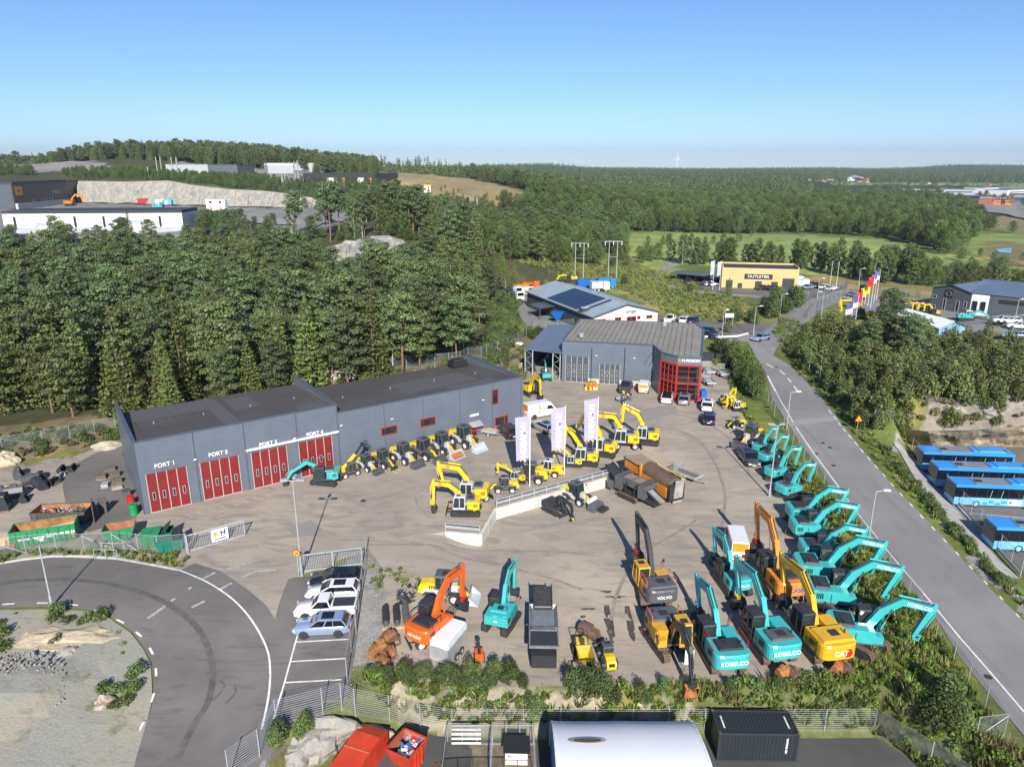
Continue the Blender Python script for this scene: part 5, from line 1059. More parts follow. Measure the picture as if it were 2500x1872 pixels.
p=at(*qw(1950,740),.8);excavator('black compact excavator beside the low wall with its arm to the front',p,R(-50),.62,R(0),body=DGR,cw=DGR,boomc=DGR,hood=DGR,tail=1.9,blade=True,bs=[(.4,1.6),(1.2,2.8),(2.4,3.6),(4.6,3.0)],pose=(4.8,.9),tool='tilt',toolc=YEL)
for(x,y,s,yw,lab)in((2000+760/6.9,600+1180/6.9,.95,150,'large yellow excavator with raised boom beside the far flagpoles'),):
 p=at(x,y,1.2);excavator(lab,p,R(yw),s,0,body=YEL,arm_brand=None,bs=[(.5,1.75),(1.4,3.8),(2.8,5.0),(5.8,4.6)],pose=(5.2,2.0))
for(x,y,yw,lab)in((2000+1590/6.9,600+1070/6.9,190,'yellow mini excavator left in the far dealer row'),(2000+1720/6.9,600+1110/6.9,185,'yellow mini excavator second in the far dealer row'),(2000+1820/6.9,600+1120/6.9,185,'yellow mini excavator third in the far dealer row'),(2000+1930/6.9,600+1140/6.9,180,'yellow mini excavator nearest the white tent roof')):
 p=at(x,y,.6);excavator(lab,p,R(yw),.60,0,body=YEL,group='yellow mini excavators of the far dealer',bs=[(.4,1.6),(1.2,3.4),(2.3,4.8),(4.4,4.8)],pose=(4.2,2.2),tail=1.9)
p=W(173,503);excavator('orange excavator working beside the dark warehouse',p,R(-8),1.15,0,body=ORA,bs=[(.5,1.75),(1.5,3.6),(3.2,5.0),(6.0,4.6)],pose=(6.5,1.6))
p=W(390,512);excavator('teal excavator working alone on the quarry floor',p,R(4),1.1,0,body=TEAL,bs=[(.5,1.75),(1.5,3.2),(3.2,4.4),(6.0,4.4)],pose=(7.4,3.2))
p=at(2180+1230/6.9,640+940/6.9,.9);excavator('teal and white excavator behind the white tent',p,R(-20),.8,0,body=TEAL,cabf=M_WHT,cabr=M_WHT,bs=[(.5,1.75),(1.6,2.6),(3,3.2),(5.4,2.2)],pose=(6,.8))
def loader(label,loc,yaw,s=1.0,rear=YEL,chas=LGR,armc=YEL,cabf=GRY,cabr=GRY,rim=M_WHT,bucketc=GRY,tool='bucket',lift=0.0,group=None,fill=None,cabh=1.55,open_cab=False):
 t=thing('wheel_loader',label,'wheel loader',loc,yaw,s,group)
 for x in(-1.05,1.15):
  for y in(-.72,.72):wheel(t,x,y,.50,.40,rim)
 b=MB();b.prism([(-2.15,.75),(-2.2,1.2),(-1.95,1.72),(-1.2,1.85),(-.5,1.78),(-.5,.85)],-.58,.58,rear,bevel=.06);part('engine_hood',b,t)
 g=MB()
 for y in(-.585,.585):
  for k in range(3):g.box((-1.05+k*.2,y,1.5),(.12,.03,.3),DGR)
 g.box((-2.17,0,1.35),(.06,.7,.4),DGR);part('hood_grille',g,t)
 b=MB();b.box((-1.05,0,.68),(2.1,.75,.34),chas);b.prism([(-1.75,.95),(-.4,.95),(-.1,.62),(.35,.62),(.35,.9),(-.25,1.3),(-1.65,1.3)],-.72,.72,chas);b.box((1.1,0,.70),(1.3,.62,.42),chas);b.prism([(.75,.8),(1.5,.8),(1.35,1.6),(.85,1.6)],-.30,.30,chas)
 part('chassis',b,t)
 for x in(-1.05,1.15):
  for y in(-.75,.75):f=MB();f.prism([(x-.6,.9),(x-.42,1.1),(x+.42,1.1),(x+.6,.9),(x+.5,.9),(x+.36,1.03),(x-.36,1.03),(x-.5,.9)],y-.22,y+.22,DGR);part('mudguard',f,t)
 if open_cab:
  c=MB()
  for y in(-.5,.5):
   for x in(-.4,.7):c.bar((x,y,1.2),(x,y,2.4),.07,.07,DGR)
  c.box((.15,0,2.45),(1.4,1.2,.08),cabr);c.box((-.1,0,1.3),(.5,.5,.5),DGR);part('cab',c,t)
 else:cab(t,-.52,.78,-.58,.58,1.0,1.0+cabh,cabf,cabr,slope=.2)
 for sy in(-1,1):m=MB();m.tube([(.7,sy*.6,2.3),(.85,sy*.85,2.3)],.02,DGR);m.box((.87,sy*.9,2.2),(.05,.16,.28),DGR);part('mirror',m,t)
 a0=(1.0,1.52);a1=(2.35,.55+lift*1.7);mid=((a0[0]+a1[0])/2+.1,(a0[1]+a1[1])/2+.22)
 b=MB();armp(b,[a0,mid,a1],[.26,.30,.22],.26,armc);bo=part('lift_arm',b,t);b=MB();armp(b,[(1.15,1.55),(1.9,1.45+lift*.9),(2.3,.95+lift*1.7)],[.09,.10,.09],.12,DGR);part('tilt_linkage',b,bo)
 ram(t,'lift_cylinder',(1.0,.95),mid,.06,CHR)
 z=.30+lift*1.7
 if tool=='bucket':
  k=MB();pr=[(2.5,z+.62),(2.42,z+.1),(2.5,z-.22),(3.35,z-.26)];P=pr
  for i in range(3):
   a,b2=Vector(P[i]),Vector(P[i+1]);d=(b2-a).normalized();n=Vector((-d.y,d.x))*.05;k.prism([tuple(a),tuple(b2),tuple(b2+n),tuple(a+n)],-.98,.98,bucketc)
  for y in(-.98,.98):k.prism([(2.5,z+.62),(2.42,z+.1),(2.5,z-.22),(3.35,z-.26)],y-.02,y+.02,bucketc)
  part('bucket',k,t)
  if fill:k=MB();k.prism([(2.52,z+.3),(2.55,z-.12),(3.2,z-.14)],-.9,.9,fill);part('bucket_lining',k,t)
 elif tool=='fork':
  k=MB();k.box((2.5,0,z+.1),(.08,1.2,.6),DGR)
  for y in(-.4,.4):k.box((3.0,y,z-.2),(1.0,.12,.05),bucketc)
  part('fork',k,t)
 return t
LO='wheel loaders parked along the long workshop'
def q6c(x,y):return(780+x/5.52,1000+y/5.52)
for(xr,yr,xf,yf,s,ch,cf,lab,kw)in(
(1830,470,2150,590,1.02,LGR,GRY,'largest wheel loader of the workshop row, beside the red entrance door',dict(bucketc=LGR)),
(1540,560,1870,690,.98,LGR,GRY,'wheel loader with a rusty lined bucket, second from the entrance door',dict(bucketc=LGR,fill=RST2)),
(1290,640,1600,740,.96,GRY,GRY,'wheel loader with dark grey frame, third from the entrance door',{}),
(1030,690,1330,810,.90,LGR,GRY,'wheel loader with light frame and wide dark bucket, middle of the workshop row',{}),
(765,750,960,830,.80,GRY,GRY,'wheel loader without a bucket in the workshop row',dict(tool='fork',bucketc=YEL)),
(545,800,760,880,.72,LGR,GRY,'smallest light framed wheel loader near the red doors',{})):
 a=at(*q6c(xr,yr),.0);b=at(*q6c(xf,yf),.0);d=(b-a).normalized();c=a+d*(1.05*s)+Vector((-d.y,d.x,0))*(.6*s);c.z=0
 loader(lab,c,yawto(a,b),s*1.14,chas=ch,cabf=cf,group=LO,**kw)
c=at(*q6c(400,830),.6);t=thing('telehandler','yellow telehandler with raised boom and grapple at the end of the loader row','telehandler',(c.x,c.y,0),R(-140),.82)
for x in(-1.0,1.1):
 for y in(-.75,.75):wheel(t,x,y,.45,.36,M_WHT)
b=MB();b.box((-.2,-.45,1.15),(2.6,.75,.9),YEL);b.box((0,0,.65),(3.2,.8,.35),GRY);part('engine_hood',b,t);cab(t,-.7,.6,.05,.85,.8,2.3,GRY,GRY)
b=MB();armp(b,[(1.0,1.5),(-1.2,3.3)],[.35,.35],.35,YEL);part('boom',b,t);b=MB();armp(b,[(-1.1,3.2),(-2.4,4.5)],[.26,.26],.26,DGR);part('boom_extension',b,t)
b=MB();b.box((-2.6,0,4.6),(.4,.8,.4),DGR);
for y in(-.4,0,.4):b.bar((-2.6,y,4.7),(-3.4,y,5.1),.08,.08,DGR);b.bar((-2.6,y,4.4),(-3.4,y,4.5),.08,.08,DGR)
part('grapple',b,t)
for(x,y,yw,s,lab,kw)in((*qw(1290,480),183,.78,'small yellow loader with dark bucket at the railing end',dict(chas=GRY,cabf=GRY)),
(*qw(1640,330),168,1.0,'big yellow loader seen from behind beside the left flagpole',dict(chas=GRY,cabf=DGR,cabr=GRY,tool='fork')),
(*qw(1880,260),165,.85,'yellow loader with light cab between the first two flagpoles',dict(chas=YEL,cabf=LGR,cabr=LGR,tool='fork')),
(1600+1290/5.52,800+1470/5.52,222,1.12,'light grey and yellow loader with dark bucket on the gravel by the teal excavators',dict(chas=LGR)),
(1600+1090/5.52,800+1290/5.52,200,.66,'small open yellow dumper like loader beside the bank',dict(chas=DGR,open_cab=True,cabr=GRY,tool='fork')),
(1200+650/3.16,724+1530/3.16,-42,1.0,'light framed loader with white sweeper brush below the low wall',dict(chas=LGR,cabf=DGR,tool='none')),
(600+1520/3.16,1348+290/3.16,-6,1.05,'light grey and yellow wheel loader behind the orange excavator',dict(chas=LGR,bucketc=LGR))):
 c=at(x,y,.9*s);t=loader(lab,c,R(yw),s,**kw)
 if kw.get('tool')=='none':m=MB();m.box((3.0,0,.45),(1.1,2.2,.7),GRY,taper=.85);m.cyl((2.4,-.7,1.05),(2.4,.7,1.05),.28,M_WHT,n=14);m.box((3.9,.2,.25),(.9,1.3,.35),DGR);part('sweeper',m,t)
c=at(1200+1040/3.68,1248+1290/3.68,.8);t=loader('small yellow loader with grey cab roof standing by the verge',c,R(97),.72,chas=GRY,cabf=GRY,cabr=GRY)
c=at(1200+820/3.68,1248+1250/3.68,.9);t=thing('site_dumper','yellow site dumper with empty skip beside the verge','dumper',c,R(-85),.95)
for x in(-.9,.95):
 for y in(-.68,.68):wheel(t,x,y,.42,.34,DGR)
b=MB();b.box((-.2,0,.65),(2.4,.8,.3),GRY);b.box((-.9,0,1.05),(1.0,1.0,.7),YEL);part('chassis',b,t);b=MB();b.box((-.1,0,1.2),(.5,.5,.3),DGR);b.bar((-.3,0,1.3),(-.45,0,1.95),.4,.12,DGR);part('seat',b,t)
b=MB();b.loft([[(.3,-.5,1.0),(1.3,-.5,.8),(1.3,.5,.8),(.3,.5,1.0)],[(.1,-.7,1.6),(1.9,-.75,1.45),(1.9,.75,1.45),(.1,.7,1.6)]],YEL,cap=False);b.add([(.3,-.5,1.0),(1.3,-.5,.8),(1.3,.5,.8),(.3,.5,1.0)],[(0,1,2,3)],YEL);b.loft([[(.35,-.45,1.05),(1.25,-.45,.85),(1.25,.45,.85),(.35,.45,1.05)],[(.15,-.66,1.6),(1.86,-.71,1.45),(1.86,.71,1.45),(.15,.66,1.6)]],mat('skip_inside',(.55,.36,.05),dirt=.3),cap=False);part('skip',b,t)
b=MB();b.tube([(-.6,-.55,1.0),(-.8,-.55,2.4),(-.8,.55,2.4),(-.6,.55,1.0)],.04,DGR,n=8);part('roll_bar',b,t)
def qs(x,y):return(1440+x/6.9,1100+y/6.9)
a,b=at(*qs(830,480),1.2),at(*qs(1450,620),1.0)
c0=U(*qs(1130,300),1.8);yw=yawto(U(*qs(940,130),2.5),U(*qs(1460,480),2.2))
t=thing('trommel_screen','large orange trommel screening machine with brown mesh drum','screening machine',(c0.x,c0.y,gz(c0.x,c0.y)),yw)
MESH=groundmat('screen_mesh',[(0.17,0.115,0.075),((0.10,0.07,0.05),.8,.45,.65,.8),(.6,30,.45,.6,.6)],rough=.8,bump=.02,bscale=30)
b=MB();b.cyl((-1.6,0,2.25),(3.7,0,2.15),1.15,MESH,n=28);part('drum',b,t)
b=MB();b.box((1.0,-1.25,1.55),(5.4,.08,1.3),ORA);b.box((1.0,1.25,1.5),(5.4,.08,1.3),ORA);b.box((1.0,1.30,2.95),(5.6,.45,.10),YEL,rx=R(-35));b.box((-1.7,-1.24,2.0),(.35,.25,2.6),ORA);part('side_panel',b,t)
b=MB();b.box((0,0,.75),(8.6,1.5,.35),DGR);b.box((3.9,0,1.6),(.6,2.2,2.0),DGR);part('chassis',b,t)
b=MB();b.loft([[(-5.2,-.8,1.7),(-1.8,-.8,1.7),(-1.8,.8,1.7),(-5.2,.8,1.7)],[(-5.5,-1.35,2.9),(-1.7,-1.35,2.9),(-1.7,1.35,2.9),(-5.5,1.35,2.9)]],DGR,cap=False);b.box((-3.5,-1.2,2.1),(3.4,.08,1.0),ORA);part('feed_hopper',b,t)
b=MB()
for k in range(9):b.bar((-5.25+k*.42,-1.25,2.85),(-5.25+k*.42,1.25,2.98),.10,.10,mat('grid_bar',(.36,.30,.22)))
b.box((-3.5,0,2.3),(3.2,2.2,.05),DGR)
part('hopper_grid',b,t)
b=MB();b.box((4.3,.1,1.75),(.16,1.25,3.0),mat('belt_pale',(.42,.41,.37),dirt=.3),ry=R(6))
for k in range(9):b.box((4.39+(k-4)*.035,.1,.6+k*.3),(.06,1.3,.03),GRY)
part('discharge_belt',b,t)
for y in(-.55,.55):wheel(t,2.2,y*1.5,.48,.35,ORA);wheel(t,-.2,y*1.5,.48,.35,ORA)
c0=U(*qs(760,560),.6);yw=yawto(U(*qs(420,400),1.0),U(*qs(1150,780),.6));
t=thing('screening_machine','dark grey tracked screening machine below the retaining wall','screening machine',(c0.x,c0.y,gz(c0.x,c0.y)),yw,.95)
me_=track_mesh(3.4,.75,.45,STL)
for y in(-1.2,1.2):o=link('track',me_,t);o.location=(-.2,y,0)
b=MB();b.box((0,0,.9),(6.6,1.6,.4),DGR);
for x in(-2.2,-.7,.8,2.3):
 for y in(-1.1,1.1):b.bar((x,y,.9),(x+.3,y,2.4),.1,.12,DGR)
part('chassis',b,t)
b=MB();b.box((0,0,2.3),(3.3,1.9,.9),GRY);b.box((0,0,2.78),(2.9,1.5,.04),mat('screen_deck',(.30,.24,.18),dirt=.5,scale=5));b.box((.1,0,2.82),(.12,1.9,.1),GRY);part('screen_box',b,t)
for x in(-1.9,2.1):
 b=MB();b.box((x,0,1.9),(.75,2.5,1.7),mat('rubber_curtain',(.12,.115,.105),rough=.7));b.box((x-.42,0,1.95),(.1,2.6,1.9),GRY);b.box((x+.42,0,1.95),(.1,2.6,1.9),GRY);b.box((x,0,2.84),(.95,2.6,.12),GRY);part('engine_box',b,t)
b=MB();b.bar((-2.2,-.2,2.2),(-4.6,-.2,3.3),1.2,.12,DGR);b.bar((-2.2,.45,2.3),(-4.6,.45,3.4),.1,.35,DGR);b.bar((-2.2,-.85,2.3),(-4.6,-.85,3.4),.1,.35,DGR);part('tail_conveyor',b,t)
b=MB();b.bar((2.4,0,2.0),(4.6,0,1.1),1.1,.12,mat('belt_grey',(.30,.30,.28),dirt=.3));
for y in(-.62,.62):b.bar((2.4,y,2.1),(4.7,y,1.15),.1,.3,DGR)
b.box((3.3,0,.8),(1.6,1.2,.7),DGR);part('front_conveyor',b,t)
b=MB();b.box((-2.9,-1.5,1.4),(1.1,.08,1.2),GRY);part('side_plate',b,t)
def qd(x,y):return(1200+x/3.68,1248+y/3.68)
a,b2=at(*qd(470,1330),.9),at(*qd(460,830),1.3);c0=(a+b2)/2;yw=yawto(a,b2)
t=thing('hopper_trailer','long dark grey hopper machine parked alone on the lower yard','screening machine',(c0.x,c0.y,gz(c0.x,c0.y)),yw);Ld=(b2-a).length+1.0
b=MB();b.box((-.6,0,1.0),(Ld-1.0,2.1,1.2),DGR);part('chassis',b,t)
M_HOP=mat('hopper_grey',(.20,.21,.235),rough=.4,dirt=.2)
b=MB();b.loft([[(-.9,-.95,2.0),(2.0,-.95,2.0),(2.0,.95,2.0),(-.9,.95,2.0)],[(-1.1,-1.22,2.35),(2.2,-1.22,2.35),(2.2,1.22,2.35),(-1.1,1.22,2.35)]],M_HOP,cap=False);b.add([(-.9,-.95,2.01),(2.0,-.95,2.01),(2.0,.95,2.01),(-.9,.95,2.01)],[(0,1,2,3)],M_HOP)
for y in(-1.24,1.24):b.box((.5,y,2.1),(3.5,.06,.6),M_HOP)
part('hopper',b,t)
b=MB();b.box((-2.4,0,2.05),(2.2,2.35,.10),mat('grating',(.035,.035,.037),rough=.7));b.box((-1.3,0,2.1),(.14,2.5,.22),M_HOP);b.box((-3.5,0,2.1),(.14,2.5,.22),M_HOP)
for y in(-1.2,1.2):b.box((-2.4,y,2.1),(2.2,.12,.22),M_HOP)
part('rear_grating',b,t);b=MB();b.box((-3.62,.1,1.35),(.06,.7,.22),RED);part('tail_sign',b,t)
b=MB();b.bar((1.6,0,2.2),(Ld/2+.3,0,2.9),1.5,.14,TRD)
for y in(-.8,.8):b.bar((1.6,y,2.35),(Ld/2+.3,y,3.05),.1,.3,DGR)
b.cyl((1.7,-.85,2.4),(1.7,.85,2.4),.12,GRY);part('conveyor',b,t)
# ================================================================ cars, vans, buses
def paint(name,rgb,metal=.0):return mat('car_'+name,rgb,rough=.25,coat=.7,dirt=.04,metal=metal)
CW,CBK,CSI,CGR,CBL,CLB=paint('white',(.80,.80,.80)),paint('black',(.012,.013,.016)),paint('silver',(.42,.45,.48),.5),paint('graphite',(.09,.095,.105),.4),paint('dark_blue',(.02,.03,.07),.3),paint('light_blue',(.36,.45,.66),.4)
CGL=glassy('car_glass',(.008,.010,.014),.04);TL=mat('tail_lamp',(.45,.01,.01),rough=.2);HL=mat('head_lamp',(.75,.78,.8),rough=.1)
KIND={
'suv':(4.75,1.88,[(-1,.78),(-.97,1.02),(-.75,1.08),(.25,1.06),(.42,1.02),(.85,.92),(.97,.78),(1,.60)],(-.92,.44,-.74,.14),1.62),
'wagon':(4.85,1.85,[(-1,.70),(-.98,.95),(-.7,1.0),(.28,.97),(.45,.92),(.85,.80),(.97,.68),(1,.52)],(-.94,.46,-.80,.10),1.45),
'sedan':(4.6,1.80,[(-1,.65),(-.97,.95),(-.66,1.0),(.28,.95),(.45,.90),(.85,.78),(.97,.66),(1,.5)],(-.72,.46,-.42,.10),1.43),
'coupe':(4.7,1.92,[(-1,.72),(-.96,1.02),(-.7,1.05),(.25,1.0),(.45,.94),(.85,.80),(.97,.64),(1,.5)],(-.86,.50,-.30,.12),1.6),
'van':(5.9,2.02,[(-1,.9),(-1,1.3),(-.7,1.32),(.45,1.3),(.62,1.28),(.84,1.12),(.96,.95),(1,.6)],(-.995,.70,-.975,.42),2.45),
'smallvan':(4.5,1.83,[(-1,.8),(-1,1.08),(-.7,1.1),(.35,1.08),(.52,1.04),(.84,.92),(.97,.8),(1,.55)],(-.99,.56,-.95,.22),1.84),
'pickup':(5.36,1.92,[(-1,1.1),(-.98,1.18),(-.7,1.18),(.30,1.16),(.46,1.12),(.86,1.04),(.97,.92),(1,.65)],(-.20,.46,-.12,.22),1.82)}
CARP={}
def car(kind,col,label,loc,yaw,group=None,roofc=None,rear=None,name=None,s=1.0,cat=None):
 key=(kind,col.name,roofc.name if roofc else '',rear.name if rear else '')
 nm=name or{'van':'panel_van','smallvan':'panel_van','pickup':'pickup_truck'}.get(kind,'parked_car');ct=cat or('van' if 'van' in kind else 'pickup' if kind=='pickup' else 'car')
 if key in CARP:
  o=dup(CARP[key],loc,yaw,s,label);o['category']=ct
  if group:o['group']=group
  elif 'group' in o:del o['group']
  return o
 L,Wd,belt,gh,H=KIND[kind];l,w=L/2,Wd/2;t=thing(nm,label,ct,loc,yaw,s,group)
 b=MB();rings=[]
 for x,z in belt:
  k=1-.16*max(0,abs(x)-.72)/.28;zz=z
  if abs(x)>.96:zb_=.34
  else:zb_=.24
  rings.append([(x*l,y*w*k,q)for y,q in((-.9,zb_),(-1,zb_+.14),(-1.0,max(zb_+.2,zz-.14)),(-.93,zz),(.93,zz),(1.0,max(zb_+.2,zz-.14)),(1,zb_+.14),(.9,zb_))])
 b.loft(rings,col,smooth=True)
 if kind=='pickup':b.box((-.60*l,0,1.19),(.70*l,Wd*.80,.02),DGR);b.box((-.60*l,w*.88,1.24),(.76*l,.12,.12),col);b.box((-.60*l,-w*.88,1.24),(.76*l,.12,.12),col);b.box((-.985*l,0,1.2),(.1,Wd*.85,.16),col)
 part('body',b,t)
 x0,x1,x2,x3=[q*l for q in gh];zb_=min(z for x,z in belt if gh[0]-.05<=x<=gh[1])-.02;zb0=belt[2][1]-.05;wr=w*.80 if 'van' not in kind else w*.90;wb_=w*.93
 glass=MB();lo=[(x0,-wb_,zb0),(x1,-wb_,zb0-.03),(x1,wb_,zb0-.03),(x0,wb_,zb0)];hi=[(x2,-wr,H-.05),(x3,-wr,H-.05),(x3,wr,H-.05),(x2,wr,H-.05)]
 glass.loft([lo,hi],CGL if 'van' not in kind else col,cap=False);part('window' if 'van' not in kind else 'cargo_body',glass,t)
 r=MB();k=roofc or col;e=.03
 r.loft([[(x2-e,-wr-e,H-.07),(x3+e,-wr-e,H-.07),(x3+e,wr+e,H-.07),(x2-e,wr+e,H-.07)],[(x2+.08,-wr+.1,H),(x3-.1,-wr+.1,H),(x3-.1,wr-.1,H),(x2+.08,wr-.1,H)]],k)
 def lerp(a,b_,f):return tuple(a[i]+(b_[i]-a[i])*f for i in range(3))
 if 'van' not in kind:
  for sy in(-1,1):
   for bx,hx_ in((x0,x2),(x1,x3)):r.bar((bx,sy*wb_*1.0,zb0),(hx_,sy*(wr+.01),H-.06),.07,.09,col)
   for f in((.36,.62)if kind!='pickup' else(.45,)):
    bx=x0+(x1-x0)*f;hx_=x2+(x3-x2)*f;r.bar((bx,sy*(wb_+.01),zb0),(hx_,sy*(wr+.02),H-.06),.04,.09,col if kind=='suv' else DGR)
 part('roof',r,t)
 if roofc is None and kind in('suv','wagon'):
  q=MB();q.box(((x2+x3)/2+.2,0,H+.005),((x3-x2)*.5,wr*1.3,.02),CGL);part('sunroof',q,t)
 if 'van' in kind:
  g=MB();f0,f1=lerp(lo[1],hi[1],.06),lerp(lo[1],hi[1],.80)
  g.add([(f0[0]+.015,-wb_*.92,f0[2]),(f0[0]+.015,wb_*.92,f0[2]),(f1[0]+.015,wr*.92,f1[2]),(f1[0]+.015,-wr*.92,f1[2])],[(0,1,2,3)],CGL);part('windscreen',g,t)
  for sy in(-1,1):
   g=MB();xw0,xw1=x3-(.62 if kind=='van' else.5),x3+(x1-x3)*.75;g.prism([(xw0,zb0+.05),(xw1,zb0+.05),(x3+.05,zb0+(H-zb0)*.55),(xw0,zb0+(H-zb0)*.55)],sy*(w*.92)-.03,sy*(w*.92)+.03,CGL);part('side_window',g,t)
  if rear:
   g=MB();g.add([(-l-.012,-w*.86,.5),(-l-.012,w*.86,.5),(-l*.975-.02,w*.84,H-.12),(-l*.975-.02,-w*.84,H-.12)],[(3,2,1,0)],rear);part('rear_door',g,t)
 wr_=.34 if kind not in('pickup','van')else.38
 for x in(-.60*l,.62*l):
  for sy in(-1,1):wheel(t,x,sy*(w-.11),wr_,.24,LGR if kind!='van' else GRY)
 for x in(-.60*l,.62*l):
  for sy in(-1,1):m=MB();m.cyl((x,sy*(w-.02),wr_),(x,sy*(w+.006),wr_),wr_+.07,DGR,n=16);part('wheel_arch',m,t)
 for sy in(-1,1):
  m=MB();z=belt[-2][1]-.06;m.box((.955*l,sy*w*.70,z),(.22,.34,.14),HL,rz=sy*R(-14));part('headlight',m,t)
  m=MB();z=belt[1][1]-.12;m.box((-.975*l,sy*w*.80,z),(.12,.30,.16)if 'van' not in kind else(.1,.14,.45),TL,rz=sy*R(10));part('tail_light',m,t)
 for a_ in((-l-.01,0,.62),(l+.005,0,.42)):m=MB();m.box(a_,(.03,.52,.12),M_WHT);part('number_plate',m,t)
 for sy in(-1,1):m=MB();m.box((x1-.25,sy*(w+.08),zb0+.05),(.12,.18,.12),col);part('side_mirror',m,t);CARP[key]=t;return t
def carp(kind,col,label,rearpx,frontpx,**k):
 """from the ground pixels of the middle of its rear and front"""
 a,b=at(*rearpx),at(*frontpx);c=(a+b)/2;return car(kind,col,label,(c.x,c.y,gz(c.x,c.y)+.045),yawto(a,b),**k)
def bay(kind,col,lab,x,y,up,yw,**k):
 c=at(600+x/3.16,1348+y/3.16,up);return car(kind,col,lab,(c.x,c.y,c.z+.055),R(yw),**k)
bay('wagon',CBK,'black estate car in the top parking bay under the gate',690,190,.75,183.5);bay('wagon',CW,'white estate car between the black car and the white pickup',675,285,.75,184)
bay('pickup',CW,'white pickup with black cargo lid in the parking bays',620,415,.85,184);bay('suv',CLB,'pale blue crossover in the lowest occupied parking bay',595,560,.7,184)
def q5b(x,y):return(1600+x/5.52,800+y/5.52)
def q4b(x,y):return(1240+x/5.52,800+y/5.52)
carp('coupe',CW,'white car with black glass roof in front of the showroom',q5b(130,1075),q5b(185,900),roofc=CGL)
carp('suv',CSI,'silver grey car beside the red glass corner',q5b(365,1090),q5b(410,925));carp('suv',CW,'white car parked right of the showroom corner',q5b(685,1175),q5b(705,1010))
carp('suv',CBL,'dark blue car behind the white one at the yard edge',q5b(715,1360),q5b(725,1180));carp('smallvan',CW,'small white van with orange rear doors by the showroom wall',q4b(1815,912),q4b(1850,790),rear=M_ORG)
carp('pickup',CGR,'dark grey pickup standing in front of the smaller folding door',q4b(1560,905),q4b(1620,790));carp('wagon',CGR,'dark grey estate car on the gravel beside the teal excavators',q9(25,1205),q9(140,1345))
v=carp('van',CW,'white van with orange back doors and logo beside the workshop end',(1140+1020/6.9,960+425/6.9),(1140+1475/6.9,960+345/6.9),rear=M_ORG)
for sy in(-1,1):
 M=Matrix.Translation((.25,sy*1.0,1.62))@Euler((R(90),0,0 if sy<0 else R(180))).to_matrix().to_4x4();ds=-1 if sy<0 else 1
 text(v,'K',.5,M_ORG,M@Matrix.Translation((-.22,0,0)),bold=.02);text(v,'H',.5,BLU,M@Matrix.Translation((.24,0,0)),bold=.02)
 cb=MB();cb.M=M;cb.slab([(-1.35,-.75),(-1.1,-.75),(-.8,0),(-1.1,.75),(-1.35,.75),(-1.05,0)],0,.02,M_ORG);part('stripe',cb,v)
carp('wagon',CSI,'silver estate car between the first two flags',(1140+1420/6.9,960+690/6.9),(1140+1160/6.9,960+560/6.9));carp('smallvan',CBK,'black van by the long workshop wall',(1140+800/6.9,960+800/6.9),(1140+560/6.9,960+640/6.9))
carp('van',CW,'white van with open orange rear door among the excavators',q8(370,420),q8(330,270),rear=M_ORG,s=.95)
carp('wagon',CLB,'blue grey car driving through the junction',(1800+215/3.16,724+330/3.16),(1800+150/3.16,724+345/3.16),name='moving_car')
for(x,y,k,c,lab)in((1380,1522,'pickup',CW,'white pickup left of the three cars by the solar hall'),(1492,1525,'suv',CW,'white car in the middle of the three by the solar hall'),(1556,1530,'suv',CBL,'dark blue car right of the three by the solar hall')):
 p=at(1200+x/3.16,300+y/3.16,.4);car(k,c,lab,(p.x,p.y,p.z+.05),R(60))
for(x,y,lab)in((1680,1610,'farther dark blue car half behind the showroom gable'),(1665,1640,'nearer dark blue car half behind the showroom gable')):
 p=at(1200+x/3.16,300+y/3.16,.6);car('suv',CBL,lab,(p.x,p.y,p.z+.05),R(-35))
OC='cars parked at the yellow dealer'
for i,(x,y,k,c,yw,lab)in enumerate(((1800-600+315,1215,'suv',CBL,80,'blue car by the dark carport at the dealer'),(1552,1205,'suv',CBK,85,'black car behind the banner poles at the dealer'),(1645,1205,'suv',CW,95,'white car beside the banner poles at the dealer'),(1690,1225,'suv',CBL,90,'dark car nearest the left banner pole'),(1738,1215,'suv',CBL,95,'dark blue car against the dealer end wall'),(1695,1250,'wagon',CW,10,'white car below the left banner pole'),
(2100,1280,'suv',CBK,5,'black car before the dealer doors'),(2180,1283,'suv',CBK,5,'black car before the widest dealer door'),(1516,1235,'wagon',CGR,80,'grey car at the corner of the carport'))):
 p=at(1200+x/3.16,300+y/3.16,.4);car(k,c,lab,(p.x,p.y,p.z+.06),R(yw),group=OC)
for i,(x,y,k,c,yw,lab)in enumerate(((472,1260,'van',CW,80,'white van right beside the dealer hall'),(475,1225,'van',CW,80,'second white van behind the first at the dealer'),(521,1250,'van',CW,75,'white van standing free of the dealer hall'),(557,1272,'suv',CLB,40,'light blue car in front of the vans'),(577,1255,'suv',CBL,45,'dark blue car behind the light blue one'),(621,1260,'suv',CGR,50,'graphite car in the middle of the dealer row'),(673,1270,'suv',CW,40,'white car left of the two bare poles'),(727,1282,'suv',CW,35,'white car under the right bare pole'))):
 p=at(1800+x/3.16,300+y/3.16,.4);car(k,c,lab,(p.x,p.y,p.z+.06),R(yw),group=OC)
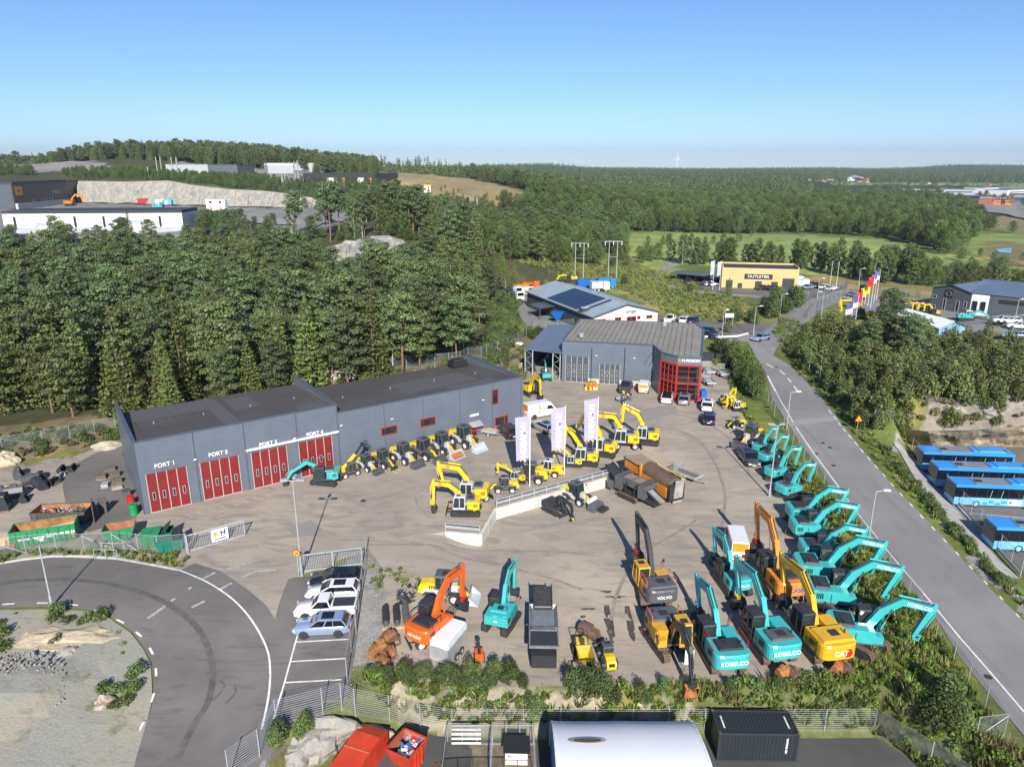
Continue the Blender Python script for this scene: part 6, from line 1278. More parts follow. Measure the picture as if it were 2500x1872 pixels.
for(x,y,k,c,yw,lab)in((2180+1860/6.9,640+985/6.9,'suv',CW,170,'white car by the grey hall wing'),(2180+1965/6.9,640+990/6.9,'suv',CW,170,'white car farther right by the grey hall wing'),(2180+2110/6.9,640+1110/6.9,'suv',CW,160,'large white car behind the lamp post at the right edge'),(2180+2060/6.9,640+1200/6.9,'suv',CLB,160,'blue car under the lamp post at the right edge'),
(1320/3.16,300+560/3.16,'van',CW,170,'white van under the quarry rock face'),(1085/3.16,300+618/3.16,'smallvan',CW,80,'white van left of the red container hut'),(1128/3.16,300+618/3.16,'smallvan',CW,80,'white van right of the red container hut'),(1625/3.16,300+670/3.16,'van',CW,0,'white van before the stacked site cabins')):
 p=at(x,y,.6);car(k,c,lab,(p.x,p.y,p.z+.1),R(yw))
BBL=mat('bus_blue',(.04,.30,.74),rough=.28,coat=.5,dirt=.04);BLB=mat('bus_light_blue',(.20,.52,.85),rough=.3);BGY=mat('bus_roof_grey',(.22,.24,.28),rough=.5)
def bus(label,loc,yaw):
 t=thing('city_bus',label,'bus',loc,yaw,1,'blue city buses in the fenced lot');L,W_b,H=12.0,2.55,3.05
 b=MB();b.box((0,0,.85),(L,W_b,1.0),BLB);b.box((0,0,2.86),(L,W_b,.36),BBL);b.box((L/2-.12,0,1.9),(.24,W_b,1.7),BBL);part('body',b,t)
 g=MB();g.box((-.10,0,1.98),(L-.26,W_b-.05,1.5),CGL);part('window',g,t)
 g=MB();g.box((-L/2+.0,0,1.9),(.10,W_b-.12,1.75),CGL);part('windscreen',g,t)
 m=MB()
 for i in range(9):
  for sy in(-1,1):m.box((-L/2+1.3+i*1.25,sy*(W_b/2-.005),1.98),(.05,.03,1.5),DGR)
 part('window_pillar',m,t)
 m=MB();yh=mat('handrail_yellow',(.55,.60,.10))
 for i in(2,3,5,6,7):m.tube([(-L/2+1.6+i*1.3,-W_b/2+.02,1.35),(-L/2+1.75+i*1.3,-W_b/2+.02,2.4)],.03,yh if i in(5,)else LGR,n=5)
 part('grab_pole',m,t)
 r=MB();r.box((-1.4,0,3.07),(4.3,2.0,.06),BGY);part('roof_panel',r,t);r=MB();r.box((3.2,0,3.18),(3.6,1.9,.30),BBL,taper=.9);part('roof_pod',r,t);r=MB();r.box((1.1,0,3.14),(1.0,2.2,.22),BBL,taper=.7);part('roof_ramp',r,t)
 for x in(-3.9,-2.6):pass
 r=MB();r.box((-2.9,0,3.12),(.9,.7,.06),DGR);part('roof_hatch',r,t);r=MB();r.box((4.9,0,3.12),(.9,.7,.10),DGR);part('roof_hatch',r,t)
 for x in(-3.3,2.9):
  for sy in(-1,1):wheel(t,x,sy*1.13,.48,.30,LGR)
 m=MB()
 for i in range(5):
  for sy in(-1,1):m.box((-2.3+i*.75,sy*(W_b/2+.004),.62+.22*(i%2)),(.6,.015,.30),BBL)
 part('stripe',m,t);m=MB();m.box((1.2,-W_b/2-.01,.85),(1.6,.02,.62),M_WHT);m.box((.72,-W_b/2-.022,.85),(.3,.01,.4),mat('poster_brown',(.3,.16,.12)));part('poster',m,t)
 return t
def qb(x,y):return(2180+x/4.872,1060+y/4.872)
bp=None
for i,(x0,y0,x1,y1,lab)in enumerate(((372,222,1262,240,'farthest blue city bus, closest to the rock face'),(548,410,1500,440,'second blue city bus from the rock face'),(760,612,1700,660,'third blue city bus with white poster on its side'),(1240,1120,2200,1180,'nearest blue city bus standing apart from the others'))):
 a=U(*qb(x0,y0),-.1);yw=R(-5.5);d=Vector((math.cos(yw),math.sin(yw),0));n=Vector((-d.y,d.x,0));c=a+d*6.0+n*1.28
 if bp is None:bp=bus(lab,(c.x,c.y,-2.96),yw)
 else:dup(bp,(c.x,c.y,-2.96),yw,label=lab)
# ================================================================ walls, rails, fences
def linkmesh(name,rgb,alpha):
 m=bpy.data.materials.new(name);m.use_nodes=True;n=m.node_tree;b=n.nodes['Principled BSDF'];b.inputs['Base Color'].default_value=(*rgb,1);b.inputs['Roughness'].default_value=.5;b.inputs['Metallic'].default_value=.4
 tr=n.nodes.new('ShaderNodeBsdfTransparent');mx=n.nodes.new('ShaderNodeMixShader');mx.inputs[0].default_value=1-alpha
 n.links.new(b.outputs[0],mx.inputs[1]);n.links.new(tr.outputs[0],mx.inputs[2]);n.links.new(mx.outputs[0],n.nodes['Material Output'].inputs[0]);return m
CHAIN=linkmesh('chain_link',(.30,.36,.35),.22)
def fence(label,pts,h=2.2,step=3.0,style='chain',group=None,posts=None,name='chain_link_fence',brace=()):
 """pts: world ground points; posts and mesh panels, each post a part"""
 P=[Vector(p)for p in pts];stops=[P[0]]
 for a,b in zip(P[:-1],P[1:]):
  n=max(1,round((b-a).length/step))if not posts else 1
  for k in range(1,n+1):stops.append(a+(b-a)*k/n)
 t=thing(name,label,'fence',stops[0],0,1,group);o=stops[0];mb=MB();st=[p-o for p in stops]
 pm=MB();pm.cyl((0,0,-.3),(0,0,h+.05),.04 if style=='chain' else.05,M_GAL,n=6);me=pm.mesh('post')
 for p in st:link('post',me,t).location=p
 if style=='chain':
  for a,b in zip(st[:-1],st[1:]):mb.add([a,b,b+Vector((0,0,h)),a+Vector((0,0,h))],[(0,1,2,3)],CHAIN);mb.bar(a+Vector((0,0,h)),b+Vector((0,0,h)),.025,.025,M_GAL)
  part('fence_mesh',mb,t)
 elif style=='wires':
  for a,b in zip(st[:-1],st[1:]):
   for k in range(13):z=Vector((0,0,.1+(h-.1)*k/12));mb.bar(a+z,b+z,.022,.022,M_GAL)
  part('wire_panel',mb,t)
 for i in brace:
  m=MB();a=st[i];b=st[min(i+1,len(st)-1)]if i+1<len(st)else st[i-1];m.cyl(a+Vector((0,0,h*.9)),b+Vector((0,0,.1)),.025,M_GAL,n=6);part('brace',m,t)
 return t
PW=[Vector((p.x,p.y,0))for p in P_WALL]
rw=thing('retaining_wall','low white concrete retaining wall stepping along the yard edge','wall')
tops=[.05,.12,.12,.12]
for i in range(3):
 a,b=PW[i],PW[i+1];m=MB();d=(b-a).normalized();nrm=Vector((-d.y,d.x,0))*.14
 if i==2:b=b+d*.0
 za,zb=tops[i],tops[i+1]
 q=[a-nrm,b-nrm,b+nrm,a+nrm];m.add([(p.x,p.y,-2.6)for p in q]+[(q[0].x,q[0].y,za),(q[1].x,q[1].y,zb),(q[2].x,q[2].y,zb),(q[3].x,q[3].y,za)],[(0,3,2,1),(4,5,6,7),(0,1,5,4),(1,2,6,5),(2,3,7,6),(3,0,4,7)],concw);part('wall_section',m,rw)
def railing(label,a,b,n):
 t=thing('guard_rail',label,'railing',a);d=b-a
 m=MB();m.bar((0,0,1.05),(d.x,d.y,1.05),.10,.08,M_GAL);part('top_rail',m,t);m=MB();m.bar((0,0,.62),(d.x,d.y,.62),.06,.30,M_GAL);part('guard_beam',m,t)
 pm=MB();pm.box((0,0,.5),(.10,.10,1.1),M_GAL);me=pm.mesh('post')
 for k in range(n+1):link('post',me,t).location=d*k/n
railing('short galvanised railing on the end of the white wall',PW[0]+Vector((0,0,.03)),PW[1]+Vector((-.1,0,.1)),1)
railing('long galvanised railing on top of the white retaining wall',PW[2]+Vector((.1,.1,.1)),PW[3]+(PW[3]-PW[2]).normalized()*1.2+Vector((0,0,.1)),10)
def q5_(x,y):return(x/3.16,824+y/3.16)
FP=[W(*q5_(*p))for p in((-250,1000),(25,885),(335,830),(545,790),(735,745),(900,725))]
fence('chain link fence on the rocky rise behind the left yard',FP,2.2,3,posts=1,brace=(1,))
fence('chain link fence behind the long workshop roof',[W(*p)for p in((773,918),(847,913),(884,911),(921,907),(958,903),(993,900),(1028,897),(1062,895),(1096,892),(1124,888),(1143,878),(1175,876),(1188,870),(1215,860),(1240,850),(1265,838),(1285,822),(1299,804))],2.3,4,posts=1,brace=(8,))
fence('chain link fence climbing beside the open shed roof',[W(*p)for p in((1299,804),(1302,812),(1331,808),(1362,806),(1400,800))],2.3,4,posts=1,brace=(1,))
def w_(*a):return[W(x,y)for x,y in a]
fence('chain link fence between grass bank and main road',[W(1795+dx,y)for dx,y in((0,918),(12,935),(30,953),(52,970))]+w_((1875,985),(1890,1015),(1912,1048),(1935,1085),(1962,1122),(1992,1165),(2030,1215),(2062,1252),(2100,1300),(2145,1358),(2195,1420),(2243,1490),(2282,1565),(2326,1618),(2362,1670),(2404,1728),(2450,1795)),2.0,3,brace=(0,))
fence('chain link fence branch at the bottom right corner',w_((2450,1795),(2380,1808)),2.0,3,posts=1,brace=(0,))
fence('wire fence curving below the parking bays',[W(*p)for p in((560,1900),(635,1848),(676,1774),(790,1753),(836,1742),(868,1745),(951,1749))]+[W(1027,1779)],2.4,3,'wires',posts=1,name='wire_panel_fence')
LOTF=[Vector((x,y,-5.8))for x,y in((-7.3,46.6),(-4.8,46.8),(-2.0,46.8),(.9,46.8),(3.9,46.8),(6.8,46.8),(9.7,46.8),(12.6,46.8),(15.5,46.8),(18.4,46.8),(21.3,46.8),(25.2,46.8),(29.2,46.8))];LOTF[0].z=-5.2
fence('wire fence behind the white tent and black container',LOTF,2.4,3,'wires',posts=1,name='wire_panel_fence')
fence('wire fence along the right side of the service lot',[Vector((29.2,46.8,-5.8)),Vector((31.8,43.4,-5.8)),Vector((33.6,40.6,-5.8)),Vector((35.4,37.8,-5.8))],2.4,3,'wires',posts=1,name='wire_panel_fence')
fence('chain link fence beside the parking bays',[W(*p)for p in((893,1352),(886,1440),(877,1495),(870,1550),(858,1593),(848,1664))],2.2,3,posts=1)
fence('chain link fence in front of the green skips',[W(*q5_(*p))for p in((-60,1700),(205,1668),(440,1648),(655,1655),(880,1640),(1070,1655),(1225,1672),(1440,1655))],2.1,3,posts=1,brace=(0,3,4))
fence('low fence around the bus lot',[U(*qb(x,y),-3)+Vector((-.4,-.2,.1))for x,y in((170,140),(240,215),(310,290),(385,370),(470,470),(545,570),(640,660),(735,765),(835,880),(940,985),(1050,1100),(1165,1245),(1285,1410),(1420,1560),(1540,1690))],2.2,3,posts=1)
m=MB();gp=[U(*qb(x,y),-3)+Vector((-.4,-.2,0))for x,y in((165,140),(420,420),(730,765),(1090,1165),(1240,1360),(1540,1690))]
for a,b in zip(gp[:-1],gp[1:]):m.bar(a+Vector((0,0,.45)),b+Vector((0,0,.45)),.12,.35,M_GAL)
o=single('guard_rail',m,'pale steel guard rail edging the bus lot','railing')
fence('chain link fence enclosing the grass by the flagpoles',w_((1972,780),(1990,755),(2008,742),(2030,732),(2052,724),(2078,716)),2,4)
fence('chain link fence above the far dealer yard',[W(*p)for p in((2150,716),(2178,718),(2194,720),(2212,722),(2230,724),(2248,727),(2268,729))],1.9,4,posts=1)
fence('wire fence on the rock above the bus lot',[W(1800+x/3.16,724+y/3.16)for x,y in((1050,975),(1140,980),(1265,985),(1355,960))],2,4,posts=1)
fence('fence and gate at the dealer yard entrance',w_((1954,728),(1974,724),(1994,730),(2012,718),(2040,706),(2058,700)),1.8,3)
m=MB();gp=w_((1720,828),(1760,829),(1800,827),(1826,820))
for a,b in zip(gp[:-1],gp[1:]):m.bar(a+Vector((0,0,.6)),b+Vector((0,0,.6)),.1,.4,M_WHT)
for a in gp:m.box(a+Vector((0,0,.3)),(.12,.12,.7),M_GAL)
single('guard_rail',m,'white guard rail by the side road entrance','railing')
def gate(label,a,b,h,sign=False):
 d=b-a;L=d.length;t=thing('sliding_gate',label,'gate',a,math.atan2(d.y,d.x));m=MB()
 for z in(.15,h):m.box((L/2,0,z),(L,.10,.12),M_GAL)
 for x in(0,L/2,L):m.box((x,0,h/2+.08),(.10,.10,h),M_GAL)
 part('gate_frame',m,t);m=MB();n=int(L/.16)
 for k in range(1,n):m.box((L*k/n,0,h/2+.08),(.035,.03,h-.1),M_GAL)
 part('gate_bars',m,t)
 if sign:
  m=MB();m.box((L*.56,-.08,h*.5+.1),(1.7,.04,1.35),M_WHT);s_=part('sign_panel',m,t)
  text(t,'K',.75,M_ORG,face_y(L*.56-.35,-.11,h*.5+.25),bold=.03);text(t,'H',.75,mat('letter_navy',(.03,.05,.12)),face_y(L*.56+.33,-.11,h*.5+.25),bold=.03);text(t,'KH-MASKIN',.22,mat('letter_navy',(.03,.05,.12)),face_y(L*.56,-.11,h*.5-.33),bold=.01)
 m=MB()
 for y in(-.25,.25):m.box((-.1,y,h*.55),(.16,.12,h*1.15),M_GAL)
 part('gate_post',m,t);return t
gate('galvanised sliding gate with the white company sign, standing open by the green skips',W(*q5_(1455,1655)),W(*q5_(1890,1530)),1.9,True)
gate('galvanised sliding gate above the parked cars',W(742,1397),W(884,1378),1.9)
s20=thing('speed_sign','round yellow speed sign with red rim reading 20 beside the gate','sign',W(730,1407));m=MB();m.cyl((0,0,0),(0,0,2.6),.05,M_GAL,n=8);part('pole',m,s20)
m=MB();m.cyl((0,-.08,2.6),(0,-.05,2.6),.36,RED,n=24);m.cyl((0,-.10,2.6),(0,-.08,2.6),.27,YEL,n=24);part('sign_face',m,s20);text(s20,'20',.34,M_BLK,face_y(0,-.12,2.6),bold=.012)
def lamp(label,base,h,arms=(),r=.09,group='street lamps on slender steel poles'):
 t=thing('street_lamp',label,'street lamp',base,0,1,group);m=MB();m.cyl((0,0,0),(0,0,1.2),r*1.5,M_GAL,n=8);m.cyl((0,0,1.2),(0,0,h),r,M_GAL,r2=r*.6,n=8);part('pole',m,t)
 for k,(dx,dy)in enumerate(arms):
  a=MB();a.cyl((0,0,h-.05),(dx,dy,h+.1),.04,M_GAL,n=6);part('arm',a,t);l=MB();l.box((dx*1.25,dy*1.25,h+.12),(.75,.32,.14),M_WHT if len(arms)==1 else M_GAL,rz=math.atan2(dy,dx));part('lamp_head',l,t)
 return t
def polez(base,tx,ty):
 f=FPX;r=Vector(ray(tx,ty));t=base.y/r.y;return CH+r.z*t-base.z
for(bx,by,tx,ty,arms,lab)in((128,1483,97,1332,((-.3,.9),),'street lamp on the gravel island inside the curve'),(737,1405,722,1174,((-.6,0),(.6,0),(0,.6)),'tall yard lamp with several heads beside the gate'),
(1920,1047,1931,957,((.9,0),),'street lamp at the road edge behind the small teal excavators'),(2118,1328,2143,1199,((.9,0),),'street lamp at the road edge between the teal excavator groups'),(1878,1213,1897,1039,((-.5,.2),(.5,.2)),'yard lamp with two heads beside the small teal excavators'),
(1762,827,1766,757,((.5,0),),'street lamp with orange collar by the side road'),(1839,819,1847,748,((.9,0),),'street lamp by the junction grass'),(1904,770,1908,718,((.9,0),),'street lamp by the bushes north of the junction'),(2004,776,2012,714,((-.6,.3),),'street lamp inside the flagpole grass'),
(1995,729,2001,680,((.9,0),),'street lamp in front of the dealer car row'),(2096,697,2100,656,((.9,0),),'street lamp at the end of the dealer road'),(2468,828,2487,732,((.7,.3),),'street lamp on the far right beside the grey hall')):
 b=W(bx,by);lamp(lab,b,polez(b,tx,ty),arms)
FLG=mat('flag_cloth',(.66,.60,.76),rough=.8,dirt=.06);
_n=FLG.node_tree;_t=_n.nodes.new('ShaderNodeBsdfTranslucent');_t.inputs[0].default_value=(.8,.74,.84,1);_mx=_n.nodes.new('ShaderNodeMixShader');_mx.inputs[0].default_value=.45;_n.links.new(_n.nodes['Principled BSDF'].outputs[0],_mx.inputs[1]);_n.links.new(_t.outputs[0],_mx.inputs[2]);_n.links.new(_mx.outputs[0],_n.nodes['Material Output'].inputs[0])
def flagpole(label,base,h,fl=None,fw=1.9,ln=5.4,side=-1,r=.07,yaw=0.0,words=None,group=None,name='flagpole',droop=0.0,low=None):
 t=thing(name,label,'flagpole',base,yaw,1,group);m=MB();m.cyl((0,0,0),(0,0,h),r,M_WHT,r2=r*.6,n=8);m.cyl((0,0,h),(0,0,h+.12),r*.9,M_ALU,n=8);part('pole',m,t)
 if fl:
  m=MB();nx,nz=8,16;vs=[]
  for j in range(nz+1):
   for i in range(nx+1):
    u,v=i/nx,j/nz;vs.append((side*(.08+fw*u*(1-.10*v)),.10*math.sin(v*7+u*3)*u+.05*math.sin(u*9),h-.15-ln*v-u*(.35+droop)+.05*math.sin(v*11)*u))
  k=nx+1;fs=[(j*k+i,j*k+i+1,(j+1)*k+i+1,(j+1)*k+i)for j in range(nz)for i in range(nx)]
  lo=[f for f in fs if f[0]//k>=nz*.52]if low else[];hi_=[f for f in fs if f not in lo]
  m.add(vs,hi_,fl,True)
  if lo:m.add(vs,lo,low,True)
  f=part('flag',m,t)
  if words:
   for dy in(-.14,.14):
    me=text_mesh('H-MASKIN',1.05,M_WHT,extr=.0,bold=.03,mirror=True,font_sx=.95);M=Matrix.Translation((side*fw*.46,dy,h-.6-ln*.48))@Euler((R(90),0,0)).to_matrix().to_4x4()@Matrix.Rotation(R(90),4,'Z')
    o=link('lettering',me,f);o.matrix_local=M
    me=text_mesh('K',.95,mat('flag_orange',(.80,.52,.38)),extr=.0,bold=.02,mirror=True);o=link('lettering',me,f);o.matrix_local=Matrix.Translation((side*fw*.46,dy,h-.55-ln*.95))@Euler((R(90),0,0)).to_matrix().to_4x4()@Matrix.Rotation(R(90),4,'Z')
 return t
for(bx,by,tx,ty,lab)in((1293,1187,1300,1011,'leftmost of the three pale company flags along the railing'),(1377,1158,1383,990,'middle one of the three pale company flags along the railing'),(1455,1135,1470,969,'rightmost of the three pale company flags along the railing')):
 b=at(bx,by);flagpole(lab,b,polez(b,tx,ty),FLG,1.75,5.6,words=True,r=.09,group='tall white flagpoles with company flags')
NAVY=mat('flag_navy',(.08,.08,.25));
def qf(x,y):return(2000+x/6.9,600+y/6.9)
for(b0,b1,t0,t1,fl,low,lab)in((515,1425,575,935,NAVY,M_WHT,'navy and white flag nearest the pines'),(592,1392,662,835,NAVY,M_WHT,'navy and white flag second from the pines'),(700,1090,737,760,RED,None,'red flag left of the two yellow flags'),(765,985,802,695,YEL,None,'left yellow flag by the black sign tower'),(815,1022,853,640,YEL,None,'right yellow flag by the black sign tower'),
(860,1050,913,508,RED,None,'small red flag on a tall pole right of the yellow flags'),(915,962,966,462,NAVY,M_WHT,'navy and white flag next to the small red one'),(960,915,1037,408,NAVY,M_WHT,'navy and white flag farthest along the row')):
 b=W(*qf(b0,b1));flagpole(lab,b,polez(b,*qf(t0,t1)),fl,1.5,2.6,low=low,group='flags along the far dealer yard')
for(b0,b1,t0,t1,lab)in((172,715,222,252,'left bare white flagpole beside the dealer cars'),(280,735,338,262,'right bare white flagpole beside the dealer cars')):
 b=W(*qf(b0,b1));flagpole(lab,b,polez(b,*qf(t0,t1)),group='flags along the far dealer yard')
for(x0,y0,x1,y1,lab)in((1705,1288,1715,1058,'left grey banner pole in front of the yellow hall'),(1757,1292,1772,1064,'right grey banner pole in front of the yellow hall')):
 b=W(1200+x0/3.16,300+y0/3.16);flagpole(lab,b,polez(b,1200+x1/3.16,300+y1/3.16),mat('banner_grey',(.45,.50,.54)),1.1,4.2,name='banner_pole')
m=MB();b=W(*qf(712,905));hh=polez(b,*qf(740,660));st_=thing('sign_tower','black advertising tower at the far yard entrance','sign',b);m.box((0,0,hh/2),(1.7,.5,hh),M_BLK);part('board',m,st_);text(st_,'KH',.5,M_WHT,face_y(0,-.27,hh-.8))
def hpole(label,bl,br,tl,tr,ca=.5):
 a,b=W(*bl),W(*br);h=polez(a,*tl);t=thing('power_pylon',label,'power pole',a,0,1,'wooden twin power poles');d=b-a;m=MB();WD=mat('pole_wood',(.36,.36,.33),rough=.8)
 for p in(Vector((0,0,0)),d):m.cyl(p+Vector((0,0,-1)),Vector((p.x,p.y,h)),.2,WD,r2=.14,n=8)
 part('poles',m,t);m=MB();u=Vector((d.x,d.y,0)).normalized();m.bar(Vector((0,0,h-.2))-u*1.6,Vector((d.x,d.y,h-.2))+u*1.6,.2,.2,M_GAL);m.bar((0,0,h*.58),(d.x,d.y,h*.58),.12,.12,WD);part('crossarm',m,t)
 for k in(-1.4,d.length/2,d.length+1.4):m=MB();p=u*k;m.cyl((p.x,p.y,h-.3),(p.x,p.y,h-1.5),.12,M_WHT,n=6);part('insulator',m,t)
def q3c(x,y):return(1200+x/3.16,300+y/3.16)
hpole('left twin pole with crossarm behind the solar hall',q3c(643,1207),q3c(707,1207),q3c(657,922),q3c(723,918));hpole('right twin pole with crossarm behind the solar hall',q3c(899,1202),q3c(962,1202),q3c(907,910),q3c(972,910))
for i,(x,y,yt)in enumerate(((386,430,383),(396,428,383),(423,430,384),(435,430,384),(363,432,407),(722,446,394),(730,449,392),(689,449,422),(697,452,425),(692,459,432),(963,517,484),(1137,500,484),(1148,512,480),(1165,527,480))):
 b=W(x,y);m=MB();m.cyl((0,0,-1),(0,0,max(5,polez(b,x,yt))),.35,mat('pole_wood',(.36,.36,.33)),n=6);single('power_pole',m,'thin bare power pole on the quarry hillside','power pole',b,group='bare power poles on the hillside')
b=W(2091,1057);t=thing('warning_sign','yellow triangular road warning sign with red rim by the roadside bushes','sign',b);m=MB();m.cyl((0,0,0),(0,0,2.2),.04,M_GAL,n=6);part('pole',m,t);m=MB();m.prism([(-.6,1.9),(.6,1.9),(0,2.95)],-.06,-.03,RED);m.prism([(-.42,2.0),(.42,2.0),(0,2.74)],-.09,-.06,YEL);part('sign_face',m,t);m=MB();m.box((0,-.1,2.28),(.3,.02,.12),M_BLK);m.box((.04,-.1,2.15),(.1,.02,.16),M_BLK);part('symbol',m,t)
b=W(1779,793);t=thing('entrance_board','white company board on posts at the side road gate','sign',b);m=MB();m.box((0,0,2.3),(2.1,.1,1.0),M_WHT);part('board',m,t);m=MB();m.box((-.9,0,.9),(.1,.1,1.9),M_GAL);m.box((.9,0,.9),(.1,.1,1.9),M_GAL);part('post',m,t);text(t,'STRÖMAN',.32,M_LB,face_y(0,-.06,2.3))
b=W(1044,484);t=thing('billboard','white billboard with yellow top on the dry hillside','sign',b);m=MB();m.box((0,0,4.4),(4.0,.3,6.4),M_WHT);m.box((0,-.02,7.4),(4.04,.34,1.0),YEL);part('board',m,t);m=MB();m.box((-1.4,.2,1),(.2,.2,3),M_GAL);m.box((1.4,.2,1),(.2,.2,3),M_GAL);part('post',m,t)
b=at(1200+1770/3.68,1248+1400/3.68,.5);t=thing('notice_board','small white notice board on posts beside the dark arm excavator','sign',b);m=MB();m.box((0,0,1.5),(.75,.05,1.4),M_WHT);part('board',m,t);m=MB();m.box((-.3,.05,.6),(.05,.05,1.3),STL);m.box((.3,.05,.6),(.05,.05,1.3),STL);part('post',m,t)
# ================================================================ skips, containers, loose things
SGR=mat('skip_green',(.02,.27,.10),rough=.5,dirt=.25);SDG=mat('skip_dark_green',(.02,.20,.13),rough=.5,dirt=.25);SRD=mat('skip_red',(.60,.055,.02),rough=.45,dirt=.2);SBR=mat('skip_brown',(.10,.085,.08),rough=.6,dirt=.3)
SIN=mat('skip_rust',(.36,.17,.06),rough=.85,dirt=.5,scale=1.5);SIN2=mat('skip_inside_red',(.40,.13,.07),rough=.8,dirt=.3)
def skip(label,rearL,frontL,w,h,col,inside,z0=None,slope=.5,ribs=5,closed=False,name='skip',lid=None):
 """rearL, frontL: ground points of the near long side, left and right"""
 d=frontL-rearL;L=d.length;t=thing(name,label,'skip',rearL if z0 is None else(rearL.x,rearL.y,z0),math.atan2(d.y,d.x));b=MB();e=slope
 lo=[(e,.08,.25),(L-e,.08,.25),(L-e,w-.08,.25),(e,w-.08,.25)];hi=[(0,0,h),(L,0,h),(L,w,h),(0,w,h)];b.loft([lo,hi],col,cap=False);b.add(lo,[(3,2,1,0)],col)
 part('body',b,t);k=.06;lo2=[(e+k,.08+k,.32),(L-e-k,.08+k,.32),(L-e-k,w-.08-k,.32),(e+k,w-.08-k,.32)];hi2=[(k,k,h+.002),(L-k,k,h+.002),(L-k,w-k,h+.002),(k,w-k,h+.002)]
 m=MB()
 for a,c in((0,1),(1,2),(2,3),(3,0)):m.add([lo2[a],lo2[c],hi2[c],hi2[a]],[(3,2,1,0)],inside)
 m.add(lo2,[(0,1,2,3)],inside);part('inside',m,t)
 m=MB()
 for i in range(4):a,c=Vector(hi[i]),Vector(hi[(i+1)%4]);m.bar(a,c,.12,.10,col)
 part('rim',m,t);m=MB()
 for i in range(ribs):x=e+(L-2*e)*(i+.5)/ribs;m.box((x,-.0,h*.55),(.09,.14,h*.8),col);m.box((x,w,h*.55),(.09,.14,h*.8),col)
 part('rib',m,t)
 if lid:m=MB();m.box((L*.32,w/2,h+.09),(L*.6,w+.1,.09),col,ry=R(-2));m.box((L*.80,w/2,h+.35),(L*.36,w,.06),lid,ry=R(-40));part('lid',m,t)
 return t,L
gs,L=skip('long green open skip with rusty inside and white lettering',W(*q5_(90,1640)),W(*q5_(595,1560)),2.3,1.9,SGR,SIN,slope=.05,ribs=6)
text(gs,'www.ragnsells.se',.52,M_WHT,face_y(L*.42,-.1,1.05),bold=.015);text(gs,'0771-88 88 88',.40,M_WHT,face_y(L*.80,-.1,1.1),bold=.01)
m=MB();m.box((.25,-.05,.5),(.22,.06,.4),SAFE);m.box((L-.25,-.05,.75),(.22,.06,.4),SAFE);part('reflector',m,gs);m=MB();m.box((L*.78,1.0,1.25),(2.6,1.2,.06),mat('board_pale',(.62,.48,.34)),rz=R(12),rx=R(12));single('wood_panel',m,'pale boards lying in the long green skip','board',gs.location,gs.rotation_euler[2])
bs_,L=skip('grey brown open container heaped with scrap metal and hoses',W(*q5_(245,1455)),W(*q5_(665,1440)),2.4,1.5,SBR,SIN,slope=.02,ribs=4)
def junk(parent,name,x0,x1,y0,y1,z,n,cols,s=.35,seed=1,kind='stuff'):
 r=random.Random(seed);m=MB()
 for i in range(n):
  x,y=r.uniform(x0,x1),r.uniform(y0,y1);c=r.choice(cols);zz=z+r.uniform(0,s)
  if r.random()<.5:m.box((x,y,zz),(r.uniform(.1,s*1.6),r.uniform(.1,s),r.uniform(.05,s*.6)),c,rz=r.uniform(0,3),ry=r.uniform(-.6,.6))
  else:m.cyl((x,y,zz),(x+r.uniform(-s,s)*1.5,y+r.uniform(-s,s)*1.5,zz+r.uniform(-.1,s)),r.uniform(.02,.07),c,n=5)
 return m
m=junk(None,'',.6,L-.5,.35,2.0,.85,150,[DGR,DGR,GRY,TEAL,LGR,M_GAL,HIT,STL],.4,5);o=single('scrap_heap',m,'tangle of hoses and scrap filling the grey brown container','scrap',bs_.location,bs_.rotation_euler[2]);o['kind']='stuff'
m=MB();m.box((L+.35,1.2,1.15),(.10,2.4,2.0),SBR,rz=R(25));m.box((L+.7,2.6,1.0),(.9,.10,1.9),SBR);part('tailgate',m,bs_)
skip('green skip with red brown inside left of the two covered ones',W(*q5_(800,1600)),W(*q5_(1050,1560)),1.9,1.5,SGR,SIN2,ribs=3)
skip('green covered skip behind the front one by the gate',W(*q5_(1090,1640)),W(*q5_(1330,1610)),1.9,1.45,SGR,SDG,lid=DGR,slope=.2,ribs=3);skip('green covered skip nearest the sliding gate',W(*q5_(1215,1690)),W(*q5_(1430,1640)),1.9,1.3,SDG,SDG,lid=DGR,slope=.2,ribs=3)
def z5(px,py,z):return U(px,py,z)
a=z5(975,1872,-4.9);t,L=skip('red open skip full of rolled packaging in the service lot',Vector((-7.15,42.9,-5.1)),Vector((-9.1,45.6,-5.1))if False else Vector((-5.9,44.6,-5.1)),1.9,1.75,SRD,SIN2,ribs=3)
t.location=(-7.5,41.5,-5.1);t.scale=(1.1,1.1,1.1);t.rotation_euler=(0,0,R(62));
r_=random.Random(4);m=MB();cols_=[M_WHT,BLU,RED,M_LB,M_WHT,M_GAL]
for i in range(46):
 x,y=r_.uniform(.5,2.6),r_.uniform(.35,1.5);an=r_.uniform(0,3.1);l_=r_.uniform(.25,.5);z=1.15+r_.uniform(0,.55);m.cyl((x-l_*math.cos(an)*.5,y-l_*math.sin(an)*.5,z),(x+l_*math.cos(an)*.5,y+l_*math.sin(an)*.5,z+r_.uniform(-.1,.2)),r_.uniform(.10,.16),r_.choice(cols_),n=8)
o=single('packaging_rolls',m,'white blue and red rolls heaped in the red skip','rolls',t.location,t.rotation_euler[2]);o['kind']='stuff'
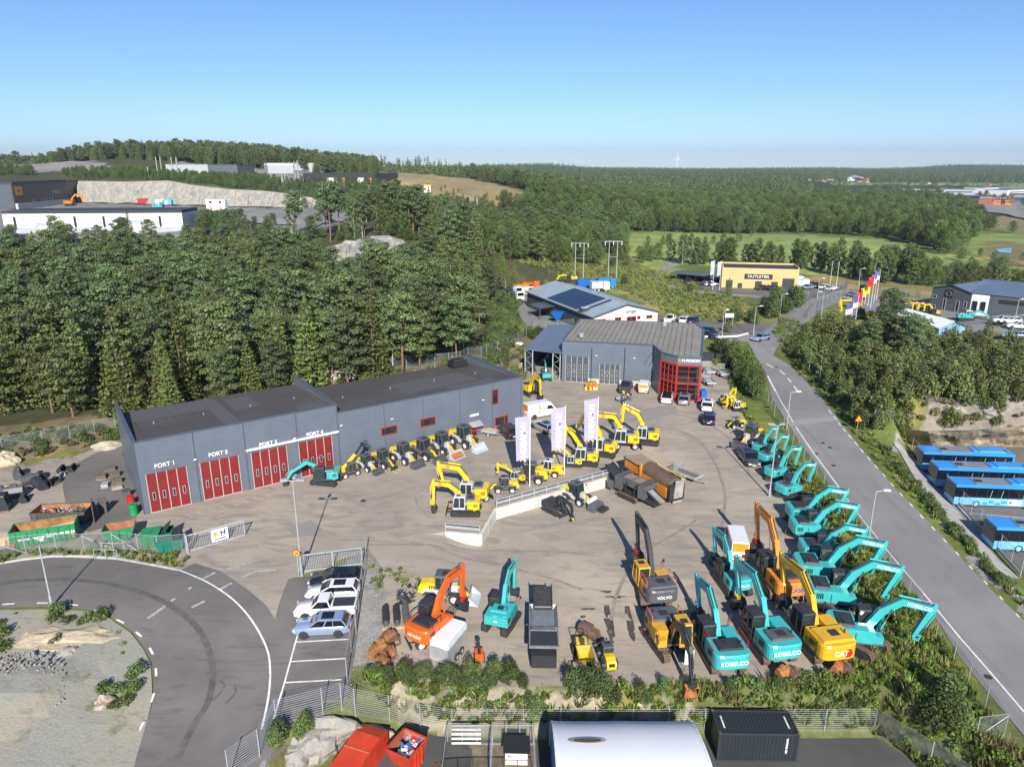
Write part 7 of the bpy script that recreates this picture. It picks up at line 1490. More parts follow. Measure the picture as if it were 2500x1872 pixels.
t=thing('closed_skip','closed orange red container with sloping lid, left in the service lot','skip',(-12.2,39.6,-5.0),R(70));m=MB();m.box((2.6,0,1.05),(5.2,2.1,1.7),SRD);part('body',m,t);m=MB();m.prism([(0,1.9),(5.2,1.9),(5.2,2.0),(4.0,2.45),(0,2.2)],-1.08,1.08,SRD,bevel=.05);m.box((2.5,0,2.36),(.08,2.1,.1),SIN2);part('lid',m,t)
t=thing('kennel_enclosure','galvanised mesh kennel enclosure with rails in the service lot','enclosure',(-6.3,41.3,-5.75));
def cage(x0,y0,x1,y1,h,nx,ny):
 m=MB()
 for i in range(nx+1):x=x0+(x1-x0)*i/nx;m.box((x,y0,h/2),(.06,.06,h),M_GAL);m.box((x,y1,h/2),(.06,.06,h),M_GAL)
 for z in(.1,h):m.bar((x0,y0,z),(x1,y0,z),.05,.05,M_GAL);m.bar((x0,y1,z),(x1,y1,z),.05,.05,M_GAL);m.bar((x0,y0,z),(x0,y1,z),.05,.05,M_GAL);m.bar((x1,y0,z),(x1,y1,z),.05,.05,M_GAL)
 part('frame',m,t);m=MB()
 for(a,b)in(((x0,y0),(x1,y0)),((x0,y1),(x1,y1)),((x0,y0),(x0,y1)),((x1,y0),(x1,y1))):m.add([(*a,0),(*b,0),(*b,h),(*a,h)],[(0,1,2,3)],CHAIN)
 part('mesh_panel',m,t)
cage(1.2,0,4.7,4.3,1.9,3,2);cage(4.75,0,8.0,4.3,1.9,3,2)
m=MB();m.slab([(1.0,-.2),(8.2,-.2),(8.2,4.5),(1.0,4.5)],.04,.07,mat('kennel_floor',(.22,.18,.13),dirt=.3));part('floor',m,t)
t=thing('dog_house','small white hut with black roof inside the enclosure','hut',(0.35,44.1,-5.68),R(-2));m=MB();m.box((0,0,.65),(1.7,1.1,1.3),M_WHT);part('wall',m,t);m=MB();m.box((0,0,1.42),(2.0,1.5,.12),M_BLK,rx=R(10));part('roof',m,t);m=MB();m.box((-.5,-.56,.8),(.35,.04,.35),M_LG);part('window',m,t)
t=thing('lattice_stack','stack of white slatted panels leaning in the enclosure back','panels',(-3.6,45.3,-5.6));
for k in range(5):m=MB();m.box((0,k*.12,.3+k*.32),(2.3,.06,.16),M_WHT);part('slat',m,t)
for k,lab in enumerate(('left rusty steel beam on the service lot floor','right rusty steel beam on the service lot floor')):m=MB();m.box((0,0,.08),(.18,2.2,.16),M_RST);single('steel_beam',m,lab,'beam',(-7.9+k*.42-.1,43.2,-5.6),R(-6))if False else single('steel_beam',m,lab,'beam',(-5.9+k*.42,42.2,-5.36),R(-8))
t=thing('bicycle_rack','galvanised bicycle stand at the curve edge','rack',W(232,1366),R(-3));m=MB();m.box((1.2,.7,.06),(2.4,1.3,.05),M_GAL);part('base',m,t);m=MB()
for x in(0,1.2,2.4):
 for y in(0,1.3):m.box((x,y,.6),(.06,.06,1.2),M_GAL)
for y in(0,1.3):m.bar((0,y,1.2),(2.4,y,1.2),.06,.06,M_GAL)
part('hoop',m,t)
def drum(lab,p,c,s=1.0):m=MB();m.cyl((0,0,0),(0,0,.9*s),.32*s,c,n=16);m.cyl((0,0,.3*s),(0,0,.34*s),.335*s,c,n=16);m.cyl((0,0,.6*s),(0,0,.64*s),.335*s,c,n=16);m.cyl((0,0,.9*s),(0,0,.93*s),.05,M_BLK,n=6);single('oil_drum',m,lab,'drum',p)
drum('red drum with white band against the workshop corner',at(*q5_(1015,1290)),RED,1.3);drum('large green drum against the workshop corner',at(*q5_(1035,1365)),SGR,1.5)
def pallet(lab,p,yaw=0,load=None,h=.8,w=1.2,cat='pallet'):
 t=thing('pallet',lab,cat,p,yaw);WDN=mat('pallet_wood',(.42,.33,.23),rough=.85,dirt=.3);m=MB()
 for k in range(5):m.box((0,-.36+k*.18,.13),(w,.1,.02),WDN)
 for k in(-.5,0,.5):m.box((k*w*.9,0,.06),(.1,.8,.11),WDN)
 part('deck',m,t)
 if load:m=MB();m.box((0,0,.15+h/2),(w*.92,.74,h),load);part('load',m,t)
WB=mat('weathered_boards',(.14,.12,.10),rough=.9,dirt=.4,scale=4)
for(x,y,yw,c,h,lab)in((850,1030,.1,WB,.5,'topmost pallet stack beside the workshop end wall'),(885,1075,.1,WB,.6,'second pallet stack beside the workshop end wall'),(900,1125,.1,WB,.6,'pallet stack with a white label by the workshop end wall'),(905,1170,.05,mat('sack_pale',(.45,.40,.32)),.2,'lowest pale pallet load by the workshop end wall'),(775,1085,1.3,WB,.35,'left stack of dark boards by the workshop'),(800,1085,1.3,WB,.45,'right stack of dark boards by the workshop'),(815,1150,1.3,M_GAL,.4,'pallet of grey white pipes by the workshop')):
 pallet(lab,at(*q5_(x,y)),yw+.6,c,h)
m=MB();m.box((0,0,.4),(.9,.8,.8),GRY,taper=.9);m.box((0,0,.84),(.95,.85,.08),GRY);single('tool_box',m,'grey steel box beside the red drum','box',at(*q5_(980,1225)),.5)
def loose_bucket(lab,p,yaw,s,wd,c,tilt=0.0,teeth=True,tooth=None):
 m=MB();m.M=Matrix.Translation((0,0,1.15*s))@Matrix.Rotation(tilt,4,'Y');bucket(m,0,0,s,wd,c,0,teeth);m.box((.05,0,.12*s),(.3*s,wd*.35,.22*s),c);single('excavator_bucket',m,lab,'bucket',p,yaw)
for(x,y,yw,s,wd,c,lab)in((150,1080,.6,.75,2.0,GRY,'wide dark grey bucket lying highest in the left yard pile'),(240,1130,2.4,.8,1.5,GRY,'toothed grey bucket in the left yard pile'),(310,1160,.9,.8,2.0,DGR,'wide dark bucket with rusty edge in the left yard'),(425,1130,-.4,.55,1.0,DGR,'small black bucket right of the pile'),(120,1230,2.0,.9,1.6,GRY,'big grey bucket with open side toward the viewer'),(190,1265,.5,.6,1.0,DGR,'small bucket nearest the shadowed corner'),(480,1035,.2,.5,1.2,DGR,'left black attachment by the rocky slope'),(565,1025,.2,.5,1.2,DGR,'right black attachment by the rocky slope'),(20,1230,1.3,.8,1.6,GRY,'grey bucket at the left picture edge'),(330,1080,.9,.5,1.2,DGR,'black bucket behind the toothed one'),(475,1080,.0,.4,.9,M_GAL,'small galvanised frame attachment in the left yard')):
 loose_bucket(lab,at(*q5_(x,y)),yw,s*1.35,wd*1.2,c)
m=MB();m.prism([(0,0),(.25,.0),(.35,.5),(.1,.55)],-1.6,1.6,YEL);single('yellow_blade',m,'long yellow plough blade among the grey buckets','blade',at(*q5_(60,1180)),1.5)
t=thing('machine_cabin','black machine cabin frame standing at the left edge','cabin',at(*q5_(15,1330)),.3);cab(t,-.8,.9,-.7,.7,.1,1.9,DGR,DGR);m=MB();m.box((0,0,.1),(1.9,1.6,.2),STL);part('base',m,t)
m=MB();m.box((0,0,.45),(1.8,1.2,.9),mat('crate_wood',(.55,.40,.22),dirt=.15));m.box((0,0,.92),(1.9,1.3,.05),mat('crate_lid',(.62,.50,.33),dirt=.15));single('wooden_crate',m,'pale plywood crate at the left edge beside the green skip','crate',at(*q5_(15,1590)),.35)
def qz2(x,y):return(600+x/3.16,1348+y/3.16)
for i,(x,y,c,lab)in enumerate(((1085,575,DGR,'left upright auger on a small pallet'),(1170,570,DGR,'tall middle auger on a small pallet'),(1240,560,GRY,'thin grey auger right of the pallets'))):
 b=at(*qz2(x,y));t=thing('earth_auger',lab,'auger',b,.2);m=MB();hh=1.9;m.bar((0,0,.35),(.0,2.6,.5),.12,.12,c)
 for k in range(22):a=k*1.1;m.box((.0,.15+k*.11,.4),(.55,.05,.5),c,rz=.35,ry=a)
 part('screw',m,t);m=MB();m.box((0,-.15,.12),(.8,.6,.22),mat('pallet_wood',(.42,.33,.23)));m.cyl((0,-.2,.2),(0,.15,.45),.2,GRY,n=10);part('pallet_base',m,t)
m=junk(None,'',-.6,.7,-1.2,1.2,.1,40,[DGR,DGR,GRY],.5,9);o=single('hydraulic_breaker',m,'black hydraulic tools lying beside the augers','tools',at(*qz2(1235,350)))
for(x,y,yw,s,wd,lab)in((1105,690,2.2,.85,1.1,'rusty bucket at the back of the brown pile'),(1055,755,.7,.8,.9,'rusty ripper bucket in the middle of the brown pile'),(990,800,2.6,.8,1.0,'rusty bucket at the left of the brown pile'),(1105,815,-.4,.85,1.1,'rusty bucket at the right of the brown pile'),(1060,885,1.2,.8,1.1,'nearest rusty bucket of the brown pile'),(1150,705,-.8,.6,.8,'grey brown bucket on top of the pile')):
 loose_bucket(lab,at(*qz2(x,y)),yw,s,wd,mat('rust_%d'%(x%3),((.34,.14,.05),(.26,.11,.05),(.40,.18,.07))[x%3],rough=.85,dirt=.5,scale=2.5)if 'grey' not in lab else STL)
def qk(x,y):return(1700+x/4.424,1500+y/4.424)
for(x,y,yw,c,lab)in((920,680,2.0,RST2,'orange rusty bucket below the middle teal excavator'),(1040,690,.4,STL,'dark rusty bucket beside the orange one'),(1510,640,2.2,RST2,'rusty bucket with round shells below the deep yellow excavator'),(1620,660,.5,STL,'dark rusty bucket right of the rounded one')):loose_bucket(lab,at(*qk(x,y)),yw,.85,1.1,c)
loose_bucket('large rusty loader bucket beside the site dumper',at(*qd(880,1130)),.8,1.0,1.9,STL)
pallet('stacked pale pallets beside the dumper on the verge',at(*qd(790,1430)),.1,mat('pallet_wood',(.42,.33,.23)),.5)
a,b=at(*qz2(1500,870)),at(*qz2(1665,745));c=(a+b)/2+Vector((-.2,.4,0));t=thing('box_trailer','white topped box trailer in front of the orange excavator','trailer',c,yawto(a,b)+.15,1.0);m=MB();m.box((0,0,1.15),(3.5,1.75,1.4),M_ALU);part('box',m,t)
m=MB();m.prism([(-1.75,1.75),(1.75,1.75),(1.75,2.3),(1.5,2.5),(-1.5,2.5),(-1.75,2.3)],-.9,.9,M_WHT,bevel=.12);part('white_cover',m,t)
for x in(-.45,.45):
 for y in(-1,1):wheel(t,x,y*.98,.32,.2,LGR)
m=MB();m.bar((1.7,0,.5),(3.0,0,.5),.1,.12,M_GAL);part('drawbar',m,t)
t=thing('stump_grinder','small black and orange tracked machine right of the white trailer','machine',at(*qz2(1800,800),.3),R(95),.9);
for y in(-.4,.4):o=link('track',track_mesh(1.3,.35,.25,TRD),t);o.location=(0,y,0)
m=MB();m.box((-.3,0,.75),(1.0,.8,.7),HIT);m.box((-.3,0,1.12),(.8,.3,.06),DGR);part('engine_cover',m,t);m=MB();m.bar((.2,0,.9),(1.2,.1,1.3),.3,.3,DGR);m.cyl((1.2,-.15,1.1),(1.2,.3,1.1),.35,DGR,n=12);part('cutter_arm',m,t)
def trailer(lab,p,yw,gridh=1.0,s=1.0,load=None,bed=M_GAL):
 t=thing('flat_trailer',lab,'trailer',p,yw,s);m=MB();m.box((0,0,.62),(3.1,1.6,.10),bed);part('bed',m,t);m=MB()
 for y in(-.8,.8):m.box((0,y,.80),(3.1,.05,.30),M_GAL)
 m.box((-1.55,0,.8),(.05,1.6,.3),M_GAL);part('side_board',m,t)
 if gridh:
  m=MB()
  for k in range(11):m.box((1.55,-.78+k*.156,.95+gridh/2),(.04,.05,gridh),M_GAL)
  m.box((1.55,0,.95+gridh),(.05,1.6,.06),M_GAL);part('ramp',m,t)
 for y in(-.95,.95):
  wheel(t,0,y,.32,.2,LGR);m=MB();m.box((0,y,.68),(.85,.26,.06),M_GAL);part('mudguard',m,t)
 m=MB();m.bar((-1.5,.4,.5),(-2.7,0,.5),.08,.08,M_GAL);m.bar((-1.5,-.4,.5),(-2.7,0,.5),.08,.08,M_GAL);part('drawbar',m,t)
 if load:m=MB();[m.box((-1.2+.27*k,0,.95),(.22,1.4,.1),load)for k in range(10)];part('board_load',m,t)
for(x,y,lab)in((1600+720/5.52,800+620/5.52,'steel trailer closest to the showroom side wall'),(1600+722/5.52,800+770/5.52,'steel trailer nearest the showroom corner'),(1600+905/5.52,800+655/5.52,'steel trailer standing nearest the bushes')):trailer(lab,at(x,y),R(92),1.1)
trailer('small trailer loaded with planks beside the red entrance door',at(1140+400/6.9,960+700/6.9),R(155),0,.85,mat('board_pale',(.62,.48,.34)))
trailer('flat trailer parked behind the orange screening drum',at(1440+1650/6.9,1100+480/6.9),R(130),.7,1.1,bed=mat('bed_brown',(.20,.15,.12)))
trailer('small trailer with motorbikes behind the dark pickup',at(1240+1530/5.52,800+975/5.52),R(70),0,.8)
def bike(lab,p,yw,c):
 t=thing('motorbike',lab,'motorbike',p,yw,1,'motorbikes behind the pickup')
 for x in(-.7,.7):wheel(t,x,0,.34,.1,LGR)
 m=MB();m.prism([(-.7,.85),(-.2,.55),(.3,.6),(.55,.95),(.1,1.0),(-.2,.9)],-.12,.12,c);m.bar((.5,0,.95),(.7,0,.35),.06,.06,GRY);part('frame',m,t);m=MB();m.bar((.45,-.35,1.1),(.45,.35,1.1),.04,.04,DGR);part('handlebar',m,t)
bike('yellow motorbike standing on the small trailer',at(1240+1560/5.52,800+940/5.52,.6)+Vector((0,0,.66)),R(70),YEL);bike('yellow motorbike beside the small trailer',at(1240+1610/5.52,800+960/5.52),R(80),YEL)
def person(lab,p,yaw,shirt,trousers,pose='stand',hair=(.05,.03,.02)):
 skin=mat('skin',(.55,.33,.23),rough=.5,dirt=.05)
 J={'pelvis':(0,0,.95),'chest':(.02,0,1.35),'neck':(.02,0,1.52),'head':(.04,0,1.68),'headt':(.03,0,1.78)}
 if pose=='lean':J.update({'chest':(.16,0,1.30),'neck':(.26,0,1.45),'head':(.34,0,1.58),'headt':(.36,0,1.68)})
 vs=list(J.values());rad=[.155,.17,.065,.105,.085];ed=[(0,1),(1,2),(2,3),(3,4)]
 for sy in(-1,1):
  n=len(vs);c=Vector(J['chest']);vs+=[tuple(c+Vector((0,sy*.20,.08))),tuple(c+Vector((.06,sy*.27,-.20))),tuple(c+Vector((.26,sy*.20,-.34 if pose=='stand' else-.25))),tuple(c+Vector((.34,sy*.18,-.36 if pose=='stand' else-.24)))];rad+=[.07,.052,.042,.035];ed+=[(1,n),(n,n+1),(n+1,n+2),(n+2,n+3)]
  n=len(vs);vs+=[(0,sy*.10,.88),(.03+.06*sy,sy*.12,.50),(-.02+.10*sy,sy*.13,.09),(.12+.10*sy,sy*.14,.05)];rad+=[.10,.07,.05,.045];ed+=[(0,n),(n,n+1),(n+1,n+2),(n+2,n+3)]
 me=bpy.data.meshes.new('person');me.from_pydata(vs,ed,[]);o=bpy.data.objects.new('person',me);COL.objects.link(o);sk=o.modifiers.new('skin','SKIN')
 for i,r_ in enumerate(rad):me.skin_vertices[0].data[i].radius=(r_,r_)if False else(r_,r_)
 me.skin_vertices[0].data[0].use_root=True;ss=o.modifiers.new('sub','SUBSURF');ss.levels=ss.render_levels=1
 dg=bpy.context.evaluated_depsgraph_get();m2=bpy.data.meshes.new_from_object(o.evaluated_get(dg));bpy.data.objects.remove(o)
 for q in(skin,shirt,trousers,M_BLK):m2.materials.append(q)
 for f in m2.polygons:
  z,x,y=f.center.z,f.center.x,f.center.y;f.material_index=3 if z<.10 else 2 if z<.95 else 1 if(z<J['neck'][2]-.03 and not(x>J['chest'][0]+.22))else 0;f.use_smooth=True
 t=thing('person',lab,'person',p,yaw);link('body',m2,t);h=Vector(J['head']);m=MB();rings=[]
 for k in range(5):a=k/4*1.35;rings.append([(h.x-.015+.118*math.cos(a)*math.cos(b_)*1.05,.112*math.cos(a)*math.sin(b_),h.z+.03+.125*math.sin(a))for b_ in[6.283*i/10 for i in range(10)]])
 m.loft(rings,mat('hair',hair,rough=.7));part('hair',m,t);m=MB();m.box((h.x+.105,0,h.z-.01),(.03,.03,.045),skin)
 for sy in(-1,1):m.box((h.x+.098,sy*.04,h.z+.02),(.015,.025,.014),M_BLK);m.box((h.x,sy*.108,h.z),(.04,.02,.06),skin)
 m.box((h.x+.1,0,h.z-.055),(.012,.05,.012),RED);part('face',m,t)
 hd=MB()
 for sy in(-1,1):
  c=Vector(J['chest'])+Vector((.36,sy*.18,-.37 if pose=='stand' else-.25));hd.box(c,(.09,.03,.08),skin)
  for f_ in range(4):hd.box(c+Vector((.07,0,-.03+f_*.02)),(.07-.01*abs(f_-1.5),.022,.016),skin,ry=.35)
  hd.box(c+Vector((.02,-sy*.03,.045)),(.05,.02,.02),skin,rz=-.5*sy)
 part('hand',hd,t)
person('person in dark top and blue jeans beside the pickup trailer',at(1240+1655/5.52,800+985/5.52),R(170),DGR,mat('jeans',(.08,.13,.25)));person('person in black and yellow clothes bending by the motorbike',at(1240+1560/5.52,800+1050/5.52),R(100),DGR,mat('work_trousers',(.05,.05,.05)),'lean')
t=thing('compactor_stand','orange rack with yellow plate compactors on the forecourt','machine',at(1240+1120/5.52,800+830/5.52),R(-5));m=MB();m.box((0,.6,.7),(1.9,.7,.9),HIT);m.box((0,.6,1.2),(1.7,.5,.15),SGR);part('rack',m,t)
for x in(-.95,-.1,.5,.95):m=MB();m.box((x,-.5,.35),(.4,.6,.5),YEL if x!=.5 else LGR);m.bar((x,-.3,.6),(x+.1,-.1,1.3),.06,.06,YEL);part('compactor',m,t)
t=thing('quad_bike','red quad bike parked at the showroom corner','quad bike',at(1600+590/5.52,800+1010/5.52),R(70),.9)
for x in(-.6,.6):
 for y in(-.45,.45):wheel(t,x,y,.3,.26,DGR)
m=MB();m.prism([(-.8,.5),(-.7,.85),(0,.75),(.5,.95),(.85,.7),(.7,.45)],-.3,.3,RED);m.bar((.3,-.4,1.1),(.3,.4,1.1),.04,.04,DGR);part('body',m,t)
m=MB();m.box((0,0,.75),(1.0,1.6,1.5),BLU);single('waste_bin',m,'dark blue bin against the showroom side wall','bin',at(1600+632/5.52,800+950/5.52),.1)
m=MB();m.box((0,0,.8),(2.2,1.4,1.6),DGR);m.box((2.6,0,.7),(2.2,1.4,1.4),DGR);m.box((2.8,-.75,.25),(1.4,.1,.3),HIT);single('tank_rack',m,'black tanks with orange foot behind the showroom','tanks',at(1600+700/5.52,800+440/5.52),0)
t=thing('blue_hopper','bright blue hopper beside the dark side of the solar hall','hopper',at(1220+985/6.9,660+880/6.9,.2),R(-25));m=MB();m.loft([[(-.3,-.3,.6),(.3,-.3,.6),(.3,.3,.6),(-.3,.3,.6)],[(-1.7,-1.2,3.0),(1.7,-1.2,3.0),(1.7,1.2,3.0),(-1.7,1.2,3.0)]],mat('hopper_blue',(.01,.16,.62),rough=.4));part('body',m,t);m=MB();m.box((0,0,.4),(.8,.8,.8),GRY);part('leg',m,t)
def truck(lab,p,yw,cabc,bodyc,L=6.0,hb=2.1):
 t=thing('lorry',lab,'lorry',p,yw);m=MB();m.box((L/2-1,0,1.75),(2.0,2.3,2.3),cabc,taper=.93);part('cab',m,t);m=MB();m.box((L/2-.08,0,2.2),(.2,1.9,.9),CGL);part('windscreen',m,t);m=MB();m.box((-1.1,0,1.0+hb/2),(L-2.3,2.4,hb),bodyc);part('load_body',m,t)
 for x in(-L/2+1.2,-L/2+2.4,L/2-1.2):
  for y in(-1,1):wheel(t,x,y,.48,.3,LGR)
LBL=mat('lorry_blue',(.02,.22,.60),rough=.35)
for(x,y,yw,c,b_,lab)in((1440,235,20,LBL,BLU,'blue lorry with dark blue body behind the solar hall'),(1680,270,15,M_WHT,LGR,'pale grey lorry body behind the solar hall'),(1790,215,15,LBL,LBL,'bright blue container lorry farthest right behind the solar hall')):truck(lab,at(1220+x/6.9,660+y/6.9,1.5),R(yw),c,b_)
for(x,y,yw,c,b_,lab)in((250,340,-60,M_WHT,GRY,'white crane lorry left of the solar hall'),(390,290,-30,ORA,ORA,'orange tipper lorry left of the solar hall'),(540,250,-10,HIT,HIT,'red brown lorry behind the left gable of the solar hall'),(430,340,-50,M_WHT,M_WHT,'white lorry under the orange tipper'),(300,420,-70,M_WHT,LBL,'white lorry with blue platform nearest the birch')):truck(lab,at(1220+x/6.9,660+y/6.9,1.5),R(yw),c,b_,5.5,1.4)
excavator('yellow excavator lying low behind the solar hall roof',at(1220+1200/6.9,660+190/6.9),R(170),.8,0,body=YEL,bs=[(.4,1.6),(1.6,2.4),(3,2.8),(5,2.2)],pose=(5.8,.8))
t=thing('carport','dark low carport left of the yellow dealer hall','carport',W(1200+1380/3.16,300+1215/3.16),R(-38));m=MB();m.box((6,2.5,2.5),(12.5,5.2,.2),GRY);part('roof',m,t);m=MB();m.box((6,5,1.2),(12,.15,2.4),DGR);[m.box((x,0,1.2),(.15,.15,2.4),DGR)for x in(0,3,6,9,12)];part('wall',m,t)
b=W(540,517);t=thing('site_cabins','white site cabins stacked two high on the quarry floor','cabin',b,R(-3));
for k,(x,z)in enumerate(((0,1.4),(0,4.2),(4.6,1.4),(4.6,4.2))):m=MB();m.box((x-4,0,z),(4.5,3,2.6),M_WHT);c_=part('cabin',m,t);m=MB();m.box((x-4,-1.53,z+.2),(1.2,.06,1.0),M_BLK if k%2 else ORA);part('window',m,c_)
m=MB();m.box((0,0,1.3),(5,2.5,2.6),RED);m.box((0,0,2.7),(5.3,2.8,.2),M_TRIM);single('container_hut',m,'dark red container hut in the middle of the quarry floor','hut',W(350,497),.05)
m=MB();m.box((0,0,1.5),(7,2.5,2.7),M_WHT);m.box((4.6,-1,1.4),(2.2,2.4,2.6),M_LB);single('white_container',m,'white container with blue end on the quarry floor','container',W(398,500),.02)
for x in(178,185,191):b=W(x,489);m=MB();m.cyl((0,0,0),(0,0,polez(b,x-3,449)),.25,M_WHT,n=6);single('flagpole',m,'bare white pole in front of the dark brown warehouse','flagpole',b,group='bare poles before the dark brown warehouse')
# ================================================================ rock
def rockmat(name,c1,c2,c3):return groundmat(name,[c1,(c2,.35,.42,.6,.9,(1,1,2.5),1.0),(c3,.9,.55,.68,.7,(2.5,2.5,.4),1.5),(.35,1.6,.60,.70,.8,(2.2,2.2,.5),2.0),(.75,8,.5,.75,.5)],rough=.9,bump=.25,bscale=1.2)
RK1=rockmat('rock_grey',(.30,.29,.27),(.40,.35,.28),(.20,.20,.20));RK2=rockmat('rock_pale',(.48,.41,.31),(.36,.33,.29),(.26,.25,.24));RK3=rockmat('rock_tan',(.52,.43,.29),(.44,.38,.28),(.30,.26,.20));
def boulder(name,lab,p,dims,m,seed=0,yaw=0,n=3,rough=.25,kind=None):
 bm=bmesh.new();bmesh.ops.create_icosphere(bm,subdivisions=n,radius=1)
 for v in bm.verts:
  c=v.co;f=1+rough*float(fbm(np.array([c.x*1.7+seed*3.1+c.z]),np.array([c.y*1.7+c.z*1.3+seed]),4)[0])*2;c=c*f;q=.28
  c=Vector((round(c.x/q)*q*.5+c.x*.5,round(c.y/q)*q*.5+c.y*.5,round(c.z/q)*q*.6+c.z*.4));v.co=(c.x*dims[0],c.y*dims[1],max(c.z,-.6)*dims[2])
 me=bpy.data.meshes.new(name);bm.to_mesh(me);bm.free();me.materials.append(m);o=link(name,me);o.location=p;o.rotation_euler=(0,0,yaw);tag(o,lab,'rock');return o
def cliff(name,lab,base,top,m,amp=1.0,nz=14,step=1.5,seed=0,kind=None):
 """rock wall between a foot line and a top line given as world points"""
 def res(P,n):
  P=[Vector(p)for p in P];L=[0]
  for a,b in zip(P[:-1],P[1:]):L.append(L[-1]+(b-a).length)
  out=[]
  for k in range(n+1):
   s=L[-1]*k/n;i=max(j for j in range(len(P))if L[j]<=s+1e-6);i=min(i,len(P)-2);f=(s-L[i])/max(1e-6,L[i+1]-L[i]);out.append(P[i]+(P[i+1]-P[i])*f)
  return out
 Lb=sum((Vector(b)-Vector(a)).length for a,b in zip(base[:-1],base[1:]));n=max(8,int(Lb/step));B,T_=res(base,n),res(top,n);vs=[]
 for j in range(nz+1):
  for i in range(n+1):
   f=j/nz;p=B[i]+(T_[i]-B[i])*f;d=(T_[i]-B[i]);out=Vector((d.y*0,-1,.25));s_=i*step
   a=float(fbm(np.array([s_*.22+seed]),np.array([f*2.2+seed]),5)[0])+.5*float(fbm(np.array([s_*.6+seed]),np.array([f*.7]),3)[0]);a=round(a*7)/7*.6+a*.4
   w_=math.sin(math.pi*min(1,f*1.05))**.4 if 0<j<nz else 0;vs.append(p+out*a*amp*2.2*w_+Vector((0,0,float(fbm(np.array([s_*.5]),np.array([f*3+seed]),3)[0])*amp*w_)))
 me=bpy.data.meshes.new(name);k=n+1;me.from_pydata([tuple(v)for v in vs],[],[(j*k+i,j*k+i+1,(j+1)*k+i+1,(j+1)*k+i)for j in range(nz)for i in range(n)]);me.materials.append(m);o=link(name,me);tag(o,lab,'rock');return o
cliff('quarry_rock','long blasted grey and tan rock face behind the quarry floor',[T(190,499,.245),T(300,501,.24),T(450,505,.228),T(600,506,.22),T(700,508,.212),T(800,512,.206)],[T(190,442,.25),T(300,444,.245),T(410,441,.238),T(470,452,.232),T(560,462,.226),T(640,466,.222),T(700,472,.216),T(760,482,.21),T(800,498,.208)],rockmat('rock_quarry',(.29,.29,.285),(.44,.38,.29),(.18,.18,.18)),1.6,16,1.2,3)
cliff('rock_outcrop','pale rock outcrop rising out of the pine forest',[T(785,618,.118),T(840,655,.113),T(890,668,.110),T(950,655,.111),T(1010,648,.113),T(1030,625,.118)],[T(785,606,.122),T(812,600,.122),T(835,594,.122),T(842,587,.122),T(868,588,.122),T(876,583,.122),T(905,577,.122),T(915,576,.122),T(950,575,.122),T(962,580,.122),T(985,587,.122),T(998,600,.122),T(1030,615,.120)],rockmat('rock_cut',(.27,.27,.27),(.46,.41,.33),(.15,.15,.16)),1.7,18,.45,8)
cliff('cut_rock','low tan rock face behind the blue buses',[U(2213,1080,-3),U(2260,1092,-3),U(2350,1096,-3),U(2430,1092,-3),U(2520,1086,-3),U(2700,1086,-3)],[U(2213,1048,.5),U(2260,1052,1.5),U(2350,1050,2.2),U(2430,1046,2.4),U(2520,1036,3),U(2700,1030,3)],RK3,.5,10,.5,5)
for i,(px,py,up,d,mt,yw,lab)in enumerate(((150,1555,-.2,(5.2,1.9,.75),RK3,.05,'flat layered tan rock slab on the gravel island'),(165,1600,.1,(.9,.7,.6),RK1,.4,'grey boulder below the rock slab on the island'),(258,1722,.1,(.8,.7,.75),mat('boulder_pink',(.42,.33,.27),dirt=.3,bump=.05),.8,'pinkish grey boulder at the island edge'),
(760,1800,-.8,(2.2,1.3,1.5),RK1,.2,'large square rock between the fence and the red container'),(800,1772,-.5,(2.0,.9,1.2),RK1,.1,'rock ledge under the wire fence'),(880,1775,-.8,(3.0,.8,1.2),RK2,0,'pale rock ledge behind the red skips'),(715,1830,-.8,(1.5,1.2,1.0),RK1,.7,'low rock left of the square rock'),
(265,1092,0,(2.0,1.3,.9),RK2,.5,'pale rocks by the workshop back corner'),(18,1130,.2,(1.6,1.2,1.3),RK3,.3,'upright tan boulder at the left yard edge'),(800,915,0,(3,2,1.3),RK2,.4,'pale rock hump behind the middle parapet'),(840,925,0,(2.5,1.5,1.0),RK2,.2,'smaller pale rock by the middle parapet'),
(1310,862,0,(2.2,1.2,1.1),RK3,1.0,'tan rocks below the fence beside the shed'),(1280,895,0,(2.4,1.0,.9),RK3,.9,'tan rock bank left of the open shed'),(1255,840,0,(2,1,.4),concw,.4,'pale slab lying on the slope left of the shed'),
(2200,1010,-.3,(1.6,1.1,.9),RK2,.1,'pale rocks under the wire fence above the buses'),(2330,1000,-.6,(2,1.2,1.0),RK2,.3,'lichen covered rock among the juniper bushes'),(2420,1000,-.6,(2,1.3,1.1),RK1,.2,'grey rock above the farthest bus'),(2480,870,0,(3,2,1),RK2,.2,'rock outcrop at the right edge near the tent'))):
 p=W(px,py);boulder('boulder',lab,(p.x,p.y,p.z+up),d,mt,i,yw)
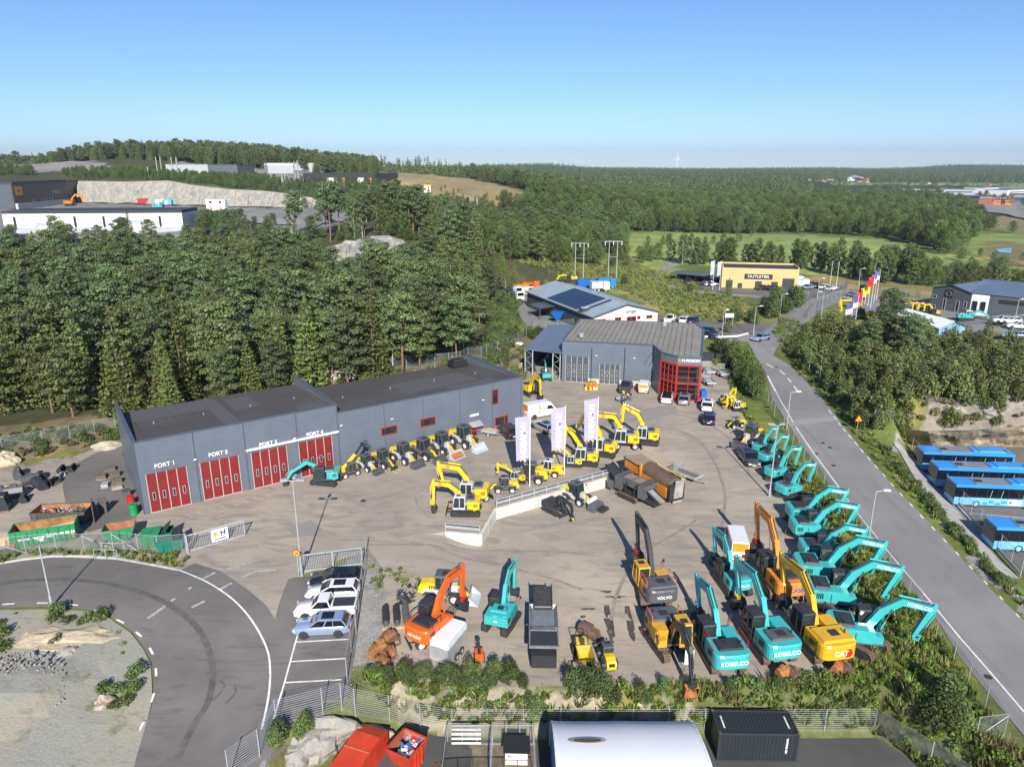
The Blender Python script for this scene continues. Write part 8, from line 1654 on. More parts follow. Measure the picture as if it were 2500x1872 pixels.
# ================================================================ plants
rs=np.random.RandomState(11)
def cards(clumps,size,m,name,up=.35,sizej=.5,flat=0.0):
 """clumps: (cx, cy, cz, rx, ry, rz, n) clouds of leaf sprays"""
 V=[]
 for cx,cy,cz,rx,ry,rz,n in clumps:
  d=rs.normal(size=(n,3));d/=np.linalg.norm(d,axis=1)[:,None];r=rs.rand(n,1)**.28
  p=np.array([cx,cy,cz])+d*r*np.array([rx,ry,rz]);nr=d+np.array([0,0,up])+rs.normal(size=(n,3))*.45
  nr[:,2]*=(1+flat*2);nr/=np.linalg.norm(nr,axis=1)[:,None];t=np.cross(nr,rs.normal(size=(n,3)));t/=np.linalg.norm(t,axis=1)[:,None]+1e-9;b=np.cross(nr,t)
  s=size*(1-sizej/2+sizej*rs.rand(n,1));w=.55+.3*rs.rand(n,1)
  V.append(np.stack([p-t*s*.5,p+b*s*w*.5,p+t*s*.6,p-b*s*w*.5],1))
 V=np.concatenate(V).reshape(-1,3);k=len(V)//4;me=bpy.data.meshes.new(name);me.vertices.add(len(V));me.vertices.foreach_set('co',V.ravel());me.loops.add(len(V));me.loops.foreach_set('vertex_index',np.arange(len(V)))
 me.polygons.add(k);me.polygons.foreach_set('loop_start',np.arange(k)*4);me.polygons.foreach_set('loop_total',np.full(k,4));me.update(calc_edges=True);me.materials.append(m);return me
L_PINE=leafmat('needles_pine',(.130,.160,.055),.4,.12);L_PIN2=leafmat('needles_blue',(.108,.148,.060),.4,.12);L_SPR=leafmat('needles_spruce',(.130,.155,.040),.4,.12)
L_BIR=leafmat('leaves_birch',(.155,.20,.065),.4,.3);L_OAK=leafmat('leaves_oak',(.135,.18,.052),.4,.25);L_OAK2=leafmat('leaves_alder',(.110,.155,.048),.4,.22);L_WIL=leafmat('leaves_willow',(.14,.185,.055),.45,.3)
L_JUN=leafmat('needles_juniper',(.135,.155,.045),.4,.15);L_GRS=leafmat('grass_blades',(.20,.26,.055),.5,.3);L_DRY=leafmat('grass_dry',(.30,.27,.11),.4,.3);L_HER=leafmat('leaves_heather',(.13,.11,.05),.4,.15)
B_PIN=mat('bark_pine',(.30,.15,.075),rough=.9,dirt=.4,rgb2=(.14,.11,.09),scale=1.2);B_BIR=mat('bark_birch',(.62,.60,.55),rough=.8,rgb2=(.28,.26,.24),scale=2.5);B_GRY=mat('bark_grey',(.16,.14,.12),rough=.9,dirt=.3)
def stem(h,r,m,limbs=(),lean=.0,rnd_=None):
 b=MB();n=5;pts=[Vector((lean*h*(k/n)**2,.12*math.sin(k*2.1+h),h*k/n))for k in range(n+1)]
 for k in range(n):b.cyl(pts[k]-Vector((0,0,.05 if k else.6)),pts[k+1],r*(1-.8*k/n),m,r2=r*(1-.8*(k+1)/n),n=7,cap=False)
 for z,l,a,up in limbs:s=Vector((lean*z*z/h,0,z));b.cyl(s,s+Vector((l*math.cos(a),l*math.sin(a),l*up)),r*.30,m,r2=r*.08,n=5,cap=False)
 return b.mesh('trunk')
PRO={}
def pine(i,leaf,tall=0):
 r=random.Random(40+i);h=15+r.uniform(-1,2);z0=h*(.30 if not tall else.55);cl=[];lm=[]
 for k in range(24 if not tall else 15):
  z=z0+(h-z0)*(k+.5)/(24 if not tall else 15);f=(z-z0)/(h-z0);R_=(4.3 if not tall else 2.4)*math.sin(math.pi*min(1,.30+.62*f))**.7*r.uniform(.75,1.1)+.2;a=k*2.4+r.uniform(-.4,.4);q=R_*r.uniform(.35,.85)
  cl.append((q*math.cos(a),q*math.sin(a),z,1.9*r.uniform(.7,1.15),1.9*r.uniform(.7,1.15),.75,150));lm.append((z-.4,q*1.1,a,.2))
 cl+=[(0,0,h-.5,1.6,1.6,1.0,110)];return cards(cl,.46,leaf,'crown',.5),stem(h-.5,.24,B_PIN,lm,r.uniform(-.03,.03))
def spruce(i):
 r=random.Random(80+i);h=16+r.uniform(-2,2);cl=[]
 nl=17
 for k in range(nl):
  f=k/nl;z=1.6+(h-1.8)*f;R_=3.5*(1-f)**.8+.15;nb=max(3,int(9*(1-f))+2)
  for j in range(nb):a=6.283*j/nb+k*1.1+r.uniform(-.2,.2);q=R_*.62;cl.append((q*math.cos(a),q*math.sin(a),z-.25*R_,R_*.42,R_*.42,.34,int(10+14*(1-f))))
 cl.append((0,0,h-.2,.15,.15,.6,20));return cards(cl,.50,L_SPR,'crown',.35),stem(h-.3,.22,B_GRY)
def broad(i,leaf,bark,h=13,w=5.2,n=34,cn=95,size=.42,z0=.22,airy=1.0):
 r=random.Random(120+i);cl=[];lm=[]
 for k in range(n):
  f=(k+.5)/n;z=h*(z0+(1-z0)*f)*.96;R_=w*math.sin(math.pi*min(1,(f*.82+.16)))**.75;a=k*2.4+r.uniform(-.5,.5);q=R_*r.uniform(.30,.86)
  s=r.uniform(.75,1.25)*w*.30*airy;cl.append((q*math.cos(a),q*math.sin(a),z,s,s,s*.8,cn))
  if k%3==0:lm.append((z*.72,q*1.05,a,.6))
 return cards(cl,size,leaf,'crown',.3),stem(h*.85,.20 if bark is not B_BIR else.14,bark,lm,r.uniform(-.04,.04))
def bush(i,leaf,w=1.2,h=1.5,n=9,cn=60,size=.22):
 r=random.Random(200+i);cl=[]
 for k in range(n):a=k*2.4;q=w*.6*math.sqrt(k/n);z=h*(.30+.55*r.random())*(1-.4*k/n)+.1;cl.append((q*math.cos(a),q*math.sin(a),z,w*.42,w*.42,h*.34,cn))
 return cards(cl,size,leaf,'foliage',.4)
def juniper(i):
 r=random.Random(300+i);cl=[]
 for k in range(14):a=k*2.4;q=.9*math.sqrt(k/14);cl.append((q*math.cos(a),q*math.sin(a),.7+2.6*(1-q)*r.uniform(.5,1),.5,.5,.75,55))
 return cards(cl,.26,L_JUN,'foliage',.4)
KND={'pine':[pine(i,L_PINE if i%2 else L_PIN2)for i in range(5)],'tallpine':[pine(10+i,L_PIN2,1)for i in range(2)],'spruce':[spruce(i)for i in range(4)],'birch':[broad(i,L_BIR,B_BIR,14,3.0,26,80,.36,.25,.9)for i in range(3)],
'broad':[broad(10+i,L_OAK if i%2 else L_OAK2,B_GRY)for i in range(4)],'alder':[broad(20+i,L_OAK2,B_GRY,11,2.8,24,80,.40,.12)for i in range(3)]}
NAME={'pine':'pine_tree','tallpine':'pine_tree','spruce':'spruce_tree','birch':'birch_tree','broad':'broadleaf_tree','alder':'alder_tree'}
def tree(kind,p,s,label,group,yaw=None,i=None):
 c,st=KND[kind][(i if i is not None else rnd.randrange(99))%len(KND[kind])];t=thing(NAME[kind],label,'tree',p,rnd.uniform(0,6.3)if yaw is None else yaw,s,group)
 link('crown',c,t);link('trunk',st,t);return t
def proj(x,y,z):
 dz=z-CH;fw=y*CP-dz*SP;up=y*SP+dz*CP;return 1250+FPX*x/fw,936-FPX*up/fw
def sample(poly,spacing,seed=0,jit=.42):
 r=np.random.RandomState(seed);xs=[p[0]for p in poly];ys=[p[1]for p in poly];gx,gy=np.meshgrid(np.arange(min(xs),max(xs),spacing),np.arange(min(ys),max(ys),spacing*.9));gx=gx.astype(float);gx[1::2]+=spacing/2
 gx=gx.ravel()+r.uniform(-jit,jit,gx.size)*spacing;gy=gy.ravel()+r.uniform(-jit,jit,gy.size)*spacing;ok=inpoly(poly,gx,gy);return gx[ok],gy[ok]
def scatter(name,label,cat,P,scl,protos,kind='stuff',seed=0,tilt=.06):
 """one object whose points carry copies of the given meshes"""
 r=np.random.RandomState(seed);n=len(P);me=bpy.data.meshes.new(name);me.vertices.add(n);me.vertices.foreach_set('co',np.asarray(P,float).ravel())
 a=me.attributes.new('rot','FLOAT_VECTOR','POINT');a.data.foreach_set('vector',np.stack([r.uniform(-tilt,tilt,n),r.uniform(-tilt,tilt,n),r.uniform(0,6.28,n)],1).ravel())
 a=me.attributes.new('scl','FLOAT','POINT');a.data.foreach_set('value',np.asarray(scl,float));a=me.attributes.new('idx','INT','POINT');a.data.foreach_set('value',r.randint(0,len(protos),n));me.update()
 o=link(name,me);tag(o,label,cat,None,kind);g=bpy.data.node_groups.new(name,'GeometryNodeTree');g.interface.new_socket('Geometry',in_out='INPUT',socket_type='NodeSocketGeometry');g.interface.new_socket('Geometry',in_out='OUTPUT',socket_type='NodeSocketGeometry')
 gi=g.nodes.new('NodeGroupInput');go=g.nodes.new('NodeGroupOutput');jn=g.nodes.new('GeometryNodeJoinGeometry');g.links.new(jn.outputs[0],go.inputs[0])
 def na(nm,dt):k=g.nodes.new('GeometryNodeInputNamedAttribute');k.data_type=dt;k.inputs[0].default_value=nm;return k.outputs[0]
 ro,sc,ix=na('rot','FLOAT_VECTOR'),na('scl','FLOAT'),na('idx','INT')
 for i,pm in enumerate(protos):
  po=PROTO.get(pm.name)or bpy.data.objects.new('proto',pm);PROTO[pm.name]=po
  oi=g.nodes.new('GeometryNodeObjectInfo');oi.inputs['Object'].default_value=po;oi.inputs['As Instance'].default_value=True;cm=g.nodes.new('FunctionNodeCompare');cm.data_type='INT';cm.operation='EQUAL'
  g.links.new(ix,cm.inputs[2]);cm.inputs[3].default_value=i;ip=g.nodes.new('GeometryNodeInstanceOnPoints');g.links.new(gi.outputs[0],ip.inputs['Points']);g.links.new(cm.outputs[0],ip.inputs['Selection']);g.links.new(oi.outputs['Geometry'],ip.inputs['Instance']);g.links.new(ro,ip.inputs['Rotation']);g.links.new(sc,ip.inputs['Scale']);g.links.new(ip.outputs[0],jn.inputs[0])
 md=o.modifiers.new('scatter','NODES');md.node_group=g;return o
PROTO={}
PXN=lambda poly:[(float(a),float(b))for a,b in poly]
NOPX=[PXN(D((690,520),(905,512),(915,560),(800,590),(690,560))),PXN(D((812,366),(1000,383),(1130,408),(1240,440),(1190,450),(1000,442),(900,436),(850,425),(822,395)))]
def keep_out(x,y,z,polys):
 u,v=proj(x,y,z);m=np.zeros(len(x),bool)
 for p in polys:m|=inpoly(p,u,v)
 return~m
F1=[(-160,96),(-72,99),(-58,104),(-51,98),(-38,103),(-20,114),(-9,124),(-9,140),(-7,160),(-6,185),(-3,206),(2,228),(-5,236),(-20,228),(-34,216),(-60,218),(-75,224),(-200,224),(-210,120)]
x,y=sample(F1,5.3,5);z=hgt(x,y);u,v=proj(x,y,z+5);ok=(u>-120)&keep_out(x,y,z,[PXN([(790,600),(1030,590),(1030,690),(940,720),(790,700)])]);ok&=~((np.hypot(x+38,y-193)<16)&(x<-24));x,y,z=x[ok],y[ok],z[ok]
od=np.argsort(np.hypot(x,y));cnt={'pine':0,'spruce':0,'birch':0};rest=[]
LBT={'pine':'dark pine tree in the forest','spruce':'pointed spruce tree in the forest','birch':'light birch tree in the forest'}
ZX=[(170,'at the left picture edge'),(340,'left of the workshop roof'),(520,'behind doors one and two'),(700,'behind doors three and four'),(830,'behind the middle parapet'),(1000,'behind the small windows'),(1150,'behind the roof ventilator'),(1330,'left of the solar hall'),(1500,'behind the solar hall'),(1620,'above the gravel path'),(1800,'above the yellow hall'),(1980,'right of the yellow hall'),(2150,'above the flagpoles'),(9999,'above the grey dealer hall')]
ZY=[(505,'under the hills'),(560,'highest up'),(600,'in the upper part'),(660,'at power pole height'),(740,'in the middle part'),(820,'in the lower part'),(900,'near the fence'),(9999,'lowest row by fence')]
def zone(l,x,y,z):
 u,v=proj(x,y,z+3);a=next(t for k,t in ZX if u<k);b=next(t for k,t in ZY if v<k);s=l+', '+a+', '+b;return s,s
for j,i in enumerate(od):
 q=rnd.random();d=math.hypot(x[i],y[i]);near=y[i]<118 and x[i]<-35;k='spruce' if q<(.38 if near else.12)else 'birch' if q>(.90 if not near else.93)else 'pine';s=rnd.uniform(.60,1.06)*(1.0 if d<150 else.92);s*=.72 if y[i]>200 else 1
 if x[i]>-14 and y[i]>150:k='birch' if q>.5 else k;s*=.9
 if cnt[k]<290:cnt[k]+=1;tree(k,(x[i],y[i],z[i]-.1),s,*zone(LBT[k],x[i],y[i],z[i]))
 else:rest.append((x[i],y[i],z[i],s))
if rest:scatter('pine_wood','dark pine wood filling the slope up to the quarry','wood',[r_[:3]for r_ in rest],[r_[3]for r_ in rest],[KND['pine'][k][0]for k in range(4)])
x,y=sample([(-74,93),(-58,100),(-51,94),(-38,99),(-20,110),(-8,121),(-6,116),(-22,107),(-50,90),(-57,97),(-70,90)],1.5,8);x2,y2=sample([(-6,126),(-6,200),(0,222),(3,205),(2,190),(1,160),(-1,140),(-3,124)],2.4,9);kp=(x>-47)|(rs.rand(len(x))<.3);x=np.append(x[kp],x2);y=np.append(y[kp],y2);z=hgt(x,y)
BSH=[bush(i,l)for i,l in enumerate((L_WIL,L_OAK,L_OAK2,L_WIL))];BDR=[bush(10,L_DRY,.7,.7,7,30,.2),bush(11,L_HER,.8,.7,7,40,.18)]
scatter('undergrowth','green bushes along the foot of the pine forest','undergrowth',np.stack([x,y,z],1),rs.uniform(.6,1.5,len(x)),BSH[:3],seed=2)
x,y=sample([(-75,82),(-69,88),(-57.5,96),(-50,87),(-49,91),(-57,101),(-72,95)],.9,12);x2,y2=sample([(-32,100),(-8,112),(1,121),(4,134),(2,150),(-3,150),(-5,128),(-20,119),(-34,110)],1.2,13);x=np.append(x,x2);y=np.append(y,y2);z=hgt(x,y);ok=rs.rand(len(x))<.6
scatter('dry_scrub','dry brown grass and heather on the rocky slope by the workshop','scrub',np.stack([x,y,z],1)[ok],rs.uniform(.4,1.1,ok.sum()),BDR+[BSH[0]],seed=3)
for px,py,k,s in((715,588,'birch',.9),(725,590,'tallpine',1.1),(808,590,'tallpine',1.25),(830,584,'tallpine',1.15),(866,584,'birch',1.0),(885,580,'birch',1.15),(890,579,'tallpine',.9),(935,575,'spruce',.9),(950,576,'tallpine',1.15),(982,571,'birch',1.0),(1000,572,'tallpine',1.1),(1010,570,'pine',1),(1023,575,'tallpine',1.1),(1034,577,'pine',.9),(970,560,'pine',1.0),(915,565,'pine',1.0),(860,560,'alder',.9),(1050,570,'spruce',1.0),(1067,585,'birch',1.1),(796,566,'pine',.8),(763,598,'pine',.6),(970,500,'pine',.9),(850,545,'birch',.9),(895,545,'birch',1.0),(1045,545,'pine',.9),(1090,565,'pine',1),(1110,590,'spruce',1.1),(1080,625,'birch',1),(1130,620,'pine',1.05),(1160,640,'spruce',1.2),(1100,640,'pine',1.0)):
 tree(k,W(px,py),s,'tall slender %s beside the hill road above the rock outcrop'%NAME[k].replace('_',' '),'trees beside the hill road')
F3=[(-8,236),(4,250),(14,262),(33,272),(40,292),(52,330),(58,372),(64,430),(70,470),(-60,480),(-120,420),(-95,330),(-60,262),(-34,236)]
x,y=sample(F3,6.6,21);z=hgt(x,y);ok=keep_out(x,y,z,NOPX+[PXN([(640,520),(880,500),(1010,520),(1000,560),(850,580),(640,610)])]);x,y,z=x[ok],y[ok],z[ok];od=np.argsort(np.hypot(x,y));rest=[]
nb=0
for i in od:
 q=rnd.random();k='broad' if q<.62 else 'alder' if q<.8 else 'birch' if q<.9 else 'pine'
 if nb<150:tree(k,(x[i],y[i],z[i]-.2),rnd.uniform(.7,1.05)*(.5 if proj(x[i],y[i],z[i])[1]<562 else.85),*zone('%s in the mixed wood'%NAME[k].replace('_',' '),x[i],y[i],z[i]));nb+=1
 else:rest.append((x[i],y[i],z[i]))
BR=[KND['broad'][k][0]for k in range(4)]+[KND['alder'][0][0]]
scatter('mixed_wood','mixed green wood between the quarry hill and the fields','wood',rest,rs.uniform(.75,1.1,len(rest))*np.array([.5 if proj(*q)[1]<562 else.85 for q in rest]),BR+[KND['pine'][0][0]],seed=5)
F4=[tuple(W(*p)[:2])for p in[(1420,556),(1480,563),(1560,566),(1800,574),(1900,570),(2005,571),(2180,584),(2252,603),(2319,625),(2350,603),(2385,574),(2392,547),(2350,512),(2210,484)]]+[(480,900),(-20,960),(-70,800),(-80,480)]
x,y=sample(F4,7.4,31);z=hgt(x,y);ok=keep_out(x,y,z,NOPX);x,y,z=x[ok],y[ok],z[ok];od=np.argsort(np.hypot(x,y));n_=150
for i in od[:n_]:k='broad' if rnd.random()<.75 else 'alder';tree(k,(x[i],y[i],z[i]-.3),rnd.uniform(.70,1.15),*zone('%s at the wood edge'%NAME[k].replace('_',' '),x[i],y[i],z[i]))
i=od[n_:];scatter('broadleaf_wood','wide broadleaf wood stretching behind the green fields','wood',np.stack([x,y,z],1)[i],rs.uniform(.75,1.15,len(i)),BR,seed=6)
def row(pts,n,kind,s0,s1,label,group,jit=3,seed=0):
 P=[W(*p)for p in pts];r=random.Random(seed)
 for k in range(n):
  f=(k+.5)/n*(len(P)-1);i=int(f);p=P[i]+(P[min(i+1,len(P)-1)]-P[i])*(f-i);q=p+Vector((r.uniform(-jit,jit),r.uniform(-jit*1.6,jit*1.6),0));q.z=h1(q.x,q.y)-.2;tree(kind if r.random()<.8 else 'birch',q,r.uniform(s0,s1),label,group)
row([(1650,641),(1700,645),(1750,646),(1800,648)],16,'alder',.8,1.15,'upright alder tree in the row behind the left half of the yellow hall','trees in the row behind the dealer hall',seed=1)
row([(1800,648),(1880,652),(1950,655),(2010,665),(2090,680),(2160,690),(2215,692)],34,'alder',.75,1.05,'alder tree in the row right of the yellow hall','trees in the row behind the dealer hall',4,seed=2)
row([(2090,676),(2150,682),(2200,688),(2225,690)],8,'broad',.75,.95,'round broadleaf tree at the end of the row before the curved field','broad trees before the curved field',4,3)
row([(2240,690),(2330,694),(2420,697),(2520,708)],26,'broad',.45,.7,'low round tree in the belt behind the grey machine dealer','low trees behind the machine dealer',5,4)
for(a,n,s)in(([(1490,655),(1530,650)],3,.35),([(1503,610),(1530,612)],2,.3),([(1580,600),(1625,596)],3,.4),([(1700,595),(1780,590),(1850,583)],5,.3),([(2290,605),(2400,655)],2,.5),([(2440,568),(2460,570)],1,.7),([(2380,560),(2420,562)],4,.7),([(2380,492),(2420,498),(2500,505)],6,.9),([(2360,620),(2450,640),(2520,650)],4,.3),([(1560,640),(1590,630)],5,.5),([(1480,600),(1540,640)],7,.6)):
 row(a,n,'broad',s*.8,s*1.15,'small solitary round tree out in the green fields','solitary trees in the fields',4,int(s*100))
far=[]
def farwood(poly,sp,seed,name,label,s0,s1,protos,nopx=(),hmin=None):
 x,y=sample(poly,sp,seed);z=hgt(x,y);u,v=proj(x,y,z);ok=(u>-250)&(u<2750)
 for p in nopx:ok&=~inpoly(p,u,v)
 x,y,z=x[ok],y[ok],z[ok];scatter(name,label,'wood',np.stack([x,y,z-.4],1),rs.uniform(s0,s1,len(x)),protos,seed=seed)
def lowpoly(i,leaf,h,w,cone=False):
 cl=[(rs.uniform(-.5,.5)*w*(1-f*(.9 if cone else.3)),rs.uniform(-.5,.5)*w*(1-f*(.9 if cone else.3)),h*(.2+.78*f),w*.34*(1-f*(.75 if cone else.2)),w*.34*(1-f*(.75 if cone else.2)),h*.13,14)for f in np.linspace(0,1,9)];return cards(cl,1.35 if not cone else 1.1,leaf,'crown',.4)
LP=[lowpoly(0,L_PINE,15,5.5),lowpoly(1,L_SPR,17,5,True),lowpoly(2,L_OAK2,13,7),lowpoly(3,L_OAK,13,7),lowpoly(4,L_PIN2,16,5.5)]
rp_=[T(p[0],p[1],p[2])for p in[(-250,420,.42),(80,436,.385),(170,412,.37),(230,400,.36),(280,397,.37),(420,404,.35),(560,402,.345),(730,408,.345),(820,412,.34),(900,424,.33),(960,430,.33),(1070,446,.34),(1150,462,.33),(1260,480,.33),(1400,500,.36),(1480,520,.5)]]
farwood([p[:2]for p in rp_]+[(60,1150),(-900,1150),(-900,700)],6.2,41,'ridge_wood','dark conifer wood along the crest of the left ridge',.78,1.12,[KND['pine'][0][0],KND['pine'][1][0],KND['spruce'][0][0],KND['spruce'][1][0],KND['birch'][0][0]],NOPX[1:])
fields=[PXN([(2000,436),(2110,441),(2300,446),(2600,446),(2600,458),(2320,455),(2040,454)]),PXN([(2200,462),(2600,452),(2600,560),(2390,560),(2390,520),(2320,508),(2230,494)])]
farwood([(-900,1050),(-70,850),(-20,975),(420,1010),(560,1500),(620,1900),(900,2000),(2300,2050),(3600,2300),(4300,4200),(-1500,4200),(-1400,1700)],15.5,42,'hill_wood','wooded hills along the horizon',1.0,1.35,LP,fields)
farwood([(560,900),(700,820),(1400,1300),(1900,1900),(700,1850),(500,1100)],44,43,'field_wood','loose groups of trees around the far estate',.7,1.1,LP[2:4],[PXN([(2200,466),(2600,455),(2600,545),(2390,520),(2230,494)])])
def pxpoly(P):return[tuple(W(*p)[:2])for p in P]
for P_,sp,nm,lb,pr,s0,s1 in((pxpoly([(150,432),(230,440),(360,443),(480,449),(560,460),(660,470),(780,487),(900,500),(1050,530),(1060,510),(960,470),(930,448),(700,446),(640,436),(560,433),(430,410),(260,418),(150,420)]),4.5,'young_wood','young green trees above the quarry rock face',BR[2:5],.2,.38),
(pxpoly([(-100,430),(0,428),(80,430),(80,415),(-100,415)]),5,'hill_scrub','scrub on the left edge of the quarry hill',BR[2:5],.3,.6),
(pxpoly([(1000,440),(1150,470),(1380,505),(1300,508),(1150,490),(1000,470)]),13,'slope_scrub','scattered bushes on the dry grass slope',BR[2:5],.12,.25),
(pxpoly([(640,570),(700,590),(850,598),(960,590),(1100,600),(1100,560),(960,570),(850,582),(760,575),(690,602)]),4,'roadside_scrub','bushes below the hill road',BR[2:5],.2,.4),
(pxpoly([(470,560),(520,545),(600,560),(690,560),(640,590),(560,600),(480,600)]),4.5,'slope_wood','young trees right of the white warehouse',BR[2:4]+[KND['pine'][0][0]],.3,.5)):
 x,y=sample(P_,sp,50);z=hgt(x,y);scatter(nm,lb,'scrub',np.stack([x,y,z],1),rs.uniform(s0,s1,len(x)),pr,seed=51)
tree('pine',W(45,415),.9,'lone pine standing on the skyline at the far left',None,0,1)
def bushes(mesh_list,pts,s0,s1,label,group,name='shrub',cat='shrub',seed=0):
 r=random.Random(seed)
 for p in pts:
  if group=='zone':u_,v_=proj(*p);zl=label+(', beside the road' if u_<2040+(v_-900)*.5 else ', along the rock above the buses' if v_>985 else ', near the right edge' if u_>2340 else ', below the pines')+(', upper part' if v_<860 else ', middle part' if v_<940 else ', lower part')
  o=link(name,r.choice(mesh_list));o.location=p;o.rotation_euler=(0,0,r.uniform(0,6.3));s=r.uniform(s0,s1);o.scale=(s,s,s*r.uniform(.85,1.15));tag(o,zl if group=='zone' else label,cat,zl if group=='zone' else group)
JUN=[juniper(i)for i in range(4)]
HP=[tuple(W(*p)[:2])for p in[(1925,868),(1985,900),(2040,960),(2080,1010),(2110,1055),(2150,1078),(2180,1040),(2240,1020),(2330,1010),(2420,1018),(2540,1015),(2560,930),(2480,850),(2350,835),(2230,838),(2120,805),(2010,798),(1965,815)]]
x,y=sample(HP,2.6,61);z=hgt(x,y);u,v=proj(x,y,z);
pts=[(a,b,c-.1)for a,b,c,uu,vv in zip(x,y,z,u,v)if not(uu>2240 and vv>985 and rnd.random()<.6)and not(uu>2380 and vv<900 and rnd.random()<.6)]
bushes(JUN+[bush(20,L_PINE,1.4,2.2,12,60,.28),bush(21,L_JUN,1.3,1.9,12,60,.26)],pts,.8,1.55,'olive green bush on the wooded knoll','zone','juniper_bush','bush',3)
for px,py,k,s in((1975,905,'birch',.75),(2000,930,'birch',.8),(1990,880,'birch',.6),(1960,870,'alder',.75),(2020,955,'alder',.6),(2050,985,'alder',.62),(2035,900,'pine',.5),(2085,1035,'alder',.5),(2100,1045,'alder',.45),(2120,880,'pine',.85),(2145,860,'pine',.95),(2170,870,'pine',.9),(2195,880,'pine',.95),(2215,895,'pine',1.0),(2180,830,'pine',1.0),(2160,812,'pine',1.05),(2235,860,'pine',.8),(2255,870,'pine',.7),(2285,860,'broad',.42),(2318,880,'pine',.5),(2400,870,'spruce',.85),(2375,880,'pine',.6),(2345,910,'pine',.6),(2100,900,'pine',.6),(2080,870,'pine',.55),(2300,940,'pine',.5),(2480,880,'pine',.35),(1960,845,'birch',.6),(2110,935,'pine',.5),(2185,940,'pine',.55),(2240,960,'pine',.5),(2420,930,'pine',.45)):
 tree(k,W(px,py),s*.62,'%s rising from the wooded knoll between main road and bus lot'%NAME[k].replace('_',' '),'trees on the knoll right of the road')
x,y=sample([tuple(W(*p)[:2])for p in[(2230,1000),(2330,985),(2520,985),(2560,1045),(2350,1052),(2240,1050)]],1.3,64);z=hgt(x,y);scatter('rock_scrub','heather and low scrub on the rock above the buses','scrub',np.stack([x,y,z],1),rs.uniform(.5,1.5,len(x)),BDR+[BSH[2],JUN[0]],seed=65)
def line(pts,n,jit,seed=0):
 r=random.Random(seed);P=[W(*p)for p in pts];out=[]
 for k in range(n):
  f=(k+.5)/n*(len(P)-1);i=int(f);p=P[i]+(P[min(i+1,len(P)-1)]-P[i])*(f-i);q=Vector((p.x+r.uniform(-jit,jit),p.y+r.uniform(-jit,jit),0));q.z=h1(q.x,q.y);out.append(q)
 return out
WB_=[bush(30+i,L_WIL if i%2 else leafmat('leaves_hedge',(.085,.115,.035),.4,.25),1.5,3.2,16,80,.24)for i in range(3)]
bushes(WB_,line([(1772,868),(1790,890),(1812,915),(1835,950),(1850,975)],16,1.4,1),.9,1.4,'tall willow bush in the hedge between showroom and road','hedge of willow bushes beside the road','willow_bush','bush',1)
bushes(WB_,line([(1740,850),(1760,862)],3,.8,2),.6,.9,'willow bush by the fence corner behind the showroom','willow bushes behind the showroom','willow_bush','bush',2)
bushes(WB_,line([(1800,790),(1830,785),(1860,775),(1890,765),(1920,755),(1935,745)],16,3.5,3)+line([(1870,760),(1900,740),(1925,745)],10,3,4),.8,1.6,'round bush in the clump left of the junction road','bushes left of the junction road','willow_bush','bush',3)
bushes([KND['spruce'][0][0]],[W(1778,722)],.35,.36,'single small conifer in the grass before the dealer hall',None,'small_conifer','bush',4);bushes([JUN[0]],[W(1775,812)],.9,1,'narrow clipped conifer by the side road board',None,'small_conifer','bush',4)
bushes(WB_,[W(1685,713),W(1525,695)],.9,1.1,'round bush alone in the meadow behind the solar hall','bushes alone in the meadow','willow_bush','bush',5)
bushes(WB_,line([(1290,830),(1310,820),(1340,822),(1375,822),(1395,800)],14,1.6,6),.45,.8,'low bush behind the open shed fence','bushes behind the shed fence','willow_bush','bush',6)
bushes([BSH[0],BSH[1],BSH[3]],line([(2150,1085),(2185,1130),(2215,1165),(2240,1195),(2265,1225),(2290,1255),(2320,1290),(2345,1315),(2375,1345),(2400,1375),(2430,1405),(2470,1440)],46,.5,7),.35,.8,'low roadside bush on the strip above the bus lot gravel','roadside bushes above the bus lot','roadside_bush','bush',7)
bushes(WB_,[W(x_,y_)for x_,y_ in[(925+i*15+(i*7)%11,1652+(i*13)%34)for i in range(24)]+[(1060,1700),(1180,1705),(1290,1720),(1310,1740)]],.35,.6,'leafy bush on the bank below the lower yard, left part','bushes on the left part of the south bank','willow_bush','bush',8)
bushes(WB_,[W(x_,y_)for x_,y_ in((1425,1672),(1455,1680),(1440,1705),(1475,1700),(1500,1715),(1400,1700))],.5,.75,'big willow bush between the white tent and the dumper','big willow bushes behind the white tent','willow_bush','bush',9)
bushes(WB_,[W(x_,y_)for x_,y_ in((1560,1690),(1620,1700),(1690,1690),(1660,1720),(1780,1690),(1850,1700),(1900,1690),(2000,1720),(2080,1730),(1580,1720))],.30,.5,'low bush on the bank below the teal excavators','bushes on the right part of the south bank','willow_bush','bush',10)
bushes(WB_,[W(x_,y_)for x_,y_ in((2310,1720),(2330,1760),(2290,1750),(2350,1790),(2270,1790),(2320,1800))],.6,.9,'dark green bush on the bank at the lower right corner','bushes at the lower right corner','willow_bush','bush',11)
bushes(WB_,[W(748,1780),W(735,1800),W(675,1830),W(682,1800)],.35,.6,'light green bush inside the curved wire fence','bushes inside the curved wire fence','willow_bush','bush',12)
bushes([BSH[0],BSH[3]],[W(x_,y_)for x_,y_ in((142,1500),(135,1515),(165,1520),(205,1520),(225,1515),(250,1512),(0,1530),(5,1560),(140,1570),(255,1690),(275,1700),(300,1690),(320,1660),(330,1690),(310,1720),(335,1650),(280,1730),(200,1525),(10,1590))],.35,.85,'weed clump on the gravel island','weed clumps on the gravel island','weed_clump','bush',13)
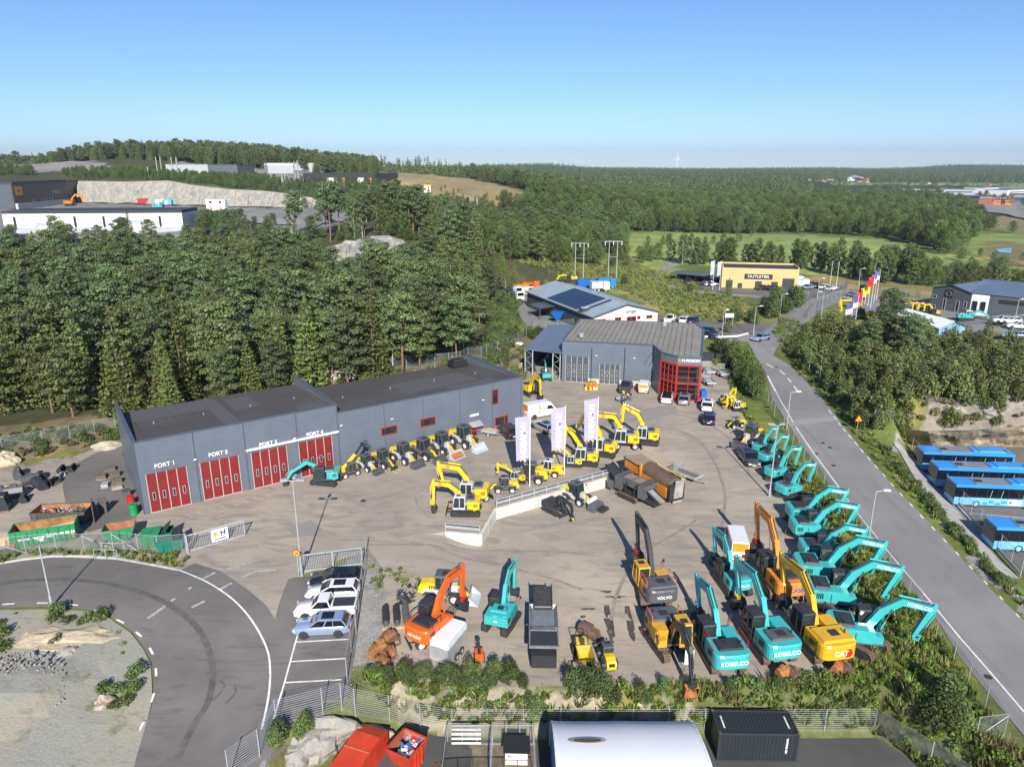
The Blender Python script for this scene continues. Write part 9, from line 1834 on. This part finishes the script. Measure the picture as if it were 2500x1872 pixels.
def tuft(leaf,i,n=34,h=.5):
 r=np.random.RandomState(i);V=[]
 for k in range(n):a=r.uniform(0,6.28);q=r.uniform(0,.28);l=r.uniform(.1,.35);hh=h*r.uniform(.5,1.1);c,s=math.cos(a),math.sin(a);p=np.array([q*c,q*s,0]);w_=.045;w_=.07;V+=[p+[-s*w_,c*w_,0],p+[s*w_,-c*w_,0],p+[c*l+s*.01,s*l,hh],p+[c*l,s*l+.01,hh]]
 me=bpy.data.meshes.new('tuft');me.from_pydata([tuple(v)for v in V],[],[(4*k,4*k+1,4*k+2,4*k+3)for k in range(n)]);me.materials.append(leaf);return me
TF=[tuft(L_GRS,1),tuft(L_GRS,2,h=.4),tuft(L_DRY,3,h=.6),bush(40,L_WIL,.35,.45,5,16,.16),bush(41,leafmat('leaves_weed',(.14,.20,.03),.4,.3),.4,.5,5,16,.16)]
TFG=[TF[0],TF[1],TF[0],TF[2],TF[4]]
def grass(poly,sp,seed,name,label,s0=.7,s1=1.5,pr=None,keep=1.0):
 pr=pr or TFG+[TF[3]];x,y=sample(poly,sp,seed,.6);z=hgt(x,y);ok=rs.rand(len(x))<keep*(.45+1.1*(fbm(x/2.2,y/2.2,3)+.5));scatter(name,label,'grass',np.stack([x,y,z],1)[ok],rs.uniform(s0,s1,ok.sum()),pr,seed=seed,tilt=.25)
grass([(-12.0,47.9),(0,47.7),(10,47.9),(20,48.4),(26.6,49.3),(31,47),(37,41),(37.5,38),(34,38),(31,44),(29.4,46.9),(29,47),(-7,46.9),(-10,46.2)],.34,71,'bank_grass','rough green grass and weeds on the south bank',.8,1.7)
grass([(26.6,49.5),(29,51),(33.0,53.5),(33.3,57.6),(33.5,64),(34.5,72),(35.8,78.8),(36.8,82),(36.9,88),(37.6,96),(37.2,102),(37.1,108.5),(38.5,118),(40.5,127.5),(40.5,140),(44,142),(43,130),(38,112),(38,98),(40,84),(40,72),(39,62),(38,52),(37,44)],.55,72,'bank_grass','rough green grass on the bank between yard and main road',.7,1.4,TFG)
grass([tuple(U(*p)[:2])for p in[(-60,1392),(0,1376),(63,1363),(127,1357),(221,1356),(285,1362),(364,1376),(437,1390),(475,1372),(440,1352),(280,1342),(100,1345),(-60,1350)]],.5,73,'verge_grass','green verge between the green skips and the curve',.6,1.1)
grass([tuple(U(*p)[:2])for p in[(905,1385),(980,1395),(1090,1440),(1060,1450),(960,1420),(900,1450)]],.6,74,'yard_weeds','thin weeds on the gravel by the parking fence',.4,.9,keep=.6)
grass([tuple(U(*p)[:2])for p in[(-60,1482),(0,1486),(130,1486),(210,1492),(300,1535),(345,1600),(330,1680),(250,1730),(200,1650),(180,1560),(0,1520)]],.9,75,'island_weeds','dry weeds scattered over the gravel island',.35,.8,keep=.45)
grass([tuple(W(*p)[:2])for p in[(1880,765),(1905,785),(1885,812),(1910,845),(1940,900),(2000,960),(2090,1060),(2140,1120),(2240,1225),(2340,1325),(2500,1480),(2520,1470),(2330,1290),(2200,1130),(2110,1040),(2010,940),(1960,890),(1925,850),(1960,815),(1990,795)]],.75,76,'roadside_grass','grass verge along the right side of the main road',.7,1.4,keep=.8)
x,y=sample([tuple(W(*p)[:2])for p in[(1250,640),(1400,600),(1440,640),(1600,660),(1720,705),(1890,760),(1800,790),(1640,775),(1600,745),(1500,700),(1330,660)]],1.7,77);z=hgt(x,y);scatter('meadow_grass','tall uneven meadow grass behind the solar hall','grass',np.stack([x,y,z],1),rs.uniform(1.0,2.0,len(x)),[TF[0],TF[0],TF[2],TF[1]],seed=77)
ST_=[]
for i in range(3):
 bm=bmesh.new();bmesh.ops.create_icosphere(bm,subdivisions=1,radius=.12)
 for v_ in bm.verts:v_.co*=rnd.uniform(.6,1.3)
 me=bpy.data.meshes.new('stone');bm.to_mesh(me);bm.free();me.materials.append(mat('stone_grey',(.27,.265,.25),dirt=.4));ST_.append(me)
def stones(poly,sp,seed,name,label,s0,s1,hf=None):
 x,y=sample(poly,sp,seed,.6);z=(hf or hgt)(x,y)+.05;scatter(name,label,'stones',np.stack([x,y,z],1),rs.uniform(s0,s1,len(x))**1.5,ST_,seed=seed,tilt=3)
stones([tuple(U(*p)[:2])for p in[(-60,1590),(60,1590),(140,1590),(160,1640),(150,1700),(60,1720),(-60,1700)]],.33,81,'stone_heap','grey broken stones heaped on the gravel island',.45,1.25,lambda x,y:hgt(x,y)+.8)
stones([(-12.8,46.5),(-9.7,47.5),(-10.7,53),(-13,62),(-14.8,64.5),(-13.9,58),(-13.2,51)],.35,82,'berm_stones','grey crushed stone on the strip beside the parking fence',.35,.8)
stones([U(2225,1090),U(2330,1235),U(2440,1370),U(2560,1490),U(2580,1470),U(2440,1340),U(2310,1190),U(2220,1080)],.6,83,'slope_stones','grey crushed stone on the slope above the bus lot',.6,1.6)
# ================================================================ the air
hz_=MB();M_HZ=bpy.data.materials.new('haze');M_HZ.use_nodes=True;n_=M_HZ.node_tree;n_.nodes.remove(n_.nodes['Principled BSDF'])
pv_=n_.nodes.new('ShaderNodeVolumePrincipled');pv_.inputs['Color'].default_value=(.78,.88,1,1);pv_.inputs['Density'].default_value=.00010;pv_.inputs['Anisotropy'].default_value=.2
n_.links.new(pv_.outputs[0],n_.nodes['Material Output'].inputs['Volume'])
zb_=float(Z.min())-1;hz_.box((0,4700,(zb_+260)/2),(22000,9900,260-zb_),M_HZ);o=link('haze',hz_.mesh('haze'));o['kind']='stuff';o['label']='pale air haze over the whole valley';S.cycles.volume_bounces=0
